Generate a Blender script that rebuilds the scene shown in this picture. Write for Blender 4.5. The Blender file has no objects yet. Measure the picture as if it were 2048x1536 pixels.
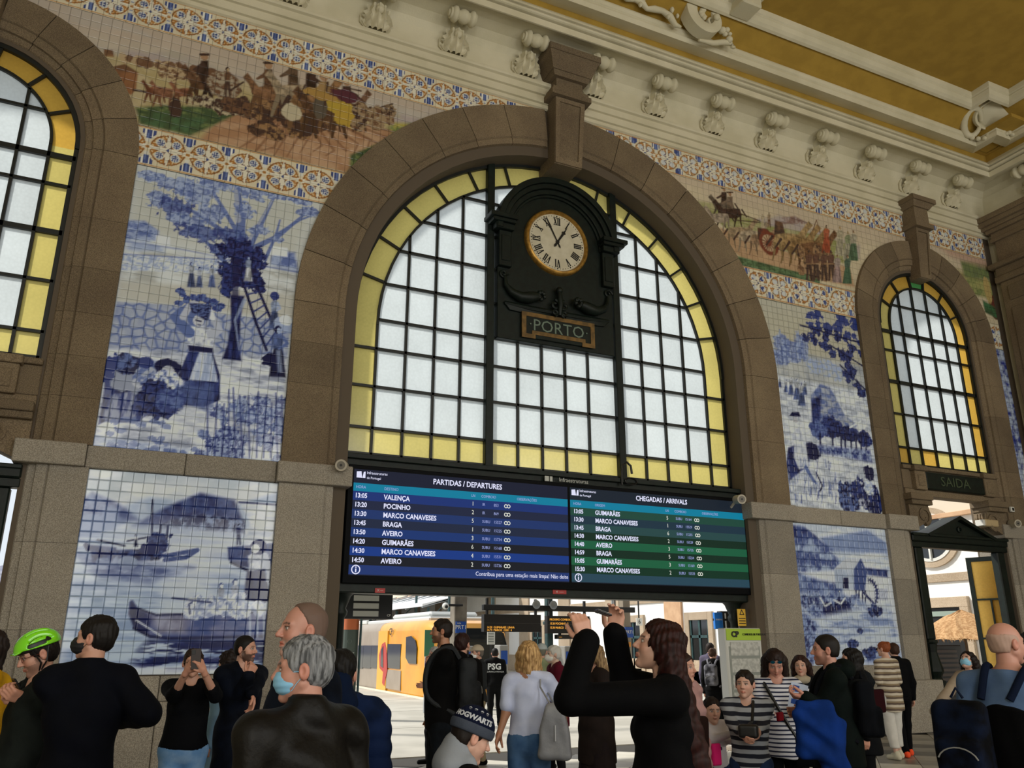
import bpy, bmesh, math, random
import numpy as np
from mathutils import Vector, Matrix
R=math.radians; PI=math.pi
rnd=random.Random(7)
sc=bpy.context.scene
COL=sc.collection
# ---------------- camera, sky, lights, exposure ----------------
H=1.7; D=12.52; F=1638.4; YAW=R(24.92); PITCH=R(17.49)
cam=bpy.data.objects.new('camera',bpy.data.cameras.new('camera')); COL.objects.link(cam)
cam.location=(0,-D,H); cam.rotation_euler=(PI/2+PITCH,0,-YAW)
cam.data.sensor_width=36; cam.data.lens=36*F/2048; cam.data.clip_end=400
sc.camera=cam
sc.view_settings.view_transform='Standard'; sc.view_settings.look='None'
sc.view_settings.exposure=0.0; sc.view_settings.gamma=1; sc.view_settings.use_curve_mapping=False
w=bpy.data.worlds.new('sky'); sc.world=w; w.use_nodes=True
bg=w.node_tree.nodes['Background']
bg.inputs[0].default_value=(0.86,0.93,1.0,1); bg.inputs[1].default_value=.95
sun=bpy.data.objects.new('sun',bpy.data.lights.new('sun','SUN')); COL.objects.link(sun)
sun.data.energy=4.5; sun.data.angle=R(4); sun.data.color=(1,.95,.86); sun.rotation_euler=(R(-25),R(-38),0)
def area(loc,rot,sx,sy,e,c=(1,.985,.93)):
    l=bpy.data.lights.new('window_light','AREA'); l.shape='RECTANGLE'; l.size=sx; l.size_y=sy; l.energy=e; l.color=c
    o=bpy.data.objects.new('window_light',l); COL.objects.link(o); o.location=loc; o.rotation_euler=rot
    return o
# daylight through the tall windows of the entrance facade behind the camera
for x in (-2.9,6.9,16.8): area((x,-21.4,6.0),(R(84),0,0),4.5,8.0,680)

# ---------------- helpers ----------------
def lin(c):
    if isinstance(c,str):
        c=c.lstrip('#'); c=[int(c[i:i+2],16)/255 for i in (0,2,4)]
        return tuple((x/12.92 if x<=.04045 else ((x+.055)/1.055)**2.4) for x in c)
    return tuple(c)
MATS={}
def mat(name,c=(.5,.5,.5),rough=.6,c2=None,scale=6.,bump=0.,bscale=40.,metal=0.,vcol=False,emit=None,es=1.,coat=0.,spec=.5,detail=4.,stretch=0,wave=None,mixlo=.4,mixhi=.6):
    if name in MATS: return MATS[name]
    m=bpy.data.materials.new(name); m.use_nodes=True; MATS[name]=m
    nt=m.node_tree; N=nt.nodes; L=nt.links; b=N['Principled BSDF']
    c=lin(c)
    b.inputs['Base Color'].default_value=(*c,1); b.inputs['Roughness'].default_value=rough
    b.inputs['Metallic'].default_value=metal; b.inputs['Specular IOR Level'].default_value=spec
    if coat: b.inputs['Coat Weight'].default_value=coat; b.inputs['Coat Roughness'].default_value=.08
    tc=N.new('ShaderNodeTexCoord')
    src=None
    if vcol:
        a=N.new('ShaderNodeAttribute'); a.attribute_name='Col'; L.new(a.outputs['Color'],b.inputs['Base Color']); src=a.outputs['Color']
    elif c2 is not None:
        n=N.new('ShaderNodeTexNoise'); n.inputs['Scale'].default_value=scale; n.inputs['Detail'].default_value=detail
        if stretch:
            mp=N.new('ShaderNodeMapping'); mp.inputs['Scale'].default_value=(1,1,stretch); L.new(tc.outputs['Object'],mp.inputs[0]); L.new(mp.outputs[0],n.inputs['Vector'])
        else: L.new(tc.outputs['Object'],n.inputs['Vector'])
        r=N.new('ShaderNodeValToRGB'); r.color_ramp.elements[0].position=mixlo; r.color_ramp.elements[1].position=mixhi
        r.color_ramp.elements[0].color=(*c,1); r.color_ramp.elements[1].color=(*lin(c2),1)
        L.new(n.outputs['Fac'],r.inputs['Fac']); L.new(r.outputs['Color'],b.inputs['Base Color'])
    if bump:
        n=N.new('ShaderNodeTexNoise'); n.inputs['Scale'].default_value=bscale; n.inputs['Detail'].default_value=6; L.new(tc.outputs['Object'],n.inputs['Vector'])
        q=N.new('ShaderNodeBump'); q.inputs['Strength'].default_value=bump; q.inputs['Distance'].default_value=.02
        L.new(n.outputs['Fac'],q.inputs['Height']); L.new(q.outputs['Normal'],b.inputs['Normal'])
    if emit is not None:
        b.inputs['Emission Color'].default_value=(*lin(emit),1); b.inputs['Emission Strength'].default_value=es
    return m
def stone(name,c1,c2,c3,bump=.5):
    if name in MATS: return MATS[name]
    m=mat(name,c1,.85,bump=bump,bscale=60); nt=m.node_tree; N=nt.nodes; L=nt.links; b=N['Principled BSDF']
    tc=[n for n in N if n.type=='TEX_COORD'][0]
    n1=N.new('ShaderNodeTexNoise'); n1.inputs['Scale'].default_value=1.3; n1.inputs['Detail'].default_value=6; L.new(tc.outputs['Object'],n1.inputs['Vector'])
    n2=N.new('ShaderNodeTexNoise'); n2.inputs['Scale'].default_value=90; n2.inputs['Detail'].default_value=3; L.new(tc.outputs['Object'],n2.inputs['Vector'])
    r1=N.new('ShaderNodeValToRGB'); e=r1.color_ramp.elements; e[0].position=.3; e[1].position=.7; e[0].color=(*lin(c1),1); e[1].color=(*lin(c2),1)
    L.new(n1.outputs['Fac'],r1.inputs['Fac'])
    r2=N.new('ShaderNodeValToRGB'); e=r2.color_ramp.elements; e[0].position=.40; e[1].position=.62; e[0].color=(*lin(c3),1); e[1].color=(1,1,1,1)
    L.new(n2.outputs['Fac'],r2.inputs['Fac'])
    oi=N.new('ShaderNodeObjectInfo'); mr=N.new('ShaderNodeMapRange'); mr.inputs['To Min'].default_value=.82; mr.inputs['To Max'].default_value=1.14
    L.new(oi.outputs['Random'],mr.inputs['Value'])
    mx=N.new('ShaderNodeMix'); mx.data_type='RGBA'; mx.blend_type='MULTIPLY'; mx.inputs['Factor'].default_value=.55
    L.new(r1.outputs['Color'],mx.inputs[6]); L.new(r2.outputs['Color'],mx.inputs[7])
    mv=N.new('ShaderNodeVectorMath'); mv.operation='SCALE'; L.new(mx.outputs[2],mv.inputs[0]); L.new(mr.outputs['Result'],mv.inputs['Scale'])
    L.new(mv.outputs[0],b.inputs['Base Color'])
    return m

def cross_(a,b): return (a[1]*b[2]-a[2]*b[1],a[2]*b[0]-a[0]*b[2],a[0]*b[1]-a[1]*b[0])
class MB:
    def __init__(s): s.v=[]; s.f=[]; s.m=[]; s.c=None; s.cur=0
    def add(s,vs,fs):
        k=len(s.v); s.v+= [tuple(map(float,p)) for p in vs]; s.f+=[tuple(i+k for i in f) for f in fs]; s.m+=[s.cur]*len(fs); return s
    def box(s,x0,x1,y0,y1,z0,z1,ch=0):
        if ch:
            a=ch; P=[]
            for z,i in ((z0,a),(z0+a,0),(z1-a,0),(z1,a)):
                P+=[(x0+i,y0+a,z),(x0+a,y0+i,z),(x1-a,y0+i,z),(x1-i,y0+a,z),(x1-i,y1-a,z),(x1-a,y1-i,z),(x0+a,y1-i,z),(x0+i,y1-a,z)]
            F=[tuple(range(7,-1,-1)),tuple(range(24,32))]
            for l in range(3):
                for i in range(8):
                    j=(i+1)%8; F.append((l*8+i,l*8+j,l*8+8+j,l*8+8+i))
            return s.add(P,F)
        return s.add([(x0,y0,z0),(x1,y0,z0),(x1,y1,z0),(x0,y1,z0),(x0,y0,z1),(x1,y0,z1),(x1,y1,z1),(x0,y1,z1)],
          [(3,2,1,0),(4,5,6,7),(0,1,5,4),(1,2,6,5),(2,3,7,6),(3,0,4,7)])
    def slab(s,poly,y0,y1,ch=.008):
        """polygon in XZ, front at y0 (towards the hall), back at y1, chamfered front edge"""
        n=len(poly); cx=sum(p[0] for p in poly)/n; cz=sum(p[1] for p in poly)/n
        def ins(p):
            dx,dz=cx-p[0],cz-p[1]; l=math.hypot(dx,dz) or 1; return (p[0]+dx/l*ch*1.4,p[1]+dz/l*ch*1.4)
        P=[(x,y1,z) for x,z in poly]+[(x,y0+ch,z) for x,z in poly]+[(q[0],y0,q[1]) for q in map(ins,poly)]
        F=[tuple(range(n)),tuple(range(3*n-1,2*n-1,-1))]
        for l in range(2):
            for i in range(n):
                j=(i+1)%n; F.append((l*n+j,l*n+i,l*n+n+i,l*n+n+j))
        return s.add(P,F)
    def prism(s,poly,axis,a,b):
        n=len(poly)
        def P3(p,t): return {'x':(t,p[0],p[1]),'y':(p[0],t,p[1]),'z':(p[0],p[1],t)}[axis]
        return s.add([P3(p,a) for p in poly]+[P3(p,b) for p in poly],[tuple(range(n-1,-1,-1)),tuple(range(n,2*n))]+[(i,(i+1)%n,n+(i+1)%n,n+i) for i in range(n)])
    def tube(s,path,r,n=8,cap=True):
        path=[Vector(p) for p in path]; m=len(path); rs=r if isinstance(r,(list,tuple)) else [r]*m
        V=[];up=None
        for i,p in enumerate(path):
            t=(path[min(i+1,m-1)]-path[max(i-1,0)]).normalized()
            if up is None: up=Vector((0,0,1)) if abs(t.z)<.9 else Vector((1,0,0))
            a=t.cross(up).normalized(); b=a.cross(t).normalized(); up=b
            for k in range(n):
                q=2*PI*k/n; V.append(p+(a*math.cos(q)+b*math.sin(q))*rs[i])
        Fs=[(i*n+k,i*n+(k+1)%n,(i+1)*n+(k+1)%n,(i+1)*n+k) for i in range(m-1) for k in range(n)]
        if cap: Fs+=[tuple(range(n-1,-1,-1)),tuple(range((m-1)*n,m*n))]
        return s.add(V,Fs)
    def lathe(s,prof,c=(0,0,0),axis='z',n=16,a0=0,a1=2*PI):
        full=abs(a1-a0-2*PI)<1e-6; k=n if full else n+1; V=[]
        for r,h in prof:
            for i in range(k):
                q=a0+(a1-a0)*i/n; x,y=r*math.cos(q),r*math.sin(q)
                p={'z':(x,y,h),'y':(x,h,y),'x':(h,x,y)}[axis]
                V.append((c[0]+p[0],c[1]+p[1],c[2]+p[2]))
        F=[]
        for j in range(len(prof)-1):
            for i in range(n):
                i2=(i+1)%k; F.append((j*k+i,j*k+i2,(j+1)*k+i2,(j+1)*k+i))
        return s.add(V,F)
    def ball(s,c,r,n=10,sc_=(1,1,1)):
        pr=[(math.sin(PI*i/(n//2+2))*r,-math.cos(PI*i/(n//2+2))*r) for i in range(n//2+3)]
        k=len(s.v); s.lathe(pr,(0,0,0),'z',n)
        for i in range(k,len(s.v)): v=s.v[i]; s.v[i]=(v[0]*sc_[0]+c[0],v[1]*sc_[1]+c[1],v[2]*sc_[2]+c[2])
        return s
    def sweepx(s,prof,x0,x1):
        """open/closed profile of (y,z) swept along x"""
        n=len(prof)
        return s.add([(x0,y,z) for y,z in prof]+[(x1,y,z) for y,z in prof],[(i,i+1,n+i+1,n+i) for i in range(n-1)])
    def build(s,name,mats,parent=None,local=False,smooth=False,link=True):
        me=bpy.data.meshes.new(name); me.from_pydata(s.v,[],s.f)
        if not isinstance(mats,(list,tuple)): mats=[mats]
        for m in mats: me.materials.append(m)
        if len(mats)>1: me.polygons.foreach_set('material_index',s.m)
        if smooth: me.polygons.foreach_set('use_smooth',[True]*len(me.polygons))
        if not local and parent is not None:
            r=parent
            while r.parent: r=r.parent
            l=r.location
            if l.length>0: me.transform(Matrix.Translation(-l))
        bm=bmesh.new(); bm.from_mesh(me); bmesh.ops.recalc_face_normals(bm,faces=bm.faces) if s.fixn else None
        if s.fixn: bm.to_mesh(me)
        bm.free()
        o=bpy.data.objects.new(name,me)
        if link: COL.objects.link(o)
        if parent is not None: o.parent=parent
        return o
    fixn=True
def link(o,parent=None):
    COL.objects.link(o); 
    if parent is not None: o.parent=parent
    return o
def tag(o,label=None,cat=None,group=None,kind=None):
    if label: o['label']=label
    if cat: o['category']=cat
    if group: o['group']=group
    if kind: o['kind']=kind
    return o
def thing(name,label,cat,loc=(0,0,0),group=None,rot=0):
    o=bpy.data.objects.new(name,None); COL.objects.link(o); o.location=loc; o.rotation_euler=(0,0,rot); o.empty_display_size=.2
    return tag(o,label,cat,group)
def struct(o): o['kind']='structure'; return o
def smooth(o,ang=35):
    me=o.data; me.polygons.foreach_set('use_smooth',[True]*len(me.polygons)); me.update()
    try: me.set_sharp_from_angle(angle=R(ang))
    except Exception: pass
    return o
# a picture position turned into a place on a vertical plane y=Y or at height z
_fw=np.array([math.sin(YAW)*math.cos(PITCH),math.cos(YAW)*math.cos(PITCH),math.sin(PITCH)])
_rt=np.array([math.cos(YAW),-math.sin(YAW),0.]); _up=np.cross(_rt,_fw)
def ray(x,y): return _fw+(x-1024)/F*_rt-(y-768)/F*_up
def at(x,y,Y=0.):
    d=ray(x,y); t=(D+Y)/d[1]; return float(d[0]*t),float(H+d[2]*t)
def depth(x,y,dist):
    d=ray(x,y); d=d/np.hypot(d[0],d[1]); return float(d[0]*dist),float(d[1]*dist-D),float(H+d[2]*dist)
def clip(poly,conv):
    """Sutherland-Hodgman, conv counter-clockwise"""
    out=poly
    for i in range(len(conv)):
        a=conv[i]; b=conv[(i+1)%len(conv)]; inp=out; out=[]
        if not inp: break
        ins=lambda p:(b[0]-a[0])*(p[1]-a[1])-(b[1]-a[1])*(p[0]-a[0])
        for j in range(len(inp)):
            p=inp[j-1]; q=inp[j]; dp=ins(p); dq=ins(q)
            if (dp>=0)!=(dq>=0):
                t=dp/(dp-dq); out.append((p[0]+(q[0]-p[0])*t,p[1]+(q[1]-p[1])*t))
            if dq>=0: out.append(q)
    res=[]
    for p in out:
        if not res or math.hypot(p[0]-res[-1][0],p[1]-res[-1][1])>1e-4: res.append(p)
    if len(res)>1 and math.hypot(res[0][0]-res[-1][0],res[0][1]-res[-1][1])<1e-4: res.pop()
    return res
def area_of(p): return abs(sum(p[i-1][0]*p[i][1]-p[i][0]*p[i-1][1] for i in range(len(p))))/2
def textmesh(s,size,extr=0.004,align='CENTER',bold=0.,xs=1.):
    c=bpy.data.curves.new('lettering','FONT'); c.body=s; c.size=size; c.extrude=extr; c.align_x=align; c.align_y='CENTER'; c.offset=bold; c.resolution_u=2
    o=bpy.data.objects.new('lettering',c); dg=bpy.context.evaluated_depsgraph_get()
    me=bpy.data.meshes.new_from_object(o.evaluated_get(dg) if False else o); bpy.data.objects.remove(o); me.name='lettering'
    if xs!=1: me.transform(Matrix.Diagonal((xs,1,1,1)))
    return me
def text(s,size,loc,m,parent,facing='-y',align='CENTER',extr=.004,bold=0.,xs=1.,roll=0,name='lettering',root=None):
    """flat lettering; loc is world; facing -y means readable from the hall"""
    me=textmesh(s,size,extr,align,bold,xs); me.materials.clear(); me.materials.append(m)
    o=bpy.data.objects.new(name,me); COL.objects.link(o)
    r=parent; 
    while r is not None and r.parent: r=r.parent
    rl=r.location if r is not None else Vector((0,0,0))
    rot={'-y':(PI/2,0,0),'-x':(PI/2,0,-PI/2),'y':(PI/2,0,PI),'x':(PI/2,0,PI/2)}[facing]
    M=Matrix.Translation(Vector(loc)-rl)@__import__('mathutils').Euler(rot).to_matrix().to_4x4()@Matrix.Rotation(roll,4,'Z')
    o.parent=parent; o.matrix_local=M
    return o

# ---------------- materials ----------------
M_brown=stone('granite_brown','#7d6c56','#918066','#645746')
M_grey=stone('granite_grey','#a39c90','#b0a89a','#7d766b')  # grey granite of the lower stones, cooler light there put into its colour
M_mortar=mat('mortar','#5c5144',.9)
M_cream=mat('cream_plaster','#dad3ba',.75,c2='#cfc8ad',scale=1.2,bump=.15,bscale=30)
M_ochre=mat('ochre_paint','#ad8c38',.85,c2='#a28232',scale=2.5,bump=.08,bscale=60)
M_iron=mat('dark_green_iron','#0d1a15',.5,c2='#08110d',scale=9,bump=.1,bscale=60,spec=.3)
M_bar=mat('black_glazing_bar','#0c1210',.5)
M_gold=mat('gilt_metal','#b98f45',.35,metal=.6,c2='#9a7434',scale=14)
M_black=mat('black_plastic','#0b0c0d',.45)
M_white=mat('white_paint','#d8d8d2',.5)
def glassmat(name,c,sc_=90,rough=.2):
    m=bpy.data.materials.new(name); m.use_nodes=True; MATS[name]=m; nt=m.node_tree; N=nt.nodes; L=nt.links
    N.remove(N['Principled BSDF']); out=[n for n in N if n.type=='OUTPUT_MATERIAL'][0]
    t=N.new('ShaderNodeBsdfTranslucent'); g=N.new('ShaderNodeBsdfGlossy'); g.inputs['Roughness'].default_value=rough; mx=N.new('ShaderNodeMixShader'); mx.inputs[0].default_value=.06
    tc=N.new('ShaderNodeTexCoord'); n=N.new('ShaderNodeTexNoise'); n.inputs['Scale'].default_value=1.6; n.inputs['Detail'].default_value=5; L.new(tc.outputs['Object'],n.inputs['Vector'])
    v=N.new('ShaderNodeTexVoronoi'); v.inputs['Scale'].default_value=22; L.new(tc.outputs['Object'],v.inputs['Vector'])
    oi=N.new('ShaderNodeObjectInfo'); ma=N.new('ShaderNodeMath'); ma.operation='MULTIPLY_ADD'; ma.inputs[1].default_value=.10; ma.inputs[2].default_value=.78
    L.new(oi.outputs['Random'],ma.inputs[0])
    m2=N.new('ShaderNodeMath'); m2.operation='MULTIPLY_ADD'; m2.inputs[1].default_value=.22; L.new(n.outputs['Fac'],m2.inputs[0]); L.new(ma.outputs[0],m2.inputs[2])
    m3=N.new('ShaderNodeMath'); m3.operation='MULTIPLY_ADD'; m3.inputs[1].default_value=-.10; L.new(v.outputs['Distance'],m3.inputs[0]); L.new(m2.outputs[0],m3.inputs[2])
    sc2=N.new('ShaderNodeVectorMath'); sc2.operation='SCALE'; sc2.inputs[0].default_value=lin(c); L.new(m3.outputs[0],sc2.inputs['Scale'])
    L.new(sc2.outputs[0],t.inputs['Color']); L.new(t.outputs[0],mx.inputs[1]); L.new(g.outputs[0],mx.inputs[2]); L.new(mx.outputs[0],out.inputs['Surface'])
    return m
G_white=glassmat('frosted_white_glass','#cdd6d9'); G_yel=glassmat('yellow_glass','#cabd70'); G_green=glassmat('green_glass','#4f9a58'); G_door=glassmat('door_yellow_glass','#ffd873'); G_amb=glassmat('amber_glass','#cda548')
# ---------------- the hall: front wall ----------------
CX=6.93; CZ=6.93; RO=4.98
ARCH={'centre':(CX,CZ,4.98),'left':(-2.93,8.85,2.33),'right':(16.85,8.85,2.33)}
XL,XR=-5.98,19.87
def holes_top(x):
    """opening height of the front wall at x, or 0"""
    if abs(x-CX)<3.95: return CZ+math.sqrt(max(0,3.95**2-(x-CX)**2))
    for k in ('left','right'):
        cx,cz,_=ARCH[k]
        if abs(x-cx)<1.52: return cz+math.sqrt(max(0,1.52**2-(x-cx)**2))
    return 0
wall_front=MB()
xs=sorted(set([XL,XR,CX-3.95,CX+3.95,-2.93-1.52,-2.93+1.52,16.85-1.52,16.85+1.52]+[CX+3.95*math.cos(PI*i/40) for i in range(41)]+[c+1.52*math.cos(PI*i/24) for c in (-2.93,16.85) for i in range(25)]))
for a,b in zip(xs[:-1],xs[1:]):
    if b-a<1e-4: continue
    m_=(a+b)/2; h=holes_top(m_); h0,h1=holes_top(a+1e-6),holes_top(b-1e-6)
    if h==0: wall_front.box(a,b,.03,.75,0,14.6)
    else: wall_front.add([(a,.03,h0),(b,.03,h1),(b,.03,14.6),(a,.03,14.6),(a,.75,h0),(b,.75,h1),(b,.75,14.6),(a,.75,14.6)],[(0,1,2,3),(7,6,5,4),(4,5,1,0),(3,2,6,7)])
wall_front.fixn=False
wall_front=struct(wall_front.build('wall_front',M_mortar))
# voussoirs and jamb stones
PROF_C=[(4.98,.03),(4.98,-.08),(4.30,-.08),(4.275,-.05),(4.26,-.06),(4.16,-.04),(4.15,.03),(4.06,.05),(4.05,.14),(3.97,.18),(3.95,.70)]
PROF_S=[(2.33,.03),(2.33,-.08),(1.86,-.08),(1.84,-.05),(1.825,-.07),(1.70,-.05),(1.69,-.01),(1.60,.01),(1.56,.06),(1.52,.14),(1.515,.70)]
def ring_piece(name,prof,cx,cz,t0,t1,kind,m,n=3):
    mb=MB(); k=len(prof); V=[]
    for i in range(n+1):
        t=t0+(t1-t0)*i/n
        for r,y in prof:
            if kind=='arc': V.append((cx+r*math.cos(t),y,cz+r*math.sin(t)))
            else: V.append((cx+kind*r,y,t))
    Fs=[(i*k+j,i*k+j+1,(i+1)*k+j+1,(i+1)*k+j) for i in range(n) for j in range(k-1)]+[tuple(range(k)),tuple(range(n*k,(n+1)*k))]
    mb.add(V,Fs); o=mb.build(name,m,wall_front); return o
def arch(key,prof,nv,keyw,legs,m_lo):
    cx,cz,r=ARCH[key]
    gap=.0035/r*2
    a0=math.asin(keyw/r)
    tt=[PI/2-a0-(PI/2-a0)*i/nv for i in range(nv+1)]
    for i in range(nv):
        lo,hi=tt[i+1]+gap,tt[i]-gap
        ring_piece('voussoir',prof,cx,cz,lo,hi,'arc',M_brown,4)
        ring_piece('voussoir',prof,cx,cz,PI-hi,PI-lo,'arc',M_brown,4)
    for z0,z1 in legs:
        for s in (1,-1):
            ring_piece('jamb_stone',prof,cx,cz,z0+.002,z1-.002,s,M_brown if z0>3.9 else m_lo,1)
arch('centre',PROF_C,8,.42,[(5.56,6.25),(6.25,6.93),(4.29,5.56),(2.95,3.98),(1.85,2.95),(.98,1.85),(0,.98)],M_grey)
for k_ in ('left','right'): arch(k_,PROF_S,5,.25,[(7.7,8.85),(6.9,7.7),(6.2,6.9),(5.55,6.2),(4.95,5.55),(4.29,4.95),(2.95,3.98),(1.85,2.95),(.98,1.85),(0,.98)],M_grey)
# string course with its imposts
def stonebox(name,x0,x1,y0,y1,z0,z1,m=M_grey,ch=.012): return MB().box(x0,x1,y0,y1,z0,z1,ch).build(name,m,wall_front)
for s in (-1,1):
    X=lambda x: CX+s*(x-CX)
    for a,b,y0 in ((1.90,3.03,-.17),(-1.52,-.66,-.17)):
        x0,x1=sorted((X(a),X(b))); stonebox('impost',x0,x1,y0,.5,3.98,4.29)
    xx=sorted((X(-.66),X(1.90))); 
    for i in range(2):
        a=xx[0]+(xx[1]-xx[0])*i/2; stonebox('string_course',a+.004,a+(xx[1]-xx[0])/2-.004,-.07,.03,3.98,4.29)
    # dado under the lower panels
    for z0,z1,nb in ((0,.95,2),(.95,1.275,4)):
        for i in range(nb):
            a=xx[0]+.06+(xx[1]-xx[0]-.1)*i/nb; stonebox('dado_stone',a+.004,a+(xx[1]-xx[0]-.1)/nb-.004,-.03,.03,z0,z1-.006)
    a,b=sorted((X(-1.55),X(-.45))); stonebox('plinth',a,b,-.16,.3,0,.97)
    a,b=sorted((X(1.85),X(3.02))); stonebox('plinth',a,b,-.14,.3,0,.6)
    a,b=sorted((X(-5.98),X(-4.38))); stonebox('impost',a,b,-.10,.2,3.98,4.29)
# keystones with a moulded cap
def keystone(cx,z0,z1,wb,wt,caps,label,yb=-.22,yt=-.36):
    g=thing('keystone',label,'keystone',(cx,0,z0))
    def wedge(w0,w1,za,zb,y0,y1,yk=.03):
        return [(cx-w0,y0,za),(cx+w0,y0,za),(cx+w1,y1,zb),(cx-w1,y1,zb),(cx-w0,yk,za),(cx+w0,yk,za),(cx+w1,yk,zb),(cx-w1,yk,zb)]
    FB=[(0,1,2,3),(7,6,5,4),(0,4,5,1),(1,5,6,2),(2,6,7,3),(3,7,4,0)]
    a=MB().add(wedge(wb,wt,z0,z1,yb,yt,.6),FB).build('wedge',M_brown,g)
    # sunk panel: a raised border of four strips
    mb=MB(); zi=z1-z0
    def P(u,v,dy):
        wz=wb+(wt-wb)*v; return (cx+u*wz,yb+(yt-yb)*v+dy,z0+v*zi)
    for (u0,v0,u1,v1) in ((-.98,.01,-.70,.99),(.70,.01,.98,.99),(-.70,.01,.70,.09),(-.70,.93,.70,.99)):
        V=[P(u0,v0,-.03),P(u1,v0,-.03),P(u1,v1,-.03),P(u0,v1,-.03),P(u0,v0,.01),P(u1,v0,.01),P(u1,v1,.01),P(u0,v1,.01)]
        mb.add(V,FB)
    mb.build('panel_border',M_brown,g)
    mb=MB()
    # cap: stack of mouldings (half width, projection y, z)
    for (w0,w1,y0,y1,za,zb) in caps: mb.add(wedge(w0,w1,za,zb,y0,y1),FB)
    mb.build('cap',M_brown,g)
    return g
keystone(CX,10.62,12.05,.30,.335,[(.44,.44,-.46,-.46,12.05,12.17),(.40,.40,-.42,-.42,12.17,12.26),(.30,.30,-.36,-.36,12.26,12.50),(.38,.42,-.44,-.48,12.50,12.60),(.44,.53,-.50,-.60,12.60,12.86),(.53,.57,-.60,-.64,12.86,12.92),(.58,.58,-.66,-.66,12.92,13.06)],'tall brown stone keystone with flared cap above the station clock')
for cx,lb in ((16.85,'brown stone keystone over the right arched window'),(-2.93,'brown stone keystone over the left arched window')):
    keystone(cx,10.15,11.45,.19,.235,[(.31,.31,-.42,-.42,11.45,11.57),(.24,.24,-.36,-.36,11.57,12.0),(.28,.36,-.40,-.48,12.0,12.12),(.40,.40,-.52,-.52,12.12,12.24)],lb,-.18,-.30)
# ---------------- arched windows ----------------
def window(idx,cx,cz,ro,ri,z0,Y,vb,hz,angs,green,rowborder,skip=None,mull=()):
    g=thing('window_%d'%idx,None,None,(cx,Y,z0)); g['kind']='structure'
    bw=.022
    def conv(r,n=40,zb=z0): return [(cx-r,zb),(cx+r,zb)]+[(cx+r*math.cos(PI*i/n),cz+r*math.sin(PI*i/n)) for i in range(n+1)]
    inner=conv(ri,40,z0)
    def pane(poly,m):
        if len(poly)<3 or area_of(poly)<.004: return
        if skip and all(skip(*p) for p in poly): return
        mb=MB(); n=len(poly); mb.add([(x,Y+.02,z) for x,z in poly],[tuple(range(n))]); o=mb.build('pane',m,g)
    xs=[cx-ri]+[x for x in vb]+[cx+ri]; zs=[rowborder]+list(hz)+[cz+ri+.01]
    for i in range(len(xs)-1):
        for j in range(len(zs)-1):
            a,b=xs[i],xs[i+1]; c,d=zs[j],zs[j+1]
            pane(clip([(a,c),(b,c),(b,d),(a,d)],inner),G_white)
    # bottom coloured row and side rows
    bx=[cx-ro]+xs+[cx+ro]
    for a,b in zip(bx[:-1],bx[1:]): pane([(a,z0),(b,z0),(b,rowborder),(a,rowborder)],G_yel if rnd.random()<.6 or idx!=3 else G_amb)
    zz=[rowborder]+[z for z in hz if z<cz-.05]+[cz]
    for a,b in zip(zz[:-1],zz[1:]):
        pane([(cx-ro,a),(cx-ri,a),(cx-ri,b),(cx-ro,b)],G_yel); pane([(cx+ri,a),(cx+ro,a),(cx+ro,b),(cx+ri,b)],G_yel if idx!=3 else G_amb)
    for a,b in zip(angs[:-1],angs[1:]):
        n=5; t=[a+(b-a)*k/n for k in range(n+1)]
        poly=[(cx+ri*math.cos(q),cz+ri*math.sin(q)) for q in t]+[(cx+ro*math.cos(q),cz+ro*math.sin(q)) for q in reversed(t)]
        pane(poly,G_green if a<PI/2<b else (G_amb if idx!=2 and a<R(150) else G_yel))
    # bars
    def bar(x0,za,x1,zb,w=bw):
        dx,dz=x1-x0,zb-za; l=math.hypot(dx,dz)
        if l<.05: return
        nx,nz=-dz/l*w,dx/l*w
        MB().slab([(x0+nx,za+nz),(x0-nx,za-nz),(x1-nx,zb-nz),(x1+nx,zb+nz)],Y-.03,Y+.05,.006).build('glazing_bar',M_bar,g)
    def arcbar(r,w,y0=-.03,y1=.05,a0=0,a1=PI,name='arched_bar'):
        mb=MB(); n=36; V=[]
        for i in range(n+1):
            t=a0+(a1-a0)*i/n
            for rr,yy in ((r-w,Y+y0),(r+w,Y+y0),(r+w,Y+y1),(r-w,Y+y1)): V.append((cx+rr*math.cos(t),yy,cz+rr*math.sin(t)))
        mb.add(V,[(i*4+j,i*4+(j+1)%4,(i+1)*4+(j+1)%4,(i+1)*4+j) for i in range(n) for j in range(4)]+[(3,2,1,0),(n*4,n*4+1,n*4+2,n*4+3)]); mb.build(name,M_bar,g)
    arcbar(ri,bw); arcbar(ro+.0,.05,-.05,.08,name='frame_arch')
    top=lambda x,r: cz+math.sqrt(max(0,r*r-(x-cx)**2))
    for x in vb:
        bar(x,z0,x,top(x,ri))
    for s in (-1,1):
        bar(cx+s*ri,z0,cx+s*ri,cz); bar(cx+s*ro,z0,cx+s*ro,cz,.05)
    for k,z in enumerate([rowborder]+list(hz)):
        r=ro if z<=cz+.02 else ri
        hw=r if z<=cz else math.sqrt(max(0,r*r-(z-cz)**2))
        bar(cx-hw,z,cx+hw,z,bw*(1.8 if idx!=2 and k in (2,4) else 1))
    bar(cx-ro,z0,cx+ro,z0,.05)
    for a in angs[1:-1]:
        bar(cx+ri*math.cos(a),cz+ri*math.sin(a),cx+ro*math.cos(a),cz+ro*math.sin(a))
    for x,w in mull:
        MB().box(x-w,x+w,Y-.10,Y+.12,z0-.02,top(x,ro)+.03,.01).build('mullion',M_iron,g)
    return g
vb=[CX-.005+o for o in (-3.475,-2.955,-2.435,-1.935,-.80,-.305,.19,.69,1.935,2.435,2.955,3.475)]
vb=vb[1:-1]
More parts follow.
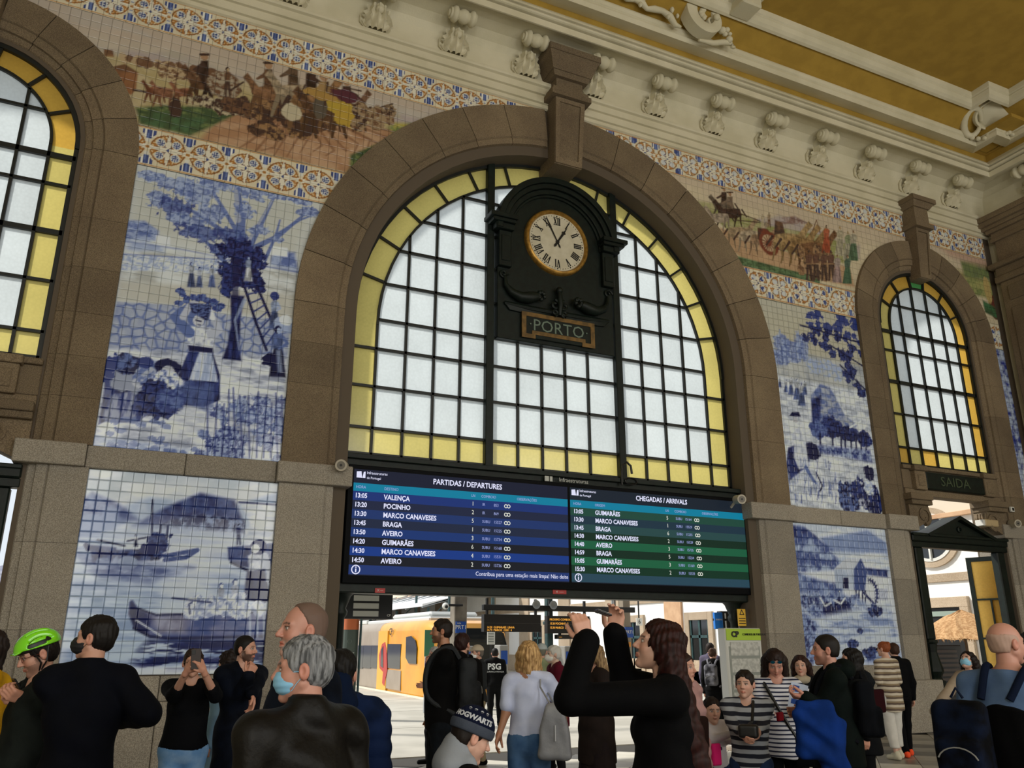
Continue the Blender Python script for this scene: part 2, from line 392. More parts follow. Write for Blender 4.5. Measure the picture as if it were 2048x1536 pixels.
angs=[0]+[R(1+12.15*i) for i in range(1,8)]; angs=[0.]+[R(13.5),R(25.6),R(37.7),R(49.9),R(62),R(74.1),R(86.2)]; angs=angs+[PI-a for a in reversed(angs)]
in_clock=lambda x,z:(abs(x-6.91)<1.24 and 7.05<z<9.2) or math.hypot(x-6.91,z-9.18)<1.25
window(2,CX-.005,CZ,3.94,3.475,4.62,.43,vb,[5.81,6.49,7.03,7.72,8.41,9.09,9.80],angs,None,5.09,in_clock,[(6.91-1.375,.075),(6.91+1.375,.075)])
sa=[0.,R(26),R(52.5),R(79.5)]; sa=sa+[PI-a for a in reversed(sa)]
for i,k_ in ((1,'left'),(3,'right')):
    cx,cz,_=ARCH[k_]
    window(i,cx,cz,1.50,1.13,5.47,.10,[cx+o for o in (-.72,-.24,.24,.72)],[6.66,7.43,8.20,8.68,9.40],sa,None,5.88)
# stone lintels, sign boards and consoles of the two side doors
def side_door(key,sign):
    cx=ARCH[key][0]; L=lambda n,*a:stonebox(n,*a,m=M_brown)
    L('lintel_sill',cx-1.56,cx+1.56,-.06,.25,5.36,5.45)
    L('lintel_stone',cx-1.56,cx+1.56,.0,.22,4.93,5.36); L('lintel_stone',cx-1.56,cx+1.56,-.03,.25,4.78,4.92)
    for s in (-1,1):
        x0,x1=sorted((cx+s*.96,cx+s*1.30)); L('lintel_block',x0,x1,-.12,.1,4.90,5.32); L('lintel_block',x0-.03,x1+.03,-.16,.1,5.32,5.44)
        L('block_panel',x0+.07,x1-.07,-.14,.1,4.98,5.24)
        # scroll console
        x0,x1=sorted((cx+s*.93,cx+s*1.56))
        L('console_shelf',x0-.05,x1,-.20,.3,4.66,4.80); L('console_shelf',x0,x1,-.16,.3,4.56,4.66)
        mb=MB(); pts=[]
        for i in range(26):
            t=i/25; a=PI*(-.5+2.3*t); r=.20*(1-.62*t)
            pts.append((cx+s*(1.14-.0)+s*-1*r*math.cos(a)*1.0, 4.34+r*math.sin(a)*1.0))
        body=[(cx+s*1.56,4.56),(cx+s*.96,4.56),(cx+s*.93,4.44),(cx+s*.95,4.30),(cx+s*1.05,4.18),(cx+s*1.2,4.14),(cx+s*1.38,4.06),(cx+s*1.56,3.98)]
        mb.prism([(x,z) for x,z in body],'y',-.05,.28)
        mb.tube([(x,-.06,z) for x,z in pts],[.045*(1-.5*i/25) for i in range(26)],6)
        for k in range(4):
            mb.tube([(cx+s*.945,-.02+.07*k,4.52),(cx+s*.925,-.02+.07*k,4.42),(cx+s*.95,-.02+.07*k,4.28),(cx+s*1.06,-.02+.07*k,4.17)],.022,5)
        mb.build('scroll_console',M_brown,wall_front)
    g=thing('sign_board','dark green %s sign plate above the %s doorway'%(('SAIDA' if sign else 'blank'),key),'sign',(cx,-.1,5.12))
    mb=MB().box(cx-.945,cx+.945,-.11,-.02,4.93,5.32,.02); mb.build('plate',M_iron,g)
    if sign: text(sign,.30,(cx-.04,-.118,5.12),mat('dull_bronze_letters','#3f4c38',.4),g,xs=1.15,extr=.006).data.transform(Matrix.Identity(4))
    # iron door frame with a small pediment
    d=thing('door_%d'%(1 if key=='left' else 3),None,None,(cx,.1,0)); d['kind']='structure'
    Y0=-.04
    mb=MB(); mb.box(cx-1.54,cx+1.54,Y0+.06,Y0+.26,3.66,3.78,.01).box(cx-1.54,cx+1.54,Y0+.02,Y0+.28,3.78,3.92,.02).box(cx-1.54,cx+1.54,Y0-.02,Y0+.30,3.90,3.96,.01); mb.build('transom',M_iron,d)
    mb=MB(); mb.slab([(cx-.98,3.95),(cx+.98,3.95),(cx+.0,4.30)],Y0+.06,Y0+.3)
    for s in (-1,1):
        mb.add([(cx+s*1.12,Y0-.04,3.95),(cx,Y0-.04,4.40),(cx,Y0+.42,4.40),(cx+s*1.12,Y0+.42,3.95),(cx+s*1.06,Y0-.04,3.90),(cx,Y0-.04,4.32),(cx,Y0+.42,4.32),(cx+s*1.06,Y0+.42,3.90)],[(0,1,2,3),(7,6,5,4),(0,4,5,1),(2,6,7,3),(0,3,7,4)])
    mb.build('pediment',M_iron,d); MB().lathe([(.07,Y0+.05),(.065,Y0+.03),(.04,Y0+.02),(.035,Y0+.05),(0,Y0+.05)],(cx,0,4.10),'y',14).build('rosette',M_iron,d)
    for s in (-1,1):
        x0,x1=sorted((cx+s*1.44,cx+s*1.20))
        mb=MB(); mb.box(x0,x1,Y0+.08,Y0+.26,1.75,3.66,.02); mb.lathe([(.13,1.75),(.15,1.70),(.12,1.66),(.10,1.5),(.17,1.2),(.18,1.12),(.12,1.0),(.15,.95)],((x0+x1)/2+s*-.03,Y0+.17,0),'z',12); mb.box((x0+x1)/2-.16,(x0+x1)/2+.13,Y0+.0,Y0+.33,0,.95,.02)
        mb.build('door_post',M_iron,d)
    return d
d3=side_door('right','SAIDA'); d1=side_door('left',None)
# open door leaf with yellow panes, right door: hinged at the right post, swung outwards
def leaf(d,px,py,w,z0,z1,dirx,diry,m,nrow=3):
    mb=MB(); L=math.hypot(dirx,diry); ux,uy=dirx/L,diry/L; nx,ny=-uy*.03,ux*.03
    def bx(a,b,za,zb,k=1.):
        mb.add([(px+ux*a+nx*k,py+uy*a+ny*k,za),(px+ux*b+nx*k,py+uy*b+ny*k,za),(px+ux*b-nx*k,py+uy*b-ny*k,za),(px+ux*a-nx*k,py+uy*a-ny*k,za),(px+ux*a+nx*k,py+uy*a+ny*k,zb),(px+ux*b+nx*k,py+uy*b+ny*k,zb),(px+ux*b-nx*k,py+uy*b-ny*k,zb),(px+ux*a-nx*k,py+uy*a-ny*k,zb)],[(3,2,1,0),(4,5,6,7),(0,1,5,4),(1,2,6,5),(2,3,7,6),(3,0,4,7)])
    bx(0,.10,z0,z1); bx(w-.10,w,z0,z1); bx(.1,w-.1,z0,z0+.25); bx(.1,w-.1,z1-.1,z1)
    hs=[z0+.9+(z1-.1-z0-.9)*i/nrow for i in range(nrow)]
    for h in hs: bx(.1,w-.1,h-.02,h+.02)
    bx(w/2-.018,w/2+.018,z0+.25,hs[-1])
    g=mb.build('door_leaf',M_iron,d)
    cells=[(z0+.25,hs[0])]+list(zip(hs[:-1],hs[1:]))
    for a,b in cells:
        for u0,u1 in ((.1,w/2),(w/2,w-.1)):
            p=MB().add([(px+ux*u0,py+uy*u0,a),(px+ux*u1,py+uy*u1,a),(px+ux*u1,py+uy*u1,b),(px+ux*u0,py+uy*u0,b)],[(0,1,2,3)]).build('pane',m,g,local=False)
    MB().add([(px+ux*.1,py+uy*.1,hs[-1]),(px+ux*(w-.1),py+uy*(w-.1),hs[-1]),(px+ux*(w-.1),py+uy*(w-.1),z1-.1),(px+ux*.1,py+uy*.1,z1-.1)],[(0,1,2,3)]).build('pane',m,g)
leaf(d3,18.32,.10,.80,.02,3.60,-.28,.8,G_door)
leaf(d1,-4.2,.45,1.2,.02,3.6,-.2,1.,G_yel)
# ---------------- iron beam under the big window ----------------
b=MB(); b.box(2.98,10.88,.22,.62,4.36,4.56,.02).box(2.98,10.88,.15,.62,4.50,4.585,.01)
beam=struct(b.build('trim_1',M_iron))
b=MB(); b.box(2.98,10.88,.20,.62,2.42,2.60,.02).box(2.98,10.88,.24,.5,2.60,4.36); struct(b.build('trim_2',M_iron))
# slim iron columns at the jambs of the main opening
for x in (3.12,10.74):
    b=MB(); b.lathe([(.10,0),(.13,.05),(.13,.15),(.09,.22),(.075,1.0),(.075,2.05),(.11,2.1),(.12,2.15),(.09,2.2),(.16,2.38),(.2,2.42)],(x,.5,0),'z',14); tag(b.build('iron_column',M_iron,smooth=True),'slender dark green iron column at the %s jamb of the main archway'%('left' if x<5 else 'right'),'column')
# ---------------- other walls, floor, ceiling ----------------
struct(MB().box(XL-.4,XL,-22,.75,0,14.6).build('wall_left',M_cream))
struct(MB().box(XL,XR,-22.4,-22,0,14.6).build('wall_back',M_cream))
wr=MB().box(XR,XR+.4,-22,.75,0,14.6); wall_right=struct(wr.build('wall_right',M_cream))
struct(MB().box(XL-.5,XR+.5,-22.5,.8,14.6,15.0).build('ceiling_slab',M_cream)).name='ceiling'
# ---------------- plaster entablature and coffered ceiling ----------------
def run(name,prof,m,nx=0,ny=0,parent=None,sm=False):
    """profile (projection, z) swept along the front wall, mitred, then along the right wall; optional square break at the corner"""
    mb=MB(); k=len(prof)
    def st(f): return [f(p)+(z,) for p,z in prof]
    stations=[st(lambda p:(XL+p,-21.9)),st(lambda p:(XL+p,-p))]
    if nx: stations+=[st(lambda p:(XR-p-nx,-p)),st(lambda p:(XR-p-nx,-p-ny)),st(lambda p:(XR-p,-p-ny))]
    else: stations+=[st(lambda p:(XR-p,-p))]
    stations.append(st(lambda p:(XR-p,-21.9)))
    V=[v for s in stations for v in s]
    mb.add(V,[(i*k+j,i*k+j+1,(i+1)*k+j+1,(i+1)*k+j) for i in range(len(stations)-1) for j in range(k-1)])
    mb.fixn=False
    return mb.build(name,m,parent)
E0=.02
tr=struct(run('trim_3',[(.0,11.93),(.045,11.95),(.05,12.02),(.025,12.03),(.025,12.04),(.075,12.05),(.08,12.20),(.05,12.21),(.05,12.225),(.10,12.235),(.11,12.37),(.07,12.38),(.07,12.40),(.125,12.42),(.14,12.45),(.135,12.50),(.03,12.53)],M_cream))
struct(run('trim_4',[(.03,12.5),(.03,12.80),(.05,12.95),(.12,13.08),(.28,13.19),(.5,13.24),(.84,13.25),(.86,13.22),(.87,13.13),(.90,13.13),(.91,13.262),(.84,13.268),(.84,13.295),(.94,13.30),(.97,13.31),(.985,13.33),(.98,13.35),(.91,13.355),(.91,13.375),(1.0,13.385),(.99,13.44),(.95,13.49),(.90,13.56)],M_cream))
struct(run('ceiling_ochre_band',[(.90,13.5),(.90,13.74),(1.0,13.74)],M_ochre)).name='trim_5'
struct(run('trim_6',[(.88,13.705),(1.24,13.60),(1.25,13.64),(1.27,13.70),(1.26,13.74),(1.29,13.76),(1.31,13.82),(1.30,13.86),(1.2,13.88)],M_cream,.5,.55))
struct(run('trim_7',[(1.15,13.80),(1.35,13.95),(1.80,14.22),(1.9,14.3)],M_ochre))
struct(run('trim_8',[(1.70,14.26),(1.71,14.15),(1.74,14.12),(1.80,14.14),(1.86,14.19),(1.895,14.27),(1.905,14.28),(1.90,14.31),(1.93,14.33),(1.95,14.42),(1.95,14.52)],M_cream,.72,.45))
cm=MB().box(XL,XR,-22,-1.5,14.44,14.56); cp=cm.build('trim_9',M_ochre); struct(cp)
# corbels: scroll roll on top, pearl and acanthus leaf below
def corbel_parts():
    mb=MB()  # baluster shaped roll lying along x
    mb.lathe([(0,-.20),(.045,-.20),(.055,-.185),(.05,-.18),(.085,-.175),(.09,-.15),(.11,-.14),(.125,-.115),(.125,-.09),(.105,-.075),(.08,-.06),(.075,-.05),(.10,-.02),(.11,.02),(.10,.06),(.078,.085),(.085,.10),(.11,.11),(.125,.135),(.12,.16),(.095,.175),(.09,.19),(.05,.2),(0,.205)],(0,-.50,13.08),'x',16)
    mb.tube([(0,-.46,13.14),(0,-.3,13.14),(0,-.16,13.04),(0,-.10,12.92),(0,-.10,12.80)],[.085,.085,.07,.06,.05],8)
    roll=mb
    pe=MB().ball((.01,-.20,12.90),.062,12); pe.lathe([(.05,.0),(.062,.02),(.05,.04)],(.01,-.2,12.93),'z',10)
    lf=MB()
    # leaf: ribbed fan of lobes
    nu,nv=13,12; V=[]
    for j in range(nv+1):
        v=j/nv
        for i in range(nu+1):
            u=i/nu*2-1
            half=(.135+.05*math.sin(v*PI*.9))*(1+.14*math.sin(v*PI*7+abs(u)*1.5)*abs(u))
            x=u*half; z=12.96-.44*v-.05*abs(u)*math.sin(v*6)
            y=-.07-.13*(1-u*u)*(1-v*.5)-.055*math.cos(u*PI*4.2+v*2)*(1-v*.25)-.05*(1-v)
            V.append((x,y,z))
    Fs=[(j*(nu+1)+i,j*(nu+1)+i+1,(j+1)*(nu+1)+i+1,(j+1)*(nu+1)+i) for j in range(nv) for i in range(nu)]
    lf.add(V,Fs); lf.fixn=False
    lf.tube([(-.13,-.05,12.94),(-.18,-.05,12.8),(-.185,-.045,12.65),(-.13,-.05,12.56)],[.02,.03,.028,.02],6)
    lf.tube([(.13,-.05,12.94),(.17,-.05,12.8),(.16,-.045,12.65),(.12,-.05,12.57)],[.015,.022,.022,.015],6)
    for q_,kx,kr in ((roll,1.45,1.3),(pe,1.2,1.2),(lf,1.5,1.)):
        if q_ is lf: q_.v=[(x*1.5,y*1.25,12.5+(z-12.5)*1.0) for x,y,z in q_.v]
        elif q_ is pe: q_.v=[((x)*1.3,-.26+(y+.2)*1.3,12.88+(z-12.90)*1.3) for x,y,z in q_.v]
        else: q_.v=[(x*1.42,-.5+(y+.5)*1.25,13.10+(z-13.08)*1.32) for x,y,z in q_.v]
    return roll,pe,lf
rl,pe,lf=corbel_parts()
def corbel0():
    g=thing('corbel','','corbel'); 
    smooth(rl.build('scroll_roll',M_cream,g,local=True),50); smooth(pe.build('pearl',M_cream,g,local=True)); smooth(lf.build('acanthus_leaf',M_cream,g,local=True),60)
    return g
c0=corbel0(); first=True
def copy_tree(o,parent=None):
    c=o.copy(); COL.objects.link(c); c.parent=parent
    if parent is not None: c.matrix_local=o.matrix_local.copy()
    for ch in o.children: copy_tree(ch,c)
    return c
cxs=[4.54+1.548*i for i in range(-2,10)]
clab=['above the cavalcade frieze, nearest the top edge','above the cavalcade frieze, second from the top edge','above the yellow cloaked riders of the frieze','just left of the tall keystone cap','just right of the tall keystone cap','second to the right of the tall keystone cap','third to the right of the tall keystone cap','below the ceiling volute, fourth right of the keystone','above the coach and horses of the right frieze','above the procession figures of the right frieze','straight above the small right keystone cap','nearest the right corner of the hall']
for i,x in enumerate(cxs):
    o=c0 if i==0 else copy_tree(c0)
    o.location=(x,0,0); o['group']='plaster corbels under the cornice'
    o['label']='cream plaster corbel '+clab[i]
for j in range(3):
    o=copy_tree(c0); o.location=(XR,-1.5-1.5*j,0); o.rotation_euler=(0,0,-PI/2)
    o['label']='cream plaster corbel on the right side wall, %s'%['first from the corner','second from the corner','third from the corner'][j]; o['group']='plaster corbels of the right wall'
# big scroll volute on the ceiling band
def spiral(cx,cz,r0,r1,a0,turns,y,n=40,k=0.):
    return [(cx+(r0+(r1-r0)*(i/n)**.8)*math.cos(a0+turns*2*PI*i/n),y-k*i/n,cz+(r0+(r1-r0)*(i/n)**.8)*math.sin(a0+turns*2*PI*i/n)) for i in range(n+1)]
g=thing('ceiling_volute','large cream plaster scroll volute with leaves on the ochre ceiling band','ornament',(9.45,-1.6,14.0))
mb=MB(); cx_,cz_=9.50,14.04
pr=[]
n=44
def band(c,r0,r1,a0,turns,w0,w1,th,yb,name):
    mb=MB(); V=[]
    for i in range(n+1):
        t=i/n; r=r0+(r1-r0)*t**.75; a=a0+turns*2*PI*t; w=w0+(w1-w0)*t
        for rr,yy in ((r,yb),(r,yb-th),(r-w*.15,yb-th-.02),(r-w*.85,yb-th-.02),(r-w,yb-th),(r-w,yb)):
            V.append((c[0]+rr*math.cos(a),yy,c[1]+rr*math.sin(a)))
    mb.add(V,[(i*6+j,i*6+(j+1)%6,(i+1)*6+(j+1)%6,(i+1)*6+j) for i in range(n) for j in range(6)]+[tuple(range(6)),tuple(range(n*6,n*6+6))])
    return smooth(mb.build(name,M_cream,g),40)
band((cx_,cz_),.68,.15,R(75),1.45,.30,.09,.26,-1.42,'scroll_band')
band((9.66,14.0),.26,.07,R(100),-1.2,.10,.04,.10,-1.50,'inner_scroll')
smooth(MB().ball((9.68,-1.72,14.02),.075,12).build('pearl',M_cream,g)); smooth(MB().ball((10.12,-1.55,13.75),.075,12).build('pearl',M_cream,g))
mb=MB()
mb.tube([(9.35,-1.5,13.50),(9.7,-1.5,13.55),(10.0,-1.5,13.68),(10.2,-1.5,13.72),(10.25,-1.52,13.62),(10.16,-1.54,13.58)],[.03,.06,.06,.055,.04,.03],8)
for dx,dz,r in ((9.95,13.92,.09),(10.08,13.98,.07),(10.02,13.85,.06),(10.15,13.9,.05)): mb.ball((dx,-1.55,dz),r,8,(1,1,.8))
for k in range(6): mb.ball((9.38+.05*math.cos(k),-1.66,14.2-.05*k),.06,8)
# trailing leaf scroll to the left
P_=[(8.95,-1.45,13.72),(8.8,-1.47,13.70),(8.68,-1.48,13.86),(8.5,-1.48,13.93),(8.3,-1.48,13.9),(8.12,-1.48,13.84),(8.02,-1.48,13.94),(7.85,-1.48,13.97),(7.65,-1.48,13.92),(7.5,-1.48,13.98),(7.3,-1.48,14.0)]
mb.tube(P_,[.03,.06,.075,.06,.07,.05,.07,.06,.07,.06,.05],8)
for a,b_,r in ((8.72,14.02,.06),(8.62,13.82,.05),(8.05,14.05,.05),(7.95,13.86,.05),(8.85,13.92,.045),(7.55,14.08,.05)): mb.ball((a,-1.5,b_),r,8,(.8,1,1.2))
smooth(mb.build('leaf_trail',M_cream,g),50)
# end block of the coffer frame beside the volute
mb=MB(); mb.box(9.95,10.45,-2.25,-1.78,14.12,14.5,.03); mb.box(9.85,10.5,-2.3,-1.72,14.32,14.42,.01); mb.build('frame_block',M_cream,g)
g=thing('ceiling_cartouche','cream plaster cartouche with oval medallion in the ceiling corner','ornament',(18.6,-2.0,14.2))
def tilt(mb,c,ax,ay,az):
    M=Matrix.Translation(c)@Matrix((ax,ay,az)).transposed().to_4x4()
    mb.v=[tuple(M@Vector(v)) for v in mb.v]; return mb
C_=Vector((18.15,-1.95,14.12)); ax=Vector((1,-.75,.02)).normalized(); nz=Vector((-.45,-.55,-.75)).normalized(); ay=nz.cross(ax).normalized(); nz=ax.cross(ay).normalized()
if nz.z>0: ay=-ay; nz=-nz
mb=MB(); mb.lathe([(0,.03),(.36,.03),(.40,.0),(.43,.08),(.47,.10),(.50,.05),(.50,-.1)],(0,0,0),'z',28); mb.v=[(x*1.25,y*.85,z) for x,y,z in mb.v]; tilt(mb,C_,ax,ay,nz); smooth(mb.build('oval_medallion',M_cream,g),40)
mb=MB()
for s in (-1,1):
    pts=[(s*(.62+.20*math.cos(a)),-.12+.34*math.sin(a),.05) for a in [PI*(-.9+1.9*i/14) for i in range(15)]]
    mb.tube(pts,[.05+.04*math.sin(PI*i/14) for i in range(15)],8)
    for i in range(7): mb.ball((s*(.60-.14*i),-.50-.05*math.sin(i),.08),.062,8)
    for i in range(4): mb.tube([(s*.8,.02*i,.0),(s*(1.0+.04*i),.12-.14*i,.04),(s*(1.18-.03*i),.2-.2*i,.0)],[.06,.05,.02],6)
    for i in range(5): mb.ball((s*(.15+.15*i),.50-.03*i*i*.5,.05),.06,8)
tilt(mb,C_,ax,ay,nz); smooth(mb.build('leaf_scrollwork',M_cream,g),50)
o=MB().lathe([(0,-.03),(.16,-.03),(.20,-.0),(.2,.1)],(9.02,-1.68,14.30),'z',20).build('ceiling_vent',M_black); tag(o,'small round black fitting on the ochre ceiling band left of the volute','vent')
struct(MB().box(17.9,XR,-2.6,0,13.74,13.8).build('trim_13',M_ochre)) if False else None
struct(MB().box(18.0,19.8,-2.3,-.5,13.76,13.86).build('trim_13',M_ochre))
# pilaster at the right end of the wall
g=thing('pilaster','brown stone pilaster with flared cap in the right corner','pilaster',(19.7,-.6,0))
mb=MB(); mb.box(19.62,19.9,-1.35,-.22,0,10.55,.02); mb.build('shaft',M_brown,g)
mb=MB(); mb.box(19.55,19.9,-1.45,-.14,10.55,10.72,.02).box(19.58,19.9,-1.4,-.18,10.72,10.95,.02).box(19.48,19.9,-1.5,-.06,10.95,11.08,.02); mb.build('impost_moulding',M_brown,g)
mb=MB(); mb.box(19.66,19.9,-1.3,-.26,11.08,11.75,.02); 
for i,(e,z0,z1) in enumerate([(.03,11.7,11.8),(.0,11.8,11.95),(.08,11.95,12.05),(.14,12.05,12.14),(.22,12.14,12.26),(.26,12.26,12.4)]): mb.box(19.62-e,19.9,-1.34-e,-.22+min(e,.2),z0,z1,.01)
mb.build('cap',M_brown,g)
MB().box(19.58,19.63,-1.15,-.42,10.0,10.4,.01).build('panel',M_brown,g); MB().box(19.58,19.63,-1.15,-.42,3.0,9.8,.01).build('panel',M_brown,g)

# ---------------- station clock ----------------
g=thing('station_clock','large dark green iron clock case with roman dial and PORTO plate','clock',(6.91,.3,7.0))
cx,cz=6.91,9.18; Yf=.30
mb=MB()
poly=[(cx-1.25,7.01),(cx+1.25,7.01),(cx+1.25,cz)]+[(cx+1.25*math.cos(PI*i/24),cz+1.25*math.sin(PI*i/24)) for i in range(1,24)]+[(cx-1.25,cz)]
mb.slab(poly,Yf,.47,.01); mb.build('case',M_iron,g)
def ringmb(r0,r1,y0,y1,a0=0,a1=PI,n=40,c=(cx,cz)):
    mb=MB(); V=[]
    for i in range(n+1):
        t=a0+(a1-a0)*i/n
        for rr,yy in ((r0,y1),(r0,y0+.01),(r0+.01,y0),(r1-.01,y0),(r1,y0+.01),(r1,y1)): V.append((c[0]+rr*math.cos(t),yy,c[1]+rr*math.sin(t)))
    mb.add(V,[(i*6+j,i*6+(j+1)%6,(i+1)*6+(j+1)%6,(i+1)*6+j) for i in range(n) for j in range(6)]+[tuple(range(6)),tuple(range(n*6,n*6+6))]); return mb
mb=ringmb(1.22,1.34,Yf-.20,Yf+.1); 
for r0,r1,y in ((1.12,1.22,Yf-.15),(1.02,1.12,Yf-.09),(.97,1.02,Yf-.05)):
    q=ringmb(r0,r1,y,Yf+.1); mb.add(q.v,q.f)
for s in (-1,1):
    def bx(x0,x1,y0,z0,z1): 
        a,b=sorted((cx+s*x0,cx+s*x1)); mb.box(a,b,y0,Yf+.1,z0,z1,.01)
    bx(.96,1.44,Yf-.24,cz+.10,cz+.17); bx(.94,1.50,Yf-.28,cz+.17,cz+.26); bx(.98,1.36,Yf-.18,cz-.02,cz+.10)
    bx(1.0,1.26,Yf-.10,cz-.75,cz-.02); bx(1.04,1.22,Yf-.12,cz-.65,cz-.12)
mb.build('hood_moulding',M_iron,g)
# relief: hulls, cornucopias, scrolls
mb=MB()
for s in (-1,1):
    mb.tube(spiral(cx+s*1.14,cz-.88,.10,.02,0,1.3*s,Yf-.03,20),[.022]*21,6)
    pts=[(cx+s*(1.12-.0),Yf-.04,cz-.95),(cx+s*1.10,Yf-.05,cz-1.12),(cx+s*1.0,Yf-.07,cz-1.25),(cx+s*.82,Yf-.09,cz-1.33),(cx+s*.62,Yf-.10,cz-1.31),(cx+s*.48,Yf-.10,cz-1.26)]
    mb.tube(pts,[.03,.05,.075,.10,.12,.09],8)
    for k in range(7): mb.ball((cx+s*(.40+.06*math.cos(k*2.4)),Yf-.12,cz-1.24+.07*math.sin(k*2.4)),.05,6)
    mb.tube([(cx+s*1.12,Yf-.03,cz-1.47),(cx+s*.6,Yf-.05,cz-1.5),(cx+s*.15,Yf-.05,cz-1.5)],[.035,.05,.05],6)
    a,b=sorted((cx+s*1.12,cx+s*.15)); mb.slab([(cx+s*1.14,cz-1.46),(cx+s*.16,cz-1.46),(cx+s*.16,cz-1.64),(cx+s*1.02,cz-1.60)][::s],Yf-.05,Yf+.02)
    mb.tube(spiral(cx+s*.10,cz-1.36,.11,.02,R(90),1.2*s,Yf-.10,20),[.03]*21,6)
    mb.tube(spiral(cx+s*.10,cz-1.52,.07,.02,R(-90),-1.2*s,Yf-.10,20),[.025]*21,6)
mb.ball((cx,Yf-.10,cz-1.05),.07,10); mb.tube([(cx,Yf-.1,cz-1.1),(cx,Yf-.14,cz-1.36),(cx,Yf-.1,cz-1.56)],[.05,.06,.04],8)
smooth(mb.build('relief',M_iron,g),50)
# PORTO plate with stepped gilt frame
mb=MB(); mb.box(cx-.76,cx+.76,Yf-.05,Yf+.02,7.09,7.58,.008); pl=mb.build('name_plate',M_iron,g)
mb=MB(); z0,z1=7.09,7.58
out=[(-.78,z1+.01),(.78,z1+.01),(.78,z0-.01),(.50,z0-.01),(.50,z0+.07),(-.50,z0+.07),(-.50,z0-.01),(-.78,z0-.01)]
inn=[(-.69,z1-.07),(.69,z1-.07),(.69,z0+.07),(.57,z0+.07),(.57,z0+.145),(-.57,z0+.145),(-.57,z0+.07),(-.69,z0+.07)]
V=[(cx+x,Yf-.065,z) for x,z in out]+[(cx+x,Yf-.065,z) for x,z in inn]+[(cx+x,Yf-.045,z) for x,z in out]+[(cx+x,Yf-.045,z) for x,z in inn]
Fs=[]
for i in range(8):
    j=(i+1)%8; Fs+=[(i,j,8+j,8+i),(i,16+i,16+j,j),(8+i,8+j,24+j,24+i)]
mb.add(V,Fs); mb.build('gilt_frame',mat('bronze_frame','#7d6032',.45,metal=.3,c2='#5f4a28',scale=9),g)
text('PORTO',.33,(cx+.0,Yf-.056,7.345),mat('pale_green_letters','#66776a',.5),g,xs=1.0,extr=.006)
mb=MB()
for s in (-1,1): mb.lathe([(.035,-.008),(.035,.0)],(cx+s*.60,Yf-.055,7.36),'y',10); mb.lathe([(0,-.01),(.015,-.01),(.015,0)],(cx+s*.6,Yf-.06,7.36),'y',8)
mb.build('lettering',mat('pale_green_letters'),g)
# dial
dm=mat('clock_face_cream','#cfc9b4',.5,c2='#c4bda6',scale=5); ink=mat('clock_black','#070708',.5)
mb=MB(); mb.lathe([(0,-.02),(.60,-.02),(.62,0),(.62,.05)],(cx,Yf-.03,cz),'y',48); mb.build('dial',dm,g)
mb=MB(); mb.lathe([(.61,0),(.615,-.045),(.64,-.07),(.67,-.06),(.695,-.03),(.70,.03)],(cx,Yf-.03,cz),'y',56); smooth(mb.build('gilt_bezel',M_gold,g),50)
mb=MB()
for i in range(60):
    a=2*PI*i/60; r=.0155 if i%5==0 else .0085; mb.lathe([(0,-.006),(r,-.006),(r,0)],(cx+.565*math.cos(a),Yf-.05,cz+.565*math.sin(a)),'y',6)
mb.build('minute_marks',ink,g)
def numeral(ch,ang):
    # strokes in local (x right, y up), height .13
    sx={'I':.036,'V':.085,'X':.085}; tot=sum(sx[c] for c in ch); x=-tot/2; mb=MB()
    def st(x0,y0,x1,y1,w):
        dx,dy=x1-x0,y1-y0; l=math.hypot(dx,dy); nx,ny=-dy/l*w,dx/l*w
        P=[(x0+nx,y0+ny),(x0-nx,y0-ny),(x1-nx,y1-ny),(x1+nx,y1+ny)]
        P=[(cx+(.455+py)*math.cos(ang)+px*math.sin(ang), cz+(.455+py)*math.sin(ang)-px*math.cos(ang)) for px,py in P]
        mb.add([(p[0],Yf-.058,p[1]) for p in P]+[(p[0],Yf-.05,p[1]) for p in P],[(0,1,2,3),(0,4,5,1),(1,5,6,2),(2,6,7,3),(3,7,4,0)])
    h=.078
    for c in ch:
        w=sx[c]; m_=x+w/2
        if c=='I': st(m_,-h,m_,h,.0115); 
        if c=='V': st(m_-.027,h,m_,-h,.0105); st(m_+.027,h,m_,-h,.005)
        if c=='X': st(m_-.027,h,m_+.027,-h,.0105); st(m_+.027,h,m_-.027,-h,.005)
        for yy in (-h,h):
            if not(c=='V' and yy<0): st(m_-w*.45,yy,m_+w*.45,yy,.004)
        x+=w
    mb.build('numeral',ink,g)
for i,ch in enumerate(['XII','I','II','III','IIII','V','VI','VII','VIII','IX','X','XI']): numeral(ch,PI/2-2*PI*i/12)
def hand(ang,L,w,name):
    mb=MB(); u=(math.cos(ang),math.sin(ang)); v=(-u[1],u[0])
    P=lambda a,b,y:(cx+u[0]*a+v[0]*b,Yf-.075+y,cz+u[1]*a+v[1]*b)
    pts=[(-.14,0),(-.10,w*.9),(-.02,w*.5),(L*.55,w*.8),(L*.62,w*1.5),(L*.68,w*.5),(L,0)]
    full=pts+[(a,-b) for a,b in reversed(pts[1:-1])]
    n=len(full); mb.add([P(a,b,0) for a,b in full]+[P(a,b,.01) for a,b in full],[tuple(range(n))]+[(i,(i+1)%n,n+(i+1)%n,n+i) for i in range(n)]); mb.build(name,ink,g)
hand(R(90-32.5-0),.43,.030,'hour_hand'); hand(R(90+27),.56,.017,'minute_hand')
MB().lathe([(0,-.02),(.035,-.018),(.04,0)],(cx,Yf-.07,cz),'y',12).build('hub',ink,g)
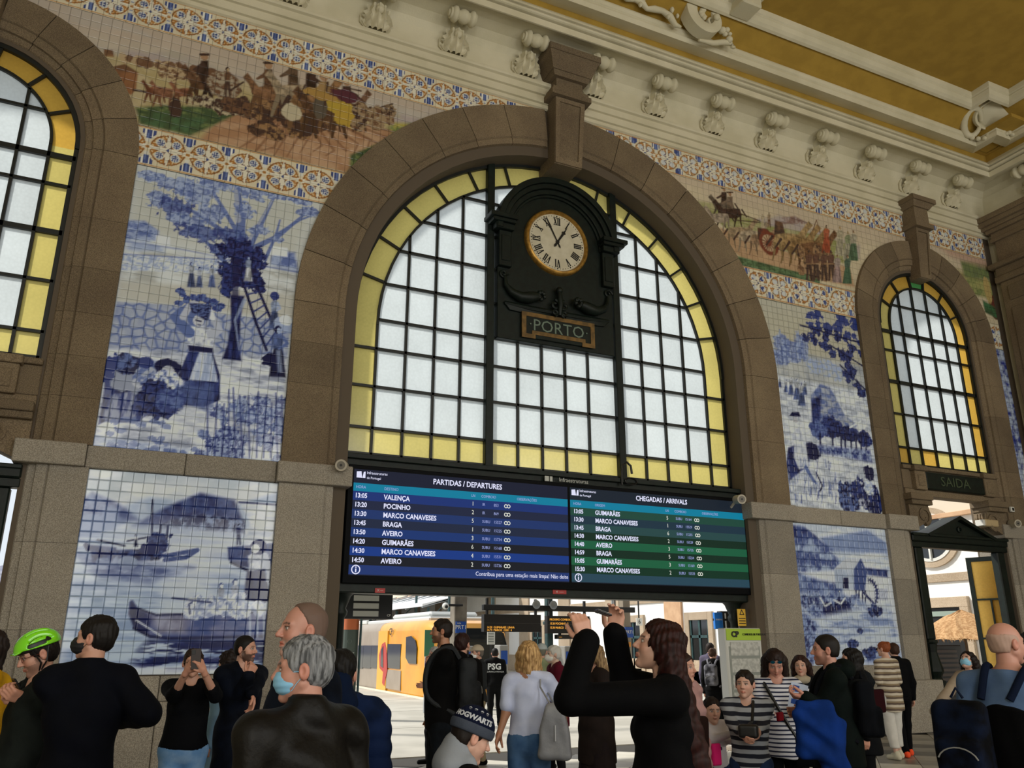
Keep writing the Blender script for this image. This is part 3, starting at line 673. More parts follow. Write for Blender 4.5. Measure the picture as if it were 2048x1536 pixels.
# ---------------- departures and arrivals screen ----------------
BX0,BX1,BZ0,BZ1=3.05,10.93,2.575,4.37; BY=.12
g=thing('departures_board','wide dark electronic board with blue departures half and green arrivals half','display',((BX0+BX1)/2,BY,BZ0))
MB().box(BX0-.02,BX1+.02,BY,BY+.12,BZ0-.02,BZ1+.02,.01).build('housing',mat('screen_housing','#05070b',.6,spec=.1),g)
def em(name,c,s=1.): 
    return mat(name,'#020202',.5,emit=c,es=s,spec=.1)
# board local mapping from the picture: position along board measured on the board plane
def brow(x0,x1,z0,z1,c,name='row'):
    MB().add([(x0,BY-.004,z0),(x1,BY-.004,z0),(x1,BY-.004,z1),(x0,BY-.004,z1)],[(0,1,2,3)]).build(name,em('led_'+c.strip('#'),c,.55),g)
SX0,SXM,SX1=3.12,7.02,10.86
brow(SX0,6.95,BZ0+.10,BZ1-.05,'#262b42','screen_field'); brow(7.0,SX1,BZ0+.10,BZ1-.05,'#26313f','screen_field')
def zrow(k): return BZ0+.13+ (8-k)*.1665   # k=0 header bar, 1..8 rows, 9 ticker
hdr_z=4.055
def rows(x0,x1,cols,hc):
    z=4.10; MB().add([(x0,BY-.006,z-.13),(x1,BY-.006,z-.13),(x1,BY-.006,z),(x0,BY-.006,z)],[(0,1,2,3)]).build('header_bar',em('led_header','#1187a8',.8),g)
    h=(z-.13-(BZ0+.115))/9
    for i,c in enumerate(cols):
        z1=z-.13-h*i; MB().add([(x0,BY-.006,z1-h),(x1,BY-.006,z1-h),(x1,BY-.006,z1),(x0,BY-.006,z1)],[(0,1,2,3)]).build('row',em('led_'+c.strip('#'),c,.6),g)
    return h
bl=['#27418c','#2b3350','#2a4380','#2b3550','#254488','#22252f','#2148a0','#22252f','#2c4588']
gn=['#2c5a4c','#2a4354','#355a5a','#1d3a2c','#27724f','#1c3a2c','#28744f','#1c4230','#35586a']
h=rows(SX0,6.95,bl,0); rows(7.0,SX1,gn,0)
TW=em('led_text','#e4e6ff',.95); TB=em('led_text_dim','#a9b4ee',.8); TG=em('led_text_warm','#e6e8dc',.9)
def T(s,x,z,size,m=TW,al='LEFT',b=.0): text(s,size*.76,(x,BY-.010,z),m,g,align=al,extr=.001,bold=b*.9,xs=.88)
def logo(x,z,k=1.):
    mb=MB(); mb.add([(x,BY-.01,z-.07*k),(x+.12*k,BY-.01,z-.07*k),(x+.10*k,BY-.01,z+.07*k),(x,BY-.01,z+.06*k)],[(0,1,2,3)]); mb.add([(x+.125*k,BY-.01,z-.07*k),(x+.19*k,BY-.01,z-.07*k),(x+.19*k,BY-.01,z+.07*k),(x+.15*k,BY-.01,z+.06*k)],[(0,1,2,3)]); mb.build('logo',TW,g)
    T('Infraestruturas',x+.22*k,z+.035,.085); T('de Portugal',x+.22*k,z-.045,.075)
logo(3.16,4.235,.75); logo(7.03,4.235,.75)
T('PARTIDAS / DEPARTURES',5.06,4.215,.165,al='CENTER',b=.003); T('CHEGADAS / ARRIVALS',8.95,4.22,.165,al='CENTER',b=.003)
def infinity(x,z):
    mb=MB()
    for s in (-1,1): mb.lathe([(.020,0),(.034,0)],(x+s*.026,BY-.010,z),'y',12)
    mb.build('operator_mark',TG,g)
def table(x0,data,heads,cols,key):
    for t,x in heads: T(t,x0+x,4.035,.085,TB)
    for i,(tm,dst,ln,kd,no) in enumerate(data):
        z=4.10-.13-h*(i+.5)
        T(tm,x0+cols[0],z,.135,b=.003); T(dst,x0+cols[1],z,.145,b=.003); T(ln,x0+cols[2],z,.13,TG); T(kd,x0+cols[3],z,.09,TB); T(no,x0+cols[4],z,.09,TB); infinity(x0+cols[5],z)
    z=4.10-.13-h*8.5
    mb=MB(); mb.lathe([(.055,0),(.072,0)],(x0+.13,BY-.01,z),'y',20); mb.add([(x0+.12,BY-.01,z-.04),(x0+.14,BY-.01,z-.04),(x0+.14,BY-.01,z+.015),(x0+.12,BY-.01,z+.015)],[(0,1,2,3)]); mb.lathe([(0,0),(.012,0)],(x0+.13,BY-.01,z+.035),'y',8); mb.build('info_mark',TW,g)
table(3.10,[('13:05','VALENÇA','1','IR','853'),('13:20','POCINHO','2','IR','869'),('13:30','MARCO CANAVESES','5','SUBU','15527'),('13:45','BRAGA','1','SUBU','15225'),('13:50','AVEIRO','3','SUBU','15734'),('14:20','GUIMARÃES','6','SUBU','15168'),('14:30','MARCO CANAVESES','4','SUBU','15531'),('14:50','AVEIRO','2','SUBU','15736')],
  [('HORA',.06),('DESTINO',.52),('LN',2.02),('COMBOIO',2.20),('OBSERVAÇÕES',2.86)],(.05,.52,2.03,2.22,2.43,2.68),'p')
table(7.0,[('13:05','GUIMARÃES','5','SUBU','15164'),('13:30','MARCO CANAVESES','1','SUBU','15529'),('13:45','BRAGA','6','SUBU','15235'),('14:30','MARCO CANAVESES','2','SUBU','15529'),('14:40','AVEIRO','3','SUBU','15735'),('14:59','BRAGA','5','SUBU','15234'),('15:05','GUIMARÃES','3','SUBU','15169'),('15:30','MARCO CANAVESES','2','SUBU','15533')],
  [('HORA',.06),('ORIGEM',.5),('LN',2.02),('COMBOIO',2.22),('OBSERVAÇÕES',2.85)],(.06,.5,2.03,2.24,2.45,2.72),'c')
T('Contribua para uma estação mais limpa! Não deite',6.93,4.10-.13-h*8.5,.125,al='RIGHT')
# small things on and around the beam
text('Infraestruturas',.10,(7.1,.145,4.445),mat('dull_white_letters','#b9bcb8',.5),beam,align='CENTER')
mb=MB(); mb.box(6.52,6.60,.14,.16,4.40,4.49).box(6.62,6.67,.14,.16,4.40,4.49); mb.build('logo',mat('dull_white_letters'),beam)
red=mat('red_notice','#b02c28',.5)
for i,(px,py,w_) in enumerate(((760,1181,.16),(1119,1184,.26))):
    x,z=at(px,py,.19); o=thing('red_notice','small red notice sticker under the %s'%('departures half' if i==0 else 'arrivals half, by the middle'),'sticker',(x,.19,z))
    MB().box(x-w_/2,x+w_/2,.185,.198,z-.035,z+.035).build('sticker_sheet',red,o); text('X  -----' if i else 'X ---',.05,(x,.183,z),M_white,o)
# cable loop on the beam
x,z=at(1240,960,.2); o=MB().tube([(x,.14,z-.1),(x,.13,z+.15),(x+.03,.13,z+.28),(x+.12,.13,z+.33),(x+.2,.13,z+.27),(x+.22,.13,z+.12)],.022,8).build('cable_loop',M_black); tag(smooth(o),'black cable bent in a loop on top of the arrivals screen','cable')
o=MB().tube([(x+.0+.2+.13*math.cos(t*.5),.13,z-.02+.06*math.sin(t*.5)) for t in range(14)],.015,6).build('cable_coil',M_black); tag(smooth(o),'black coiled cable on top of the arrivals screen','cable')
def cctv(x,y,z,dx,label):
    g=thing('bullet_camera',label,'camera',(x,y,z)); u=Vector((dx,-.9,-.12)).normalized()
    p=Vector((x,y,z)); m_=mat('camera_beige','#b5ad9c',.5)
    mb=MB(); mb.tube([p-u*.04,p+u*.16,p+u*.20],[.085,.085,.09],16); smooth(mb.build('camera_body',m_,g),40)
    mb=MB(); mb.tube([p+u*.198,p+u*.204],[.062,.062],16); mb.build('lens_ring',mat('camera_grey','#6d685e',.4),g)
    mb=MB(); mb.tube([p+u*.203,p+u*.208],[.02,.02],10); mb.build('lens',M_black,g)
    MB().tube([p,p+Vector((.0,.10,-.05)),p+Vector((0,.2,-.12))],.025,8).build('bracket',m_,g)
x,z=at(692,924,-.35); cctv(x,-.16,z*1.0-.03,-.35,'beige bullet camera on the left impost beside the departures screen')
x,z=at(1490,997,-.3); cctv(x-.05,-.14,z,-.25,'beige bullet camera on the right impost beside the arrivals screen')
x,z=at(2032,1046,-.2); cctv(x,-.1,z,-.3,'beige bullet camera on the pier at the right edge below the small alarm box')
x,z=at(2022,1019,-.09); g=thing('alarm_box','small white alarm box on the pier right of the SAIDA sign','box',(x,-.1,z)); MB().box(x-.06,x+.06,-.14,-.08,z-.06,z+.06,.01).build('box_body',M_white,g); MB().box(x-.03,x+.03,-.147,-.138,z-.035,z+.03).build('box_window',M_black,g)
x,z=at(1960,1050,.2); g=thing('flood_light','beige flood lamp under the right scroll console of the exit','lamp',(x,.05,z)); MB().box(x-.2,x+.24,-.1,.15,z-.07,z+.09,.02).build('lamp_body',mat('lamp_beige','#b9a47e',.5),g); MB().box(x-.26,x-.19,-.08,.13,z-.06,z+.08,.01).build('lamp_glass',M_white,g)
# ---------------- floor of the hall: grey and white stone slabs ----------------
fl=struct(MB().box(XL-.4,XR+.4,-22.4,.8,-.3,-.02).build('floor',mat('floor_bed','#3d3a35',.9)))
FLM=[mat('slab_pale','#a9a498',.35,c2='#989387',scale=2.2,bump=.05,bscale=8),mat('slab_dark','#5a5750',.35,c2='#4a4843',scale=2.5,bump=.05,bscale=8),mat('slab_mid','#8f8a80',.35,c2='#7f7b72',scale=2,bump=.05,bscale=8),mat('slab_daylit','#d6d2c6',.5,c2='#c9c5b8',scale=2,bump=.05,bscale=8)]
# diagonal chequer of marble slabs near the viewer singly, the rest joined
def slabs():
    s=.56; cells=[]
    for i in range(-34,40):
        for j in range(-34,40):
            cx_=(i+j)*s*.7071+6.9; cy_=(i-j)*s*.7071-6
            if XL+.3<cx_<XR-.2 and -11.5<cy_<-.35: cells.append((cx_,cy_,3 if (abs(cx_-6.9)<4.3 and cy_>-3.6 and (i+j)%5) else ((i*1+j*0)%2 if (i%3) else 2)))  # lightest slabs inside the archway: entering daylight put into their colour
    d=[((c[0])**2+(c[1]+D)**2,c) for c in cells]
    # only cells in the view cone
    vis=[c for c in cells if True]
    key=lambda c: math.hypot(c[0]-12.5,c[1]+3)
    vis.sort(key=key); near=vis[:300]; rest=vis[300:]
    meshes={}
    h=s/2-.004
    for k in range(4):
        mb=MB(); q=[(0,-h*1.414,0),(h*1.414,0,0),(0,h*1.414,0),(-h*1.414,0,0)]; mb.add([(x,y,-.03) for x,y,_ in q]+[(x,y,-.003) for x,y,_ in q]+[(x*.985,y*.985,0) for x,y,_ in q],[(8,9,10,11)]+[(l*4+i,l*4+(i+1)%4,l*4+4+(i+1)%4,l*4+4+i) for l in range(2) for i in range(4)])
        o=mb.build('floor_slab',FLM[k],None,link=False); meshes[k]=o.data; bpy.data.objects.remove(o)
    for c in near:
        o=bpy.data.objects.new('floor_slab',meshes[c[2]]); COL.objects.link(o); o.parent=fl; o.location=(c[0],c[1],0)
    mb=MB(); mb.fixn=False
    for c in rest:
        mb.cur=c[2]; q=[(0,-h*1.414),(h*1.414,0),(0,h*1.414),(-h*1.414,0)]; mb.add([(c[0]+x,c[1]+y,0) for x,y in q],[(0,1,2,3)])
    o=mb.build('floor_slabs',FLM,fl); o['kind']='stuff'
slabs()
struct(MB().box(XL-.4,XR+.4,-22.4,-11.2,-.02,-.001).build('floor_far',FLM[2])).name='trim_10'
# ---------------- painted tiles ----------------
# Every tile is a piece of its own; the pictures are glaze colours on the tiles.
_rs=np.random.RandomState(5); _G=_rs.rand(256,256)
def vnoise(x,y):
    xi=np.floor(x).astype(int); yi=np.floor(y).astype(int); fx=x-xi; fy=y-yi; fx=fx*fx*(3-2*fx); fy=fy*fy*(3-2*fy)
    g=lambda a,b:_G[a&255,b&255]
    return (g(xi,yi)*(1-fx)+g(xi+1,yi)*fx)*(1-fy)+(g(xi,yi+1)*(1-fx)+g(xi+1,yi+1)*fx)*fy
def fbm(x,y,o=4):
    s=0;a=.5;t=0
    for i in range(o): s=s+a*vnoise(x+17.3*i,y+5.1*i); t+=a; x=x*2.03;y=y*2.03;a*=.55
    return s/t
def voro(x,y,s):
    """distance to the nearest cell border, for painted stones"""
    X=x*s;Y=y*s; xi=np.floor(X).astype(int); yi=np.floor(Y).astype(int); d1=np.full(X.shape,9.); d2=np.full(X.shape,9.)
    for a in (-1,0,1):
        for b in (-1,0,1):
            cx=xi+a+_G[(xi+a)&255,(yi+b)&255]*.8; cy=yi+b+_G[(yi+b)&255,(xi+a+71)&255]*.8
            d=np.hypot(X-cx,Y-cy); d2=np.where(d<d1,d1,np.minimum(d2,d)); d1=np.minimum(d1,d)
    return d2-d1
class Glaze:
    def __init__(s,X,Z,base): s.X=X; s.Z=Z; s.c=np.tile(np.array(base,float),(len(X),1)); s.blue=False
    def mixin(s,m,c):
        m=np.clip(m,0,1)[:,None]; s.c=s.c*(1-m)+np.asarray(c)*m
    def mask_poly(s,px,soft=.02,conv=True):
        P=[at(*p) for p in px] if conv else px
        x,z=s.X,s.Z; ins=np.zeros(len(x),bool); dmin=np.full(len(x),9.)
        for i in range(len(P)):
            (x0,z0),(x1,z1)=P[i-1],P[i]
            if z0!=z1:
                c=((z0>z)!=(z1>z))&(x<(x1-x0)*(z-z0)/(z1-z0)+x0); ins^=c
            dx,dz=x1-x0,z1-z0; t=np.clip(((x-x0)*dx+(z-z0)*dz)/(dx*dx+dz*dz+1e-9),0,1); dmin=np.minimum(dmin,np.hypot(x-x0-t*dx,z-z0-t*dz))
        return np.clip(.5+np.where(ins,dmin,-dmin)/max(soft,1e-3)*.5,0,1)
    def poly(s,px,c,soft=.015,a=1.,n=0,ns=8,ns2=None):
        m=s.mask_poly(px,soft)*a
        if n: m=m*np.clip(1-n+2*n*(fbm(s.X*ns+3,s.Z*(ns2 or ns)+9)-.5)*2+.0*m,0,1.3)
        s.mixin(m,c)
    def shade(s,px,c0,c1,soft=.015,ns=9,ns2=None,lo=.35,hi=.65,oct=4):
        """area filled with brush texture between two glazes"""
        m=s.mask_poly(px,soft); f=np.clip((fbm(s.X*ns+1.7,s.Z*(ns2 or ns)+4.2,oct)-lo)/(hi-lo),0,1)[:,None]
        col=np.array(c0)*(1-f)+np.array(c1)*f; m=m[:,None]; s.c=s.c*(1-m)+col*m
    def line(s,px,w,c,a=1.,w1=None):
        P=[at(*p) for p in px]; d=np.full(len(s.X),9.); n=len(P)-1
        for i in range(n):
            (x0,z0),(x1,z1)=P[i],P[i+1]; dx,dz=x1-x0,z1-z0; t=np.clip(((s.X-x0)*dx+(s.Z-z0)*dz)/(dx*dx+dz*dz+1e-9),0,1)
            ww=w if w1 is None else w+(w1-w)*(i+t)/n
            d=np.minimum(d,np.hypot(s.X-x0-t*dx,s.Z-z0-t*dz)-ww)
        s.mixin(np.clip(.5-d/.016,0,1)*a,c)
    def blob(s,px,py,rx,rz,c,rough=.5,ns=9,a=1.,thr=.5,c2=None):
        cx,cz=at(px,py); d=np.hypot((s.X-cx)/rx,(s.Z-cz)/rz); f=fbm(s.X*ns+px*.013,s.Z*ns+py*.017,4)
        m=np.clip((1-d+(f-.5)*2*rough)/.12,0,1)*a
        if c2 is not None:
            g=np.clip((fbm(s.X*ns*2.3+7,s.Z*ns*2.3,3)-.38)/.24,0,1)[:,None]; c=np.array(c)*(1-g)+np.array(c2)*g
            m=m[:,None]; s.c=s.c*(1-m)+c*m
        else: s.mixin(m,c)
    def figure(s,px,py,h,dress,skin,top,head=None,lean=0,arms=(),skirt=True):
        """small painted figure, foot point px,py, height in pixels"""
        k=h/100.; w=lambda a,b:(px+(a+lean*(b/100.))*k,py-b*k)
        dk=tuple(np.array(dress)*.55)
        if skirt:
            s.shade([w(-17,2),w(15,0),w(10,45),w(7,58),w(-7,58),w(-11,42)],dress,dk,.012,22,6)
        else:
            s.poly([w(-9,0),w(-3,0),w(0,40),w(5,0),w(12,1),w(8,52),w(-8,52)],dress,.012)
        s.shade([w(-9,55),w(8,55),w(11,78),w(5,84),w(-5,84),w(-11,76)],top,tuple(np.array(top)*.7),.012,20)
        for a in arms:
            s.line([w(a[0]*9,77)]+[w(*q) for q in a[1:]],.028*h/100.,skin if len(a)>3 else top,1.,.018*h/100.)
        s.blob(*w(0,91),.06*k*.9,.075*k*.9,head or dk,.1); s.blob(*w(2,89),.035*k,.05*k,skin,.1)
W_=(.82,.84,.76); CR=(.70,.66,.50); B1=(.47,.56,.74); B2=(.21,.30,.64); B3=(.08,.13,.50); B4=(.03,.045,.27); LW=(.88,.90,.87)
def tile_field(name,label,x0,x1,z0,z1,ts,res,painter,near,skip=None,cat='tile panel',m=None,parent_kind=None,group=None):
    nx=max(1,round((x1-x0)/ts)); nz=max(1,round((z1-z0)/ts)); tx=(x1-x0)/nx; tz=(z1-z0)/nz
    g=thing(name,label,cat,((x0+x1)/2,0,z0),group)
    cells=[(i,j) for j in range(nz) for i in range(nx) if not (skip and skip(x0+i*tx,x0+(i+1)*tx,z0+j*tz,z0+(j+1)*tz))]
    bed=MB(); bed.fixn=False
    for i,j in cells: bed.add([(x0+i*tx,.008,z0+j*tz),(x0+(i+1)*tx,.008,z0+j*tz),(x0+(i+1)*tx,.008,z0+(j+1)*tz),(x0+i*tx,.008,z0+(j+1)*tz)],[(0,1,2,3)])
    bed.build('mortar_bed',mat('tile_grout','#4a4c52',.9),g)
    cells.sort(key=lambda c:math.hypot(x0+(c[0]+.5)*tx-near[0],z0+(c[1]+.5)*tz-near[1]))
    gp=.0010; r=res; rr=np.random.RandomState(3)
    u=np.concatenate([[0],np.linspace(0,1,r+1),[1]]); L=len(u)
    U,V=np.meshgrid(u,u); edge=np.zeros((L,L),bool); edge[0]=edge[-1]=True; edge[:,0]=edge[:,-1]=True
    U=U.ravel();V=V.ravel();edge=edge.ravel()
    q=np.array([(j*L+i,j*L+i+1,(j+1)*L+i+1,(j+1)*L+i) for j in range(L-1) for i in range(L-1)])
    N=len(cells); ci=np.array([c[0] for c in cells]); cj=np.array([c[1] for c in cells])
    AX=(x0+(ci[:,None]+gp/tx+U[None,:]*(1-2*gp/tx))*tx); AZ=(z0+(cj[:,None]+gp/tz+V[None,:]*(1-2*gp/tz))*tz)
    tilt=rr.randn(N,3)*np.array([.0008,.008,.008]); 
    AY=np.where(edge[None,:],.006,tilt[:,:1]+tilt[:,1:2]*(U[None,:]-.5)*tx+tilt[:,2:3]*(V[None,:]-.5)*tz)
    gl=Glaze(AX.ravel(),AZ.ravel(),W_); painter(gl)
    if 'blue and white' in label: lum=gl.c.mean(1,keepdims=True); gl.c=gl.c*np.clip((lum/.64)**.80,.2,1.06)*np.array([.88,.955,1.16])
    tone=1+rr.randn(N)*.022; col=np.where(edge[None,:,None],.45,1.)*np.clip(gl.c.reshape(N,L*L,3)*tone[:,None,None]*np.array([1,1,.99]),0,1)
    if m is None: m=mat('glazed_tile','#ffffff',.16,vcol=True,spec=.55)
    def mk(nm,idx,parent,kind=None):
        k=len(idx); n=L*L; me=bpy.data.meshes.new(nm); me.vertices.add(n*k); me.loops.add(len(q)*4*k); me.polygons.add(len(q)*k)
        co=np.stack([AX[idx]-g.location.x,AY[idx],AZ[idx]-g.location.z],-1).reshape(-1)
        me.vertices.foreach_set('co',co.astype(np.float32))
        lv=(q.ravel()[None,:]+np.arange(k)[:,None]*n).ravel(); me.loops.foreach_set('vertex_index',lv.astype(np.int32))
        me.polygons.foreach_set('loop_start',(np.arange(len(q)*k)*4).astype(np.int32)); me.polygons.foreach_set('loop_total',np.full(len(q)*k,4,np.int32))
        a=me.color_attributes.new('Col','FLOAT_COLOR','POINT'); cc=np.ones((n*k,4),np.float32); cc[:,:3]=col[idx].reshape(-1,3); a.data.foreach_set('color',cc.ravel())
        me.materials.append(m); me.update(calc_edges=True)
        o=bpy.data.objects.new(nm,me); COL.objects.link(o); o.parent=g
        if kind: o['kind']=kind
    for i in range(min(300,N)): mk('tile',np.array([i]),g)
    if N>300: mk('tiles',np.arange(300,N),g,'stuff')
    return g
def arch_skip(x0,x1,z0,z1):
    for cx,cz,r in ARCH.values():
        if all(math.hypot(x-cx,max(0,z-cz))<r-.03 for x in (x0,x1) for z in (z0,z1)): return True
    return False
def edge_fade(s): pass
# --- blue panels: rural and river scenes, simplified in the same places and tones ---
def paint_harvest(s):
    f=fbm(s.X*1.5,s.Z*1.5)
    s.c[:]=np.array(W_)*.93+(f[:,None]-.5)*.08
    s.poly([(270,330),(650,400),(600,520),(240,470)],(.66,.65,.52),.2,.8)
    # distant hill, hedge and house
    s.shade([(245,470),(300,478),(360,500),(470,520),(600,540),(600,560),(240,520)],B1,W_,.03,4,9)
    s.shade([(255,440),(290,442),(318,462),(316,482),(250,478)],B2,B1,.02,16,30)
    s.shade([(545,500),(590,505),(596,540),(540,530)],B2,B1,.03,14)
    s.line([(245,482),(360,498),(470,520),(600,545)],.012,B2,.6)
    s.poly([(312,470),(340,474),(340,492),(312,488)],LW,.01); s.poly([(540,492),(575,496),(575,514),(540,510)],LW,.01)
    # meadow, sandy path, far wall
    s.shade([(243,500),(470,515),(600,548),(600,600),(240,560)],(.60,.60,.52),W_,.04,3,8)
    s.shade([(246,508),(455,520),(450,548),(243,540)],B1,W_,.01,30,30); s.line([(246,508),(455,520),(600,545)],.012,B2,.7)
    s.poly([(237,560),(595,590),(590,640),(232,600)],(.68,.65,.52),.05,.9)
    # near rubble wall
    m=s.mask_poly([(233,603),(345,610),(470,632),(580,640),(575,715),(450,712),(215,700)],.01); v=voro(s.X,s.Z,6.5)
    t=np.clip(v/.28,0,1)*np.clip(.55+fbm(s.X*9,s.Z*9)*.7,0,1); col=np.array(B2)*(1-t[:,None])+np.array((.56,.60,.66))*t[:,None]; m=m[:,None]; s.c=s.c*(1-m)+col*m
    # ground
    s.shade([(215,698),(450,708),(576,712),(560,925),(186,895)],(.44,.48,.58),LW,.03,4,13,.3,.62)
    s.shade([(186,870),(400,900),(560,915),(560,925),(186,895)],B1,LW,.03,6,18)
    # tree: trunk, boughs, foliage masses
    for a,b,c_,w_,w2 in (((475,560),(482,440),(470,350),.10,.04),((483,520),(520,450),(548,395),.07,.02),((500,500),(560,470),(625,415),.05,.015),((470,480),(400,430),(340,400),.05,.012),((478,470),(430,390),(400,355),.04,.012),((530,520),(552,470),(560,440),.03,.012),((552,470),(600,440),(640,425),.025,.01),((465,540),(400,470),(350,440),.04,.01)): s.line([a,b,c_],w_,B2,.95,w2)
    s.line([(476,440),(470,352)],.05,(.55,.58,.62),.8,.02); s.line([(487,500),(545,400)],.03,(.55,.58,.62),.8,.01)
    for px,py,rx,rz,c in ((340,365,.28,.13,B2),(300,350,.25,.08,B1),(318,400,.2,.14,B2),(352,415,.26,.2,B3),(390,385,.3,.2,B2),(440,365,.34,.18,B2),(505,380,.3,.16,B2),(560,388,.3,.14,B1),(420,430,.26,.18,B2),(372,440,.3,.12,B2),(400,465,.34,.14,B3),(455,470,.3,.16,B3),(440,500,.2,.12,B3),(600,400,.2,.1,B1),(615,425,.2,.1,B1),(520,460,.2,.1,B1),(560,480,.1,.06,B1),(490,420,.16,.14,B2),(395,345,.3,.09,B1),(370,385,.2,.1,B2)):
        s.blob(px,py,rx,rz,c,.75,11,.9,c2=B1 if c==B2 else B2)
    for px,py,rx,rz in ((475,500,.34,.22),(470,545,.24,.26),(510,520,.2,.16),(505,560,.16,.2),(455,570,.12,.2),(520,575,.1,.12)): s.blob(px,py,rx,rz,B3,.55,13,1,c2=B4)
    s.shade([(461,590),(489,592),(481,640),(479,690),(483,722),(444,718),(455,690),(462,650)],B3,B4,.015,20,5)
    s.line([(489,600),(470,640),(478,700)],.03,B1,.7,.01); s.line([(472,520),(470,600)],.05,B4,.7)
    # ladder
    s.line([(478,540),(512,645),(533,700)],.022,B4); s.line([(502,545),(535,622),(553,665)],.022,B4)
    for k in range(9): s.line([(483+6.2*k,555+17*k),(506+5.6*k,556+13.6*k)],.012,B3)
    s.figure(497,563,52,LW,B1,B1,B3)
    # small women in the distance, woman with jar
    for px,h in ((383,52),(399,42),(424,45)): s.figure(px,575,h,B2,B1,(.6,.64,.68),B3)
    s.figure(549,660,70,B2,B1,B1,B4,arms=((1,(16,62),(6,55)),)); s.blob(550,592,.075,.08,B3,.2)
    s.blob(573,650,.18,.16,B1,.4); s.blob(572,640,.1,.1,LW,.3)
    s.figure(556,755,105,B4,B1,B2,B4,arms=((1,(18,65),(2,55)),)); s.blob(541,720,.13,.11,B4,.5); s.poly([(552,700),(562,700),(565,745),(556,745)],B1,.02,.7)
    # woman carrying the grape basket
    s.shade([(378,700),(400,702),(426,706),(440,750),(440,800),(408,814),(338,808),(356,752)],B3,B4,.012,26,5)
    s.shade([(398,704),(424,706),(436,764),(378,760)],LW,B1,.01,28,3); s.poly([(365,760),(430,768),(425,828),(352,800)],B2,.02,.75,.4,14)
    s.shade([(372,655),(400,648),(428,660),(430,695),(425,706),(378,702)],(.50,.54,.64),LW,.012,18); s.poly([(376,690),(426,696),(426,706),(378,702)],B4,.01)
    s.line([(378,665),(350,634),(378,612)],.085,B2,1,.05); s.line([(366,634),(380,610),(392,604)],.05,(.62,.64,.68),1,.04)
    s.line([(424,668),(438,660),(427,636)],.075,(.60,.63,.68),1,.04); s.line([(425,636),(421,622)],.04,LW)
    s.blob(392,638,.14,.13,B2,.2); s.blob(397,641,.085,.10,(.70,.71,.70),.12); s.line([(392,640),(402,643)],.012,B4); s.line([(396,649),(401,650)],.008,B4)
    s.shade([(378,606),(424,608),(420,632),(414,642),(384,626)],B4,B2,.012,30,60)
    for px,py in ((372,600),(386,596),(400,598),(414,600),(428,604),(366,590),(360,582),(358,606),(440,612),(404,594),(434,618)): s.blob(px,py,.07,.05,B3,.8,14,c2=B2)
    # kneeling women and baskets at the left
    s.shade([(213,740),(245,728),(282,742),(291,800),(292,832),(270,846),(212,842),(196,850),(205,800)],B3,B4,.012,24,6)
    s.shade([(222,788),(262,784),(290,815),(284,842),(232,846),(203,838)],(.42,.46,.60),B3,.015,24,5,.4,.6)
    s.blob(256,758,.3,.22,(.46,.50,.60),.25); s.blob(254,728,.27,.16,B4,.3,c2=B2); s.blob(278,740,.10,.14,B4,.3)
    s.line([(275,765),(292,775),(300,760)],.07,(.66,.68,.70),1,.05); s.blob(297,748,.2,.22,(.56,.60,.66),.4,c2=B2); s.blob(292,726,.12,.1,B3,.3)
    s.blob(337,736,.19,.15,B4,.25); s.blob(336,742,.09,.09,(.62,.63,.66),.15); s.blob(333,762,.22,.17,B2,.3,c2=LW); s.line([(310,765),(330,778),(345,775)],.06,LW,1,.04)
    s.blob(312,785,.25,.2,B4,.5,14,c2=B3); s.blob(318,812,.34,.2,B4,.4,12,c2=B3); s.blob(340,800,.2,.18,B3,.4,c2=B2)
    s.blob(218,735,.12,.2,B3,.8,14); s.line([(217,770),(219,720),(235,715)],.02,B3)
    # vines and undergrowth at the lower right
    for k in range(46):
        r=_G[k,3],_G[k,9],_G[k,17]; px=395+175*r[0]**.8; py=800+118*r[1]; 
        if px<430 and py<850: continue
        s.blob(px,py,.06+.10*r[2],.05+.09*r[2],B3 if r[2]>.45 else B2,.9,13,.9,c2=B1)
    for k in range(12): px=415+14*k; s.line([(px,915),(px+6*math.sin(k),770+40*_G[k,5])],.012,B3,.8)
    for k in range(34):
        px=215+190*_G[k,40]; py=835+70*_G[k,41]; s.blob(px,py,.07,.04,B2,.9,14,.7)
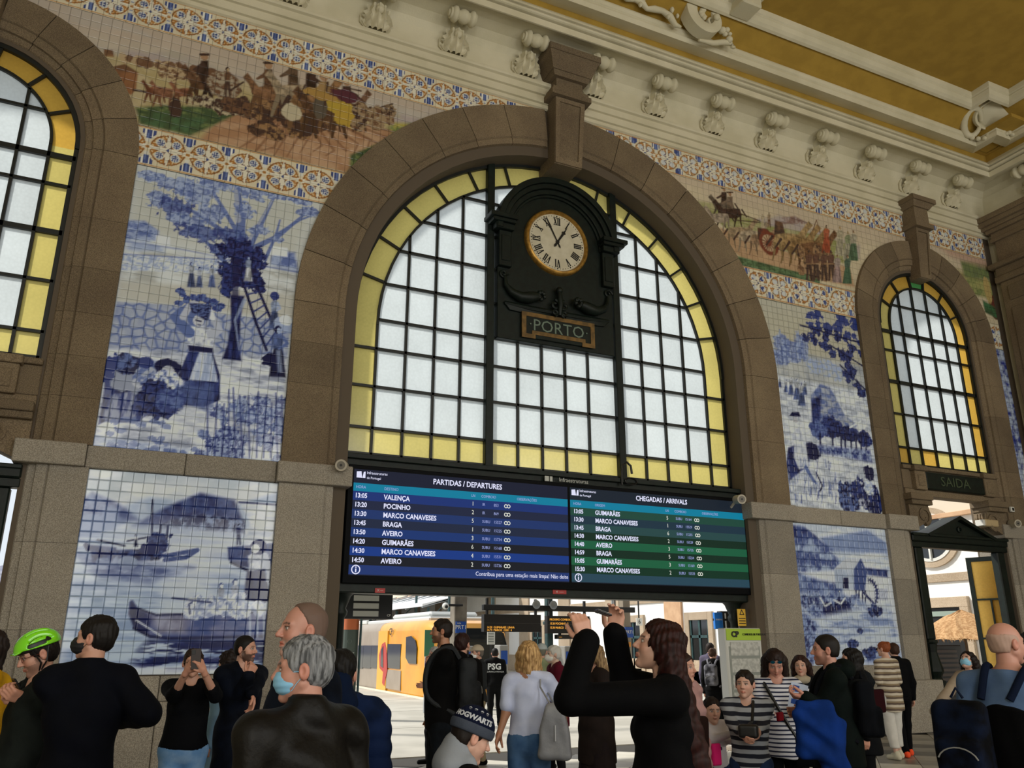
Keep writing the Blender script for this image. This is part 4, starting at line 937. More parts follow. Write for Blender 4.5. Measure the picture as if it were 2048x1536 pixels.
def paint_boats(s):
    B1,B2,B3=(.38,.48,.72),(.13,.20,.54),(.05,.08,.38)
    f=fbm(s.X*1.2,s.Z*7)
    s.c[:]=np.array(LW)*.97
    s.shade([(178,935),(560,964),(556,1010),(172,1000)],(.66,.72,.72),LW,.05,2,5)
    # hills
    s.shade([(250,1010),(300,995),(370,1002),(450,1015),(556,985),(556,1060),(240,1050)],(.50,.60,.74),(.66,.72,.78),.03,4)
    s.shade([(160,1000),(185,985),(240,1008),(280,1040),(200,1052),(154,1058)],B2,(.34,.44,.70),.03,7); s.shade([(154,1035),(250,1040),(230,1065),(150,1080)],B1,(.36,.46,.70),.05,8)
    s.shade([(265,1052),(330,1015),(400,985),(470,1000),(490,1055),(400,1060),(330,1052)],B2,B3,.03,9); s.shade([(340,1040),(400,1028),(490,1040),(490,1068),(400,1062),(300,1058)],B1,B4,.02,16)
    # water
    s.shade([(150,1075),(270,1050),(480,1066),(550,1110),(545,1340),(130,1345)],(.36,.47,.70),(.70,.77,.80),.05,1.6,15,.34,.64)
    s.poly([(250,1075),(340,1060),(480,1072),(450,1120),(400,1165),(260,1150)],LW,.3,.8)
    s.shade([(130,1170),(300,1180),(300,1345),(120,1345)],(.38,.50,.70),(.62,.72,.78),.2,1.5,20)
    # far boat with oxen
    s.shade([(160,1110),(330,1130),(388,1135),(300,1160),(190,1150)],B2,(.42,.50,.70),.06,5,14)
    s.shade([(172,1092),(180,1090),(205,1092),(232,1095),(236,1110),(226,1118),(222,1126),(216,1116),(196,1116),(190,1128),(184,1124),(182,1104)],B2,B3,.012,15)
    s.line([(172,1090),(176,1098)],.03,B3); s.shade([(232,1100),(285,1098),(330,1108),(342,1088),(330,1110),(318,1120),(255,1122),(235,1116)],B2,B4,.012,16)
    s.blob(256,1126,.13,.10,(.42,.50,.68),.1); s.line([(330,1112),(395,1100),(372,1115),(330,1120)],.03,B2)
    for a,b in (((303,1120),(305,1000)),((318,1090),(322,1050)),((332,1092),(336,1052)),((255,1082),(320,1070)),((195,1080),(250,1092))): s.line([a,b],.012,B4)
    s.figure(272,1094,26,B3,B1,LW,B4); s.blob(318,1085,.16,.16,B3,.6,14,c2=B2); s.blob(300,1098,.14,.08,B3,.5)
    # sail and rear boat
    s.shade([(478,1005),(556,1008),(553,1062),(520,1088),(475,1112),(492,1080),(500,1045)],LW,(.58,.64,.72),.012,3,18)
    s.line([(478,1004),(556,1010)],.014,B3); s.shade([(455,1094),(482,1092),(556,1085),(552,1130),(520,1140),(470,1130),(457,1120)],B3,B2,.012,14)
    s.figure(477,1090,42,B4,B1,B3,B4,skirt=False); s.line([(462,1125),(545,1165)],.018,B4)
    # standing woman
    s.shade([(494,1140),(530,1138),(538,1180),(540,1200),(530,1206),(488,1200),(490,1170)],B4,B3,.012,22,5); s.shade([(496,1112),(508,1104),(528,1106),(532,1138),(498,1142)],(.56,.60,.68),LW,.012,18)
    s.blob(517,1094,.12,.12,B3,.2); s.blob(511,1097,.06,.07,LW,.1); s.line([(530,1112),(540,1145),(536,1160)],.05,(.60,.64,.70),1,.03)
    # front boat
    s.shade([(258,1204),(266,1200),(276,1216),(310,1228),(350,1228),(450,1226),(540,1222),(536,1272),(340,1276),(300,1272),(268,1256),(257,1228)],B2,(.30,.32,.55),.01,4,9)
    s.shade([(262,1200),(276,1218),(304,1232),(296,1268),(268,1256),(257,1228)],B3,B4,.015,6); s.shade([(300,1232),(370,1230),(372,1268),(318,1268)],(.36,.34,.46),(.50,.50,.62),.05,6)
    s.line([(276,1217),(312,1230),(540,1224)],.014,B4); s.line([(268,1256),(300,1273),(340,1277),(536,1273)],.02,B4); s.line([(272,1240),(322,1272)],.008,LW)
    for px,py,h in ((442,1228,62),(470,1230,72)):
        s.figure(px,py,h,B1,LW,(.58,.62,.72),B2)
    for k in range(26): px=375+150*_G[k,60]; py=1196+32*_G[k,61]; s.blob(px,py,.11,.09,(.50,.56,.72) if k%2 else (.34,.42,.66),.6,10,.9,c2=LW)
    s.line([(345,1196),(422,1205)],.012,B3); s.line([(380,1228),(378,1208),(384,1205)],.01,B3)
    for px in (500,515,528): s.line([(px,1228),(px,1300)],.012,(.60,.68,.74),.8)
    # reflections
    m=s.mask_poly([(300,1280),(540,1274),(536,1345),(280,1345),(262,1318)],.06); w_=np.clip((fbm(s.X*2.2,s.Z*17)-.37+.22*np.clip((s.Z-1.55)/.4,-1,1))/.08,0,1); s.mixin(m*w_,B3); s.mixin(m*w_*np.clip((fbm(s.X*3,s.Z*20+5)-.5)/.1,0,1)*.6,B4)
    m=s.mask_poly([(165,1125),(330,1140),(300,1165),(200,1152)],.08); s.mixin(m*np.clip((fbm(s.X*2.5,s.Z*18)-.45)/.1,0,1)*.7,B2)
    s.poly([(130,1336),(545,1334),(545,1352),(120,1352)],LW,.03,.7)
def paint_cart(s):
    f=fbm(s.X*2,s.Z*2); s.c[:]=np.array((.66,.62,.47))+(f[:,None]-.5)*.05
    s.poly([(1500,600),(1720,640),(1740,720),(1540,700)],(.68,.62,.42),.3,.7)
    s.shade([(1540,690),(1600,705),(1730,735),(1750,800),(1545,760)],(.50,.52,.52),(.66,.66,.58),.05,5)
    for px,py,rx,rz in ((1562,690,.22,.3),(1585,700,.3,.25),(1598,690,.12,.35),(1608,695,.12,.3),(1555,715,.3,.2),(1640,735,.3,.15)): s.blob(px,py,rx,rz,B2,.6,9,.85,c2=B1)
    for px in (1556,1563,1590,1598,1606): s.line([(px+2,722),(px-2,668)],.02,B2,.7,.008)
    for px,py in ((1628,732),(1652,736),(1672,745)): s.blob(px,py,.26,.2,(.60,.62,.58),.3,8,c2=B1)
    s.shade([(1545,750),(1755,790),(1762,1030),(1575,1010)],(.56,.60,.64),LW,.04,5,12,.35,.6)
    # great leafy bough from the right
    for k in range(52):
        a,b=_G[k,80],_G[k,81]; px=1600+130*a**.7; py=622+175*b*(.35+.65*a)
        s.blob(px,py,.13,.10,B4 if b>.4 else B3,.9,12,.95,c2=B3)
    for a,b in (((1735,690),(1600,650)),((1738,740),(1660,690)),((1742,790),(1680,730))): s.line([a,b],.02,B4)
    # hay cart, oxen, herd
    for px,py,h in ((1560,775,22),(1572,785,26),(1582,790,36),(1594,800,44),(1604,812,48),(1610,790,30)): s.figure(px,py,h,B2,LW,(.6,.62,.62),B3)
    s.shade([(1622,790),(1640,768),(1660,775),(1690,830),(1715,850),(1700,880),(1660,860),(1625,845)],B2,(.55,.58,.62),.02,9,14); s.shade([(1622,800),(1642,790),(1640,850),(1625,850)],B3,B4,.03,9)
    s.blob(1662,855,.35,.28,B3,.35,9,c2=B4); s.blob(1636,860,.25,.22,B3,.3,c2=B2); s.blob(1698,868,.34,.18,B3,.25,c2=B4); s.blob(1728,878,.24,.2,B4,.3,c2=B3)
    for px in (1640,1665,1682,1690,1702,1712,1722,1732): s.line([(px,868),(px+1,912)],.028,B4,.9,.02)
    s.line([(1700,855),(1712,848),(1722,842)],.018,LW); s.line([(1728,858),(1734,842)],.018,LW)
    s.shade([(1630,890),(1740,900),(1745,925),(1640,905)],B1,B3,.04,14)
    # mower in white
    s.shade([(1576,895),(1605,885),(1620,915),(1612,935),(1580,960),(1572,930)],B3,B4,.02,12); s.blob(1624,902,.22,.2,B4,.2)
    s.shade([(1582,868),(1592,850),(1606,858),(1612,890),(1618,935),(1598,938),(1588,915),(1588,885)],LW,(.60,.64,.70),.012,12)
    s.line([(1584,862),(1578,848),(1588,842)],.05,LW,1,.03); s.blob(1591,840,.07,.07,(.6,.6,.6),.1); s.poly([(1578,832),(1602,834),(1598,824),(1584,824)],B4,.01)
    s.line([(1612,935),(1625,958),(1632,966)],.05,B2,1,.03); s.line([(1632,945),(1645,972),(1640,982)],.02,B4)
    for k in range(60):
        px=1572+100*_G[k,90]; py=930+78*_G[k,91]; s.line([(px,py),(px+6*(_G[k,92]-.5),py-16)],.010,B2 if k%3 else B3,.75)
    # seated group bottom right
    for px,py,rx,rz,c in ((1738,945,.16,.2,B4),(1720,985,.4,.3,B3),(1745,1000,.3,.35,B3),(1700,1005,.34,.2,B2),(1738,975,.14,.16,LW),(1728,1005,.2,.1,(.6,.62,.7)),(1690,985,.2,.25,B2),(1755,1015,.2,.2,B3)): s.blob(px,py,rx,rz,c,.5,8,1,c2=(B4 if c!=LW else B1))
def paint_mill(s):
    B1,B2,B3=(.38,.48,.72),(.13,.20,.54),(.05,.08,.38)
    s.c[:]=np.array(LW)*.96
    s.shade([(1582,1045),(1772,1058),(1776,1090),(1584,1080)],(.66,.72,.76),LW,.04,3,8)
    s.shade([(1640,1075),(1690,1068),(1735,1060),(1772,1085),(1776,1110),(1660,1105)],(.34,.44,.70),B1,.03,7)
    s.shade([(1580,1050),(1605,1052),(1640,1080),(1690,1118),(1680,1140),(1590,1145)],B2,(.50,.60,.76),.03,8); s.shade([(1582,1050),(1610,1055),(1635,1075),(1584,1075)],B3,B2,.03,11)
    s.shade([(1660,1102),(1776,1108),(1780,1150),(1700,1140)],(.60,.68,.76),LW,.03,2,16)
    s.shade([(1588,1142),(1640,1160),(1690,1170),(1680,1200),(1592,1190)],B2,B1,.04,9)
    s.shade([(1730,1135),(1775,1140),(1776,1155),(1735,1150)],B3,B2,.02,12)
    # mill building, wheel, piles
    s.shade([(1668,1138),(1688,1120),(1718,1118),(1732,1140),(1730,1182),(1672,1176)],(.50,.58,.70),(.64,.70,.76),.01,4); s.poly([(1668,1138),(1690,1118),(1720,1118),(1708,1138)],(.70,.73,.74),.01)
    s.poly([(1708,1138),(1722,1116),(1734,1145),(1730,1182),(1708,1180)],B2,.012); s.poly([(1686,1155),(1697,1155),(1697,1178),(1686,1177)],B4,.01)
    for i in range(14):
        a=R(-100+15*i); cx,cy=1738,1190; s.line([(cx+14*math.cos(a),cy-26*math.sin(a)),(cx+19*math.cos(a),cy-34*math.sin(a))],.016,B4)
    s.line([(1738+16*math.cos(R(a)),1190-30*math.sin(R(a))) for a in range(-100,110,15)],.02,B3)
    for px in (1712,1718,1725,1731): s.line([(px,1182),(px,1212)],.018,B4)
    s.line([(1728,1186),(1752,1212)],.03,B3)
    for k in range(9): s.line([(1750+3*k,1178),(1750+3*k,1200)],.008,B2,.7)
    # bank with herder and oxen
    s.shade([(1592,1185),(1680,1185),(1760,1215),(1700,1240),(1598,1240)],B1,(.64,.70,.76),.05,8,14,.3,.6)
    for k in range(26): px=1598+120*_G[k,120]; py=1190+45*_G[k,121]; s.blob(px,py,.15,.09,B2 if k%2 else B3,.8,11,.8,c2=B1)
    for px,h in ((1620,26),(1632,26),(1678,28)): s.figure(px,1208,h,B3,LW,B1,B4,skirt=False)
    for px,py in ((1658,1222),(1680,1218),(1692,1222)): s.blob(px,py,.17,.2,B4,.2,c2=B3)
    for px in (1654,1664,1676,1686,1694): s.line([(px,1222),(px,1250)],.025,B4,.9)
    s.line([(1640,1195),(1650,1212),(1662,1206)],.018,LW); s.line([(1668,1200),(1682,1208),(1690,1196)],.018,LW)
    # stream
    s.shade([(1598,1240),(1780,1205),(1808,1332),(1614,1334)],(.34,.44,.70),(.72,.78,.80),.06,2.5,14,.36,.64)
    for k in range(16): px=1604+28*_G[k,130]; py=1250+80*_G[k,131]; s.blob(px,py,.2,.14,B3,.7,9,.9,c2=B1)
    for px,py,r in ((1750,1222,.22),(1706,1288,.16),(1738,1308,.2),(1745,1300,.14),(1768,1300,.1),(1720,1262,.1)): s.blob(px,py,r,r*.6,B4,.4,9,1,c2=B2)
    s.poly([(1614,1326),(1808,1324),(1808,1334),(1614,1336)],LW,.03,.5)
tile_field('tile_mural','large blue and white tile mural with grape harvest, tree and ladder',-.60,2.95,4.30,8.775,.142,9,paint_harvest,(.7,5.6),arch_skip)
tile_field('tile_mural','blue and white tile panel of a rowing boat on a river, lower left',-.60,1.953,1.285,3.975,.142,9,paint_boats,(.7,2.8))
tile_field('tile_mural','tall blue and white tile mural with ox cart and leafy bough',10.9,14.56,4.30,8.775,.142,6,paint_cart,(13.2,5.6),arch_skip)
tile_field('tile_mural','blue and white tile panel of a water mill and stream, lower right',11.915,14.55,1.265,3.975,.142,6,paint_mill,(13.2,2.8))
tile_field('tile_mural','narrow dark blue tile panel strip beside the right corner pilaster',19.17,19.60,4.30,8.775,.142,4,lambda s:(s.shade([(1900,600),(2048,600),(2048,1100),(1900,1100)],B4,B1,.05,9),),(19.4,6),arch_skip)
# --- ornamental borders ---
OR=(.50,.24,.06); NV=(.05,.08,.26); CRM=(.74,.68,.52)
def border_paint(z0,z1,ph=0.):
    hgt=z1-z0; e=.045
    def f(s):
        s.c[:]=np.array((.72,.66,.50)); P=(hgt-2*e)
        u=(s.X-ph)/P; v=(s.Z-z0-e)/P; a=u-np.floor(u)-.5; b=v-.5
        inb=(v>0)&(v<1)
        r=np.hypot(a,b); th=np.arctan2(b,a)
        # field: navy at edges, ochre disc
        col=np.tile(np.array(CRM),(len(s.X),1))
        def put(m,c): col[m]=c
        put(r<.47,(.46,.21,.06)); put((np.abs(r-.475)<.026),CRM); put((np.abs(r-.425)<.010),(.20,.10,.05))
        put((np.abs(r-.385)<.022)&(np.sin(th*26)>.2),(.74,.60,.38)); put(r<.14,(.10,.10,.24))
        # corner fleurs in navy between circles
        aa=np.minimum(np.abs(a-.5),np.abs(a+.5)); bb=.5-np.abs(b)
        put((r>.51)&(aa<.16)&(bb<.34),NV); put((r>.51)&(np.abs(aa-.085)<.02)&(bb<.3),LW); put((aa<.022+.06*np.clip(bb-.08,0,1))&(bb<.36),(.15,.22,.5)); put((aa<.05)&(np.abs(bb-.30)<.05),(.75,.76,.72))
        # four blue tile-like medallions on the diagonals
        d=np.hypot(np.abs(a)-.195,np.abs(b)-.195); put(d<.130,CRM); put(d<.112,(.66,.70,.74)); put((d<.095)&(np.sin((a+b)*70)*np.sin((a-b)*70)>-.1),NV)
        # petals: long white ones vertical and horizontal with navy shadow
        for (p,q) in ((a,b),(b,a)):
            w=.080*np.clip(1-(np.abs(q)/.47),0,1)**.6*np.clip(np.abs(q)/.05+.25,0,1); put((np.abs(p)<w+.012)&(np.abs(q)<.47),(.20,.12,.10)); put((np.abs(p)<w)&(np.abs(q)<.46),(.80,.77,.66))
        # between-circle stars on the axis
        a2=np.minimum(np.abs(a-.5),np.abs(a+.5)); 
        w=.075*np.clip(1-a2/.36,0,1); put((np.abs(b)<w)&(a2<.34),(.80,.77,.66))
        put((r<.035),NV); put((np.hypot(a2,b)<.05),OR)
        s.c[inb]=col[inb]
        dz=np.minimum(np.abs(s.Z-z0-e*.45),np.abs(s.Z-z1+e*.45)); s.c[(dz<.007)&~inb]=OR
    return f
def frieze_span(lbl,x0,x1,z0,z1,painter,near,res,ts,nm='tile_border',skip=arch_skip): return tile_field(nm,lbl,x0,x1,z0,z1,ts,res,painter,near,skip,'tile border' if nm=='tile_border' else 'tile panel')
frieze_span('ornamental orange and blue tile border above the grape harvest panel',-1.0,3.4,8.785,9.47,border_paint(8.785,9.47,.1),(.9,9.1),11,.17)
frieze_span('ornamental orange and blue tile border above the ox cart panel',10.4,15.2,8.785,9.47,border_paint(8.785,9.47,.1),(13,9.1),7,.17)
frieze_span('short ornamental tile border piece beside the corner pilaster',19.1,19.60,8.785,9.47,border_paint(8.785,9.47,.1),(19.3,9.1),6,.17)
frieze_span('long ornamental tile border under the cornice, left of the tall keystone',-5.9,6.55,11.285,11.945,border_paint(11.285,11.945,.1),(3.0,11.6),10,.165)
frieze_span('long ornamental tile border under the cornice, right of the tall keystone',7.31,19.60,11.285,11.945,border_paint(11.285,11.945,.1),(10.5,11.6),7,.165)
# --- polychrome frieze: cavalcade on the left, coach and procession on the right ---
GRN=(.20,.26,.10); DG=(.06,.10,.05); TAN=(.50,.38,.24); BRW=(.17,.09,.055); DB=(.07,.04,.035); SKY=(.56,.51,.43); PNK=(.54,.43,.37); LIL=(.46,.40,.40); CRF=(.66,.58,.42)
def horse(s,px,py,k,c,flip=1,rider=None):
    w=lambda a,b:(px+flip*a*k,py-b*k)
    d=tuple(np.array(c)*.5)
    s.shade([w(-20,22),w(-16,34),w(0,36),w(14,34),w(22,44),w(28,52),w(34,46),w(27,38),w(20,22),w(8,17),w(-10,16)],c,d,.012,14)
    for a,b in ((-17,-20),(-11,-6),(13,10),(18,26)): s.line([w(a,22),w((a+b)/2+1,10),w(b,0)],.026*k,d,1,.012*k)
    s.line([w(-20,32),w(-28,20)],.022*k,DB,1,.02)
    if rider is not None:
        s.shade([w(-4,34),w(8,34),w(7,56),w(-3,56)],rider,tuple(np.array(rider)*.5),.012,14); s.blob(*w(2,61),.042*k,.052*k,(.42,.26,.16),.1); s.line([w(-3,64),w(7,64)],.016*k,DB); s.line([w(4,50),w(16,44)],.03*k,rider,1,.02)
def paint_fr_left(s):
    f=fbm(s.X*.7,s.Z*3)
    s.c[:]=np.array(SKY)+(f[:,None]-.5)*.08; s.mixin(np.clip((s.Z-10.5)/.5+(fbm(s.X*.8,s.Z*2)-.5)*2,0,1)*.5,PNK)
    s.mixin(np.clip((fbm(s.X*.6+4,s.Z*2.5)-.5)/.1,0,1)*.5,(.52,.50,.48))
    s.shade([(120,45),(200,95),(300,105),(345,100),(420,130),(520,165),(560,175),(560,230),(200,160)],LIL,(.48,.44,.38),.04,3)
    s.shade([(760,235),(800,228),(850,240),(900,260),(760,330)],LIL,(.46,.44,.30),.04,3)
    s.shade([(205,105),(300,125),(420,150),(500,165),(560,200),(780,245),(860,260),(690,400),(270,260),(230,170)],(.46,.38,.20),(.52,.44,.28),.04,5,9)
    s.shade([(790,245),(850,250),(810,290),(700,345),(720,300)],(.45,.40,.10),GRN,.04,8)
    s.shade([(470,200),(560,210),(780,260),(790,280),(690,345),(500,300),(400,280)],(.52,.34,.22),(.42,.24,.14),.04,4,7,.35,.6)
    for k in range(14): s.line([(560+9*k,235),(500+24*k,262+40*_G[k,7]),(470+26*k,292+30*_G[k,8])],.03,(.24,.12,.07),.7,.012)
    s.shade([(270,215),(330,210),(450,215),(500,200),(500,215),(420,255),(380,272),(280,245)],GRN,DG,.03,9,18,.3,.6); s.shade([(278,232),(340,222),(420,240),(380,268),(280,248)],DG,(.08,.16,.08),.03,11)
    s.shade([(700,310),(760,285),(770,300),(700,345)],DG,GRN,.03,14)
    # distant column
    for k in range(60): px=245+195*_G[k,140]**.8; py=112+ (px-245)*.17+10*_G[k,141]; s.blob(px,py,.07,.07,BRW if k%3 else TAN,.5,12,.9)
    for k in range(30): px=330+100*_G[k,142]; py=140+(px-330)*.16+8*_G[k,143]; s.blob(px,py,.1,.1,BRW,.5,12,.9,c2=TAN)
    # coach at the arch, horses and riders
    s.shade([(225,135),(262,138),(276,146),(272,180),(262,190),(240,180)],(.30,.14,.07),BRW,.012,6); s.poly([(222,134),(250,128),(278,146)],BRW,.012); s.line([(268,180),(330,190)],.02,DB)
    s.shade([(208,98),(226,100),(228,114),(208,112)],(.36,.20,.10),BRW,.01)
    horse(s,312,205,.9,(.26,.10,.06),-1); horse(s,332,212,1.,(.34,.16,.10),-1); s.figure(350,200,42,TAN,TAN,(.40,.26,.14),BRW,skirt=False); horse(s,368,208,.9,(.30,.13,.08),-1)
    horse(s,412,205,1.5,BRW,-1,DB); horse(s,440,212,1.5,DB,-1); s.blob(448,170,.28,.28,(.42,.36,.28),.15,c2=BRW); s.figure(455,195,62,DB,TAN,BRW,DB,skirt=False); s.line([(462,180),(487,164)],.015,DB)
    s.blob(455,215,.5,.16,(.55,.48,.34),.6,8,c2=DB); s.blob(480,214,.3,.22,DB,.5,8,c2=BRW); s.blob(350,215,.1,.2,DB,.4)
    # melee
    for k in range(64):
        px=522+155*_G[k,150]; py=190+82*_G[k,151]*(.5+.5*_G[k,152]); c=(DB,BRW,(.34,.20,.10),(.48,.36,.22),DB,BRW)[k%6]
        s.blob(px,py,.10+.15*_G[k,153],.10+.14*_G[k,154],c,.5,8,1,c2=DB)
    horse(s,540,228,1.6,(.30,.16,.09),-1,BRW); horse(s,590,232,1.8,(.50,.40,.28),-1,(.14,.09,.06)); horse(s,618,258,2.0,(.36,.20,.10),1,DB); horse(s,652,275,2.,BRW,-1,(.40,.26,.12)); horse(s,690,262,1.6,(.22,.12,.08),1,DB)
    s.blob(680,215,.3,.14,(.50,.36,.06),.5,7); s.blob(693,236,.2,.2,(.50,.34,.06),.5,7); s.blob(583,225,.18,.18,(.58,.52,.38),.2); s.blob(640,215,.14,.24,(.12,.10,.08),.2)
    for a,b in (((610,170),(598,200)),((700,185),(725,200)),((690,175),(722,182)),((655,165),(650,210)),((760,215),(785,208))): s.line([a,b],.016,DB)
    for k in range(22): px=706+75*_G[k,160]; py=215+42*_G[k,161]; s.blob(px,py,.12,.12,DB if k%2 else BRW,.5,9,1,c2=(.36,.26,.16))
    s.blob(690,190,.3,.14,(.10,.03,.05),.6,7); s.blob(640,190,.3,.1,(.42,.26,.08),.6,7)
def paint_fr_right(s):
    s.c[:]=np.array(CRF)+(fbm(s.X*.6,s.Z*4)[:,None]-.5)*.08
    s.mixin(np.clip((s.Z-10.7)/.4+(fbm(s.X*.8,s.Z*2)-.5)*2,0,1)*.45,PNK)
    s.shade([(1500,440),(1560,430),(1640,462),(1720,490),(1720,520),(1480,450)],LIL,(.50,.44,.36),.04,3); s.shade([(1560,435),(1590,432),(1620,448),(1560,448)],(.26,.16,.14),LIL,.02,8)
    s.shade([(1380,400),(1440,408),(1540,452),(1640,470),(1700,490),(1700,530),(1560,500),(1470,470)],(.30,.32,.12),(.44,.42,.24),.03,4,16)
    s.shade([(1440,455),(1560,500),(1700,535),(1710,575),(1500,530),(1450,490)],(.54,.36,.22),(.46,.30,.18),.03,4,9)
    s.shade([(1468,510),(1560,535),(1640,555),(1640,570),(1478,530)],DG,(.14,.24,.12),.02,8,20)
    s.poly([(1880,530),(1990,560),(1990,600),(1880,560)],(.34,.30,.14),.1); s.shade([(1920,520),(1985,530),(1985,560),(1930,555)],(.16,.20,.10),GRN,.05,9); s.shade([(1930,555),(1990,565),(1995,600),(1950,590)],(.40,.40,.16),GRN,.05,9)
    s.poly([(1860,478),(1980,520),(1985,540),(1900,512)],(.56,.36,.28),.1,.8)
    s.blob(1990,615,.24,.36,(.14,.04,.03),.15,5); s.blob(1975,580,.14,.4,(.52,.40,.16),.3,5); s.shade([(1965,600),(2000,620),(2000,640),(1970,625)],(.06,.18,.08),DG,.03,6)
    # riders and teams
    horse(s,1450,440,1.0,(.18,.14,.11),-1,DB); horse(s,1462,455,1.1,DB,-1,(.22,.16,.12)); horse(s,1440,462,1.,(.46,.38,.30),-1)
    for k in range(3): horse(s,1478+22*k,495+7*k,1.15,((.46,.34,.22),(.54,.44,.32),(.42,.28,.18))[k],1)
    s.line([(1475,425),(1520,442)],.012,DB); s.line([(1470,440),(1520,445)],.012,DB)
    # open carriage with hood and wheels
    s.shade([(1515,455),(1535,458),(1552,480),(1560,500),(1528,498),(1516,478)],(.18,.05,.04),DB,.012,7); s.shade([(1550,440),(1565,445),(1572,475),(1548,470)],DB,BRW,.015); s.blob(1538,486,.3,.32,(.20,.05,.03),.08); s.blob(1538,486,.2,.22,(.52,.40,.26),.08); s.blob(1538,486,.07,.08,(.20,.05,.03),.05)
    for i in range(8): a=PI*i/8; s.line([(1538-14*math.cos(a),486-16*math.sin(a)),(1538+14*math.cos(a),486+16*math.sin(a))],.013,(.20,.05,.03))
    s.figure(1538,455,32,BRW,TAN,(.40,.30,.2),DB,skirt=False); s.figure(1525,455,28,(.5,.42,.3),TAN,(.5,.42,.3),DB,skirt=False)
    for k in range(4): horse(s,1575+17*k,520+6*k,1.5,((.52,.36,.18),(.46,.30,.14),(.36,.22,.10),(.24,.12,.06))[k],1)
    for k in range(26): px=1600+65*_G[k,170]; py=495+60*_G[k,171]; s.blob(px,py,.10,.14,DB if k%2 else BRW,.5,8,.9,c2=(.36,.22,.12))
    s.figure(1653,506,58,(.45,.10,.05),TAN,(.50,.14,.07),DB); s.figure(1680,512,62,(.52,.48,.36),TAN,(.56,.50,.36),(.4,.3,.15)); s.figure(1696,520,60,(.46,.44,.34),TAN,(.30,.34,.20),(.4,.3,.15)); s.figure(1707,522,64,(.12,.20,.12),TAN,(.50,.46,.36),BRW)
    for px in (1618,1632,1648,1662): s.figure(px,562,64,DB,BRW,(.16,.08,.06),DB,skirt=False)
    s.figure(1675,566,60,(.42,.30,.30),TAN,(.42,.34,.32),BRW); s.figure(1695,568,60,(.08,.16,.10),TAN,(.10,.16,.12),BRW); s.line([(1625,462),(1633,440),(1640,465)],.012,BRW)
frieze_span('polychrome tile frieze of a cavalcade and riders left of the big arch',-5.9,5.0,9.475,11.28,paint_fr_left,(1.2,10.3),9,.15,'mural_frieze')
frieze_span('polychrome tile frieze of a coach procession between the big arch and the right arch',8.9,16.6,9.475,11.28,paint_fr_right,(12.8,10.2),8,.15,'mural_frieze')
frieze_span('polychrome tile frieze fragment between the right arch and the corner pilaster',17.1,19.60,9.475,11.28,paint_fr_right,(19,10.2),7,.15,'mural_frieze')
# ---------------- outside: platforms, train, side wing ----------------
def atX(x,y,X):
    d=ray(x,y); t=X/d[0]; return float(d[1]*t-D),float(H+d[2]*t)
M_conc=mat('platform_concrete','#b9b5aa',.8,c2='#a9a59a',scale=.8,bump=.1,bscale=20)
M_plas=mat('white_plaster','#f1f0ed',.8,c2='#eae8e4',scale=.7)
M_gout=stone('granite_outside','#b7a48c','#c9b8a2','#97866f')
M_pink=mat('salmon_stone','#c9a583',.8,c2='#bb9675',scale=2)
M_teal=mat('teal_iron','#2c4a4c',.5,c2='#223c3e',scale=5)
M_yel=mat('train_yellow','#e6a01e',.3,c2='#dd9413',scale=1.2,coat=.3)
M_tgrey=mat('train_warm_grey','#9c8f80',.35,c2='#948676',scale=1.5)
M_dark=mat('dark_window','#1c1f22',.08,spec=.8)
M_red=mat('train_red','#b3362c',.4)
M_led=em('led_amber','#ffb347',1.2)
gr=struct(MB().box(-40,60,.75,140,-.3,-.004).build('trim_11',M_conc))
ps=MB(); 
for i in range(24): ps.box(9.02,9.24,13+2.*i+.01,15+2.*i-.01,-.01,.012,.004)
for k in range(1):
    for i in range(24):
        o=MB().box(8.98,9.24,13+2.*i+.012,15+2.*i-.012,-.02,.015,.004).build('edge_slab',mat('pale_kerb','#d9d3bf',.7),gr)
for i in range(1,9):
    o=MB().box(-6,8.9,.9+i*4.2,.92+i*4.2,-.01,-.001).build('expansion_joint',mat('joint_grey','#8d8a80',.9),gr)
pit=struct(MB().box(9.26,12.9,13.2,90,-.01,.0).build('track_bed',mat('ballast','#57504a',.95,c2='#3f3a36',scale=12))); pit.name='trim_12'
# --- yellow commuter train ---
TX=9.32; TY=13.75
g=thing('commuter_train','yellow and grey commuter train standing at the platform','train',(TX+1.4,TY,0))
def body_sec(hw,z0,z1,r=.35):
    P=[(-hw,z0),(-hw-.03,(z0+z1)*.5)]
    for i in range(6): a=PI-PI/2*i/5; P.append((-hw+r+r*math.cos(a),z1-r+r*math.sin(a)))
    for i in range(6): a=PI/2-PI/2*i/5; P.append((hw-r+r*math.cos(a),z1-r+r*math.sin(a)))
    P+=[(hw+.03,(z0+z1)*.5),(hw,z0)]; return P
def loft(secs,mname,name,cap=True,parent=g):
    n=len(secs[0][1]); V=[(TX+1.4+p[0]+s_[2] if len(s_)>2 else TX+1.4+p[0],s_[0],p[1]) for s_ in secs for p in s_[1]]
    mb=MB(); F_=[(i*n+j,i*n+(j+1)%n,(i+1)*n+(j+1)%n,(i+1)*n+j) for i in range(len(secs)-1) for j in range(n)]
    if cap: F_+=[tuple(range(n)),tuple(range((len(secs)-1)*n,len(secs)*n))]
    mb.add(V,F_); return smooth(mb.build(name,mname,parent),30)
ZT=2.42
loft([(TY,body_sec(1.15,.0,ZT-.35,.5)),(TY+.15,body_sec(1.30,-.05,ZT-.12,.45)),(TY+.6,body_sec(1.38,-.05,ZT-.02,.4)),(TY+1.4,body_sec(1.4,-.05,ZT,.35)),(atX(800,1300,TX)[0],body_sec(1.4,-.05,ZT,.35))],M_yel,'cab')
yc=atX(803,1300,TX)[0]; yd1=atX(776,1300,TX)[0]; yd0=atX(758,1300,TX)[0]
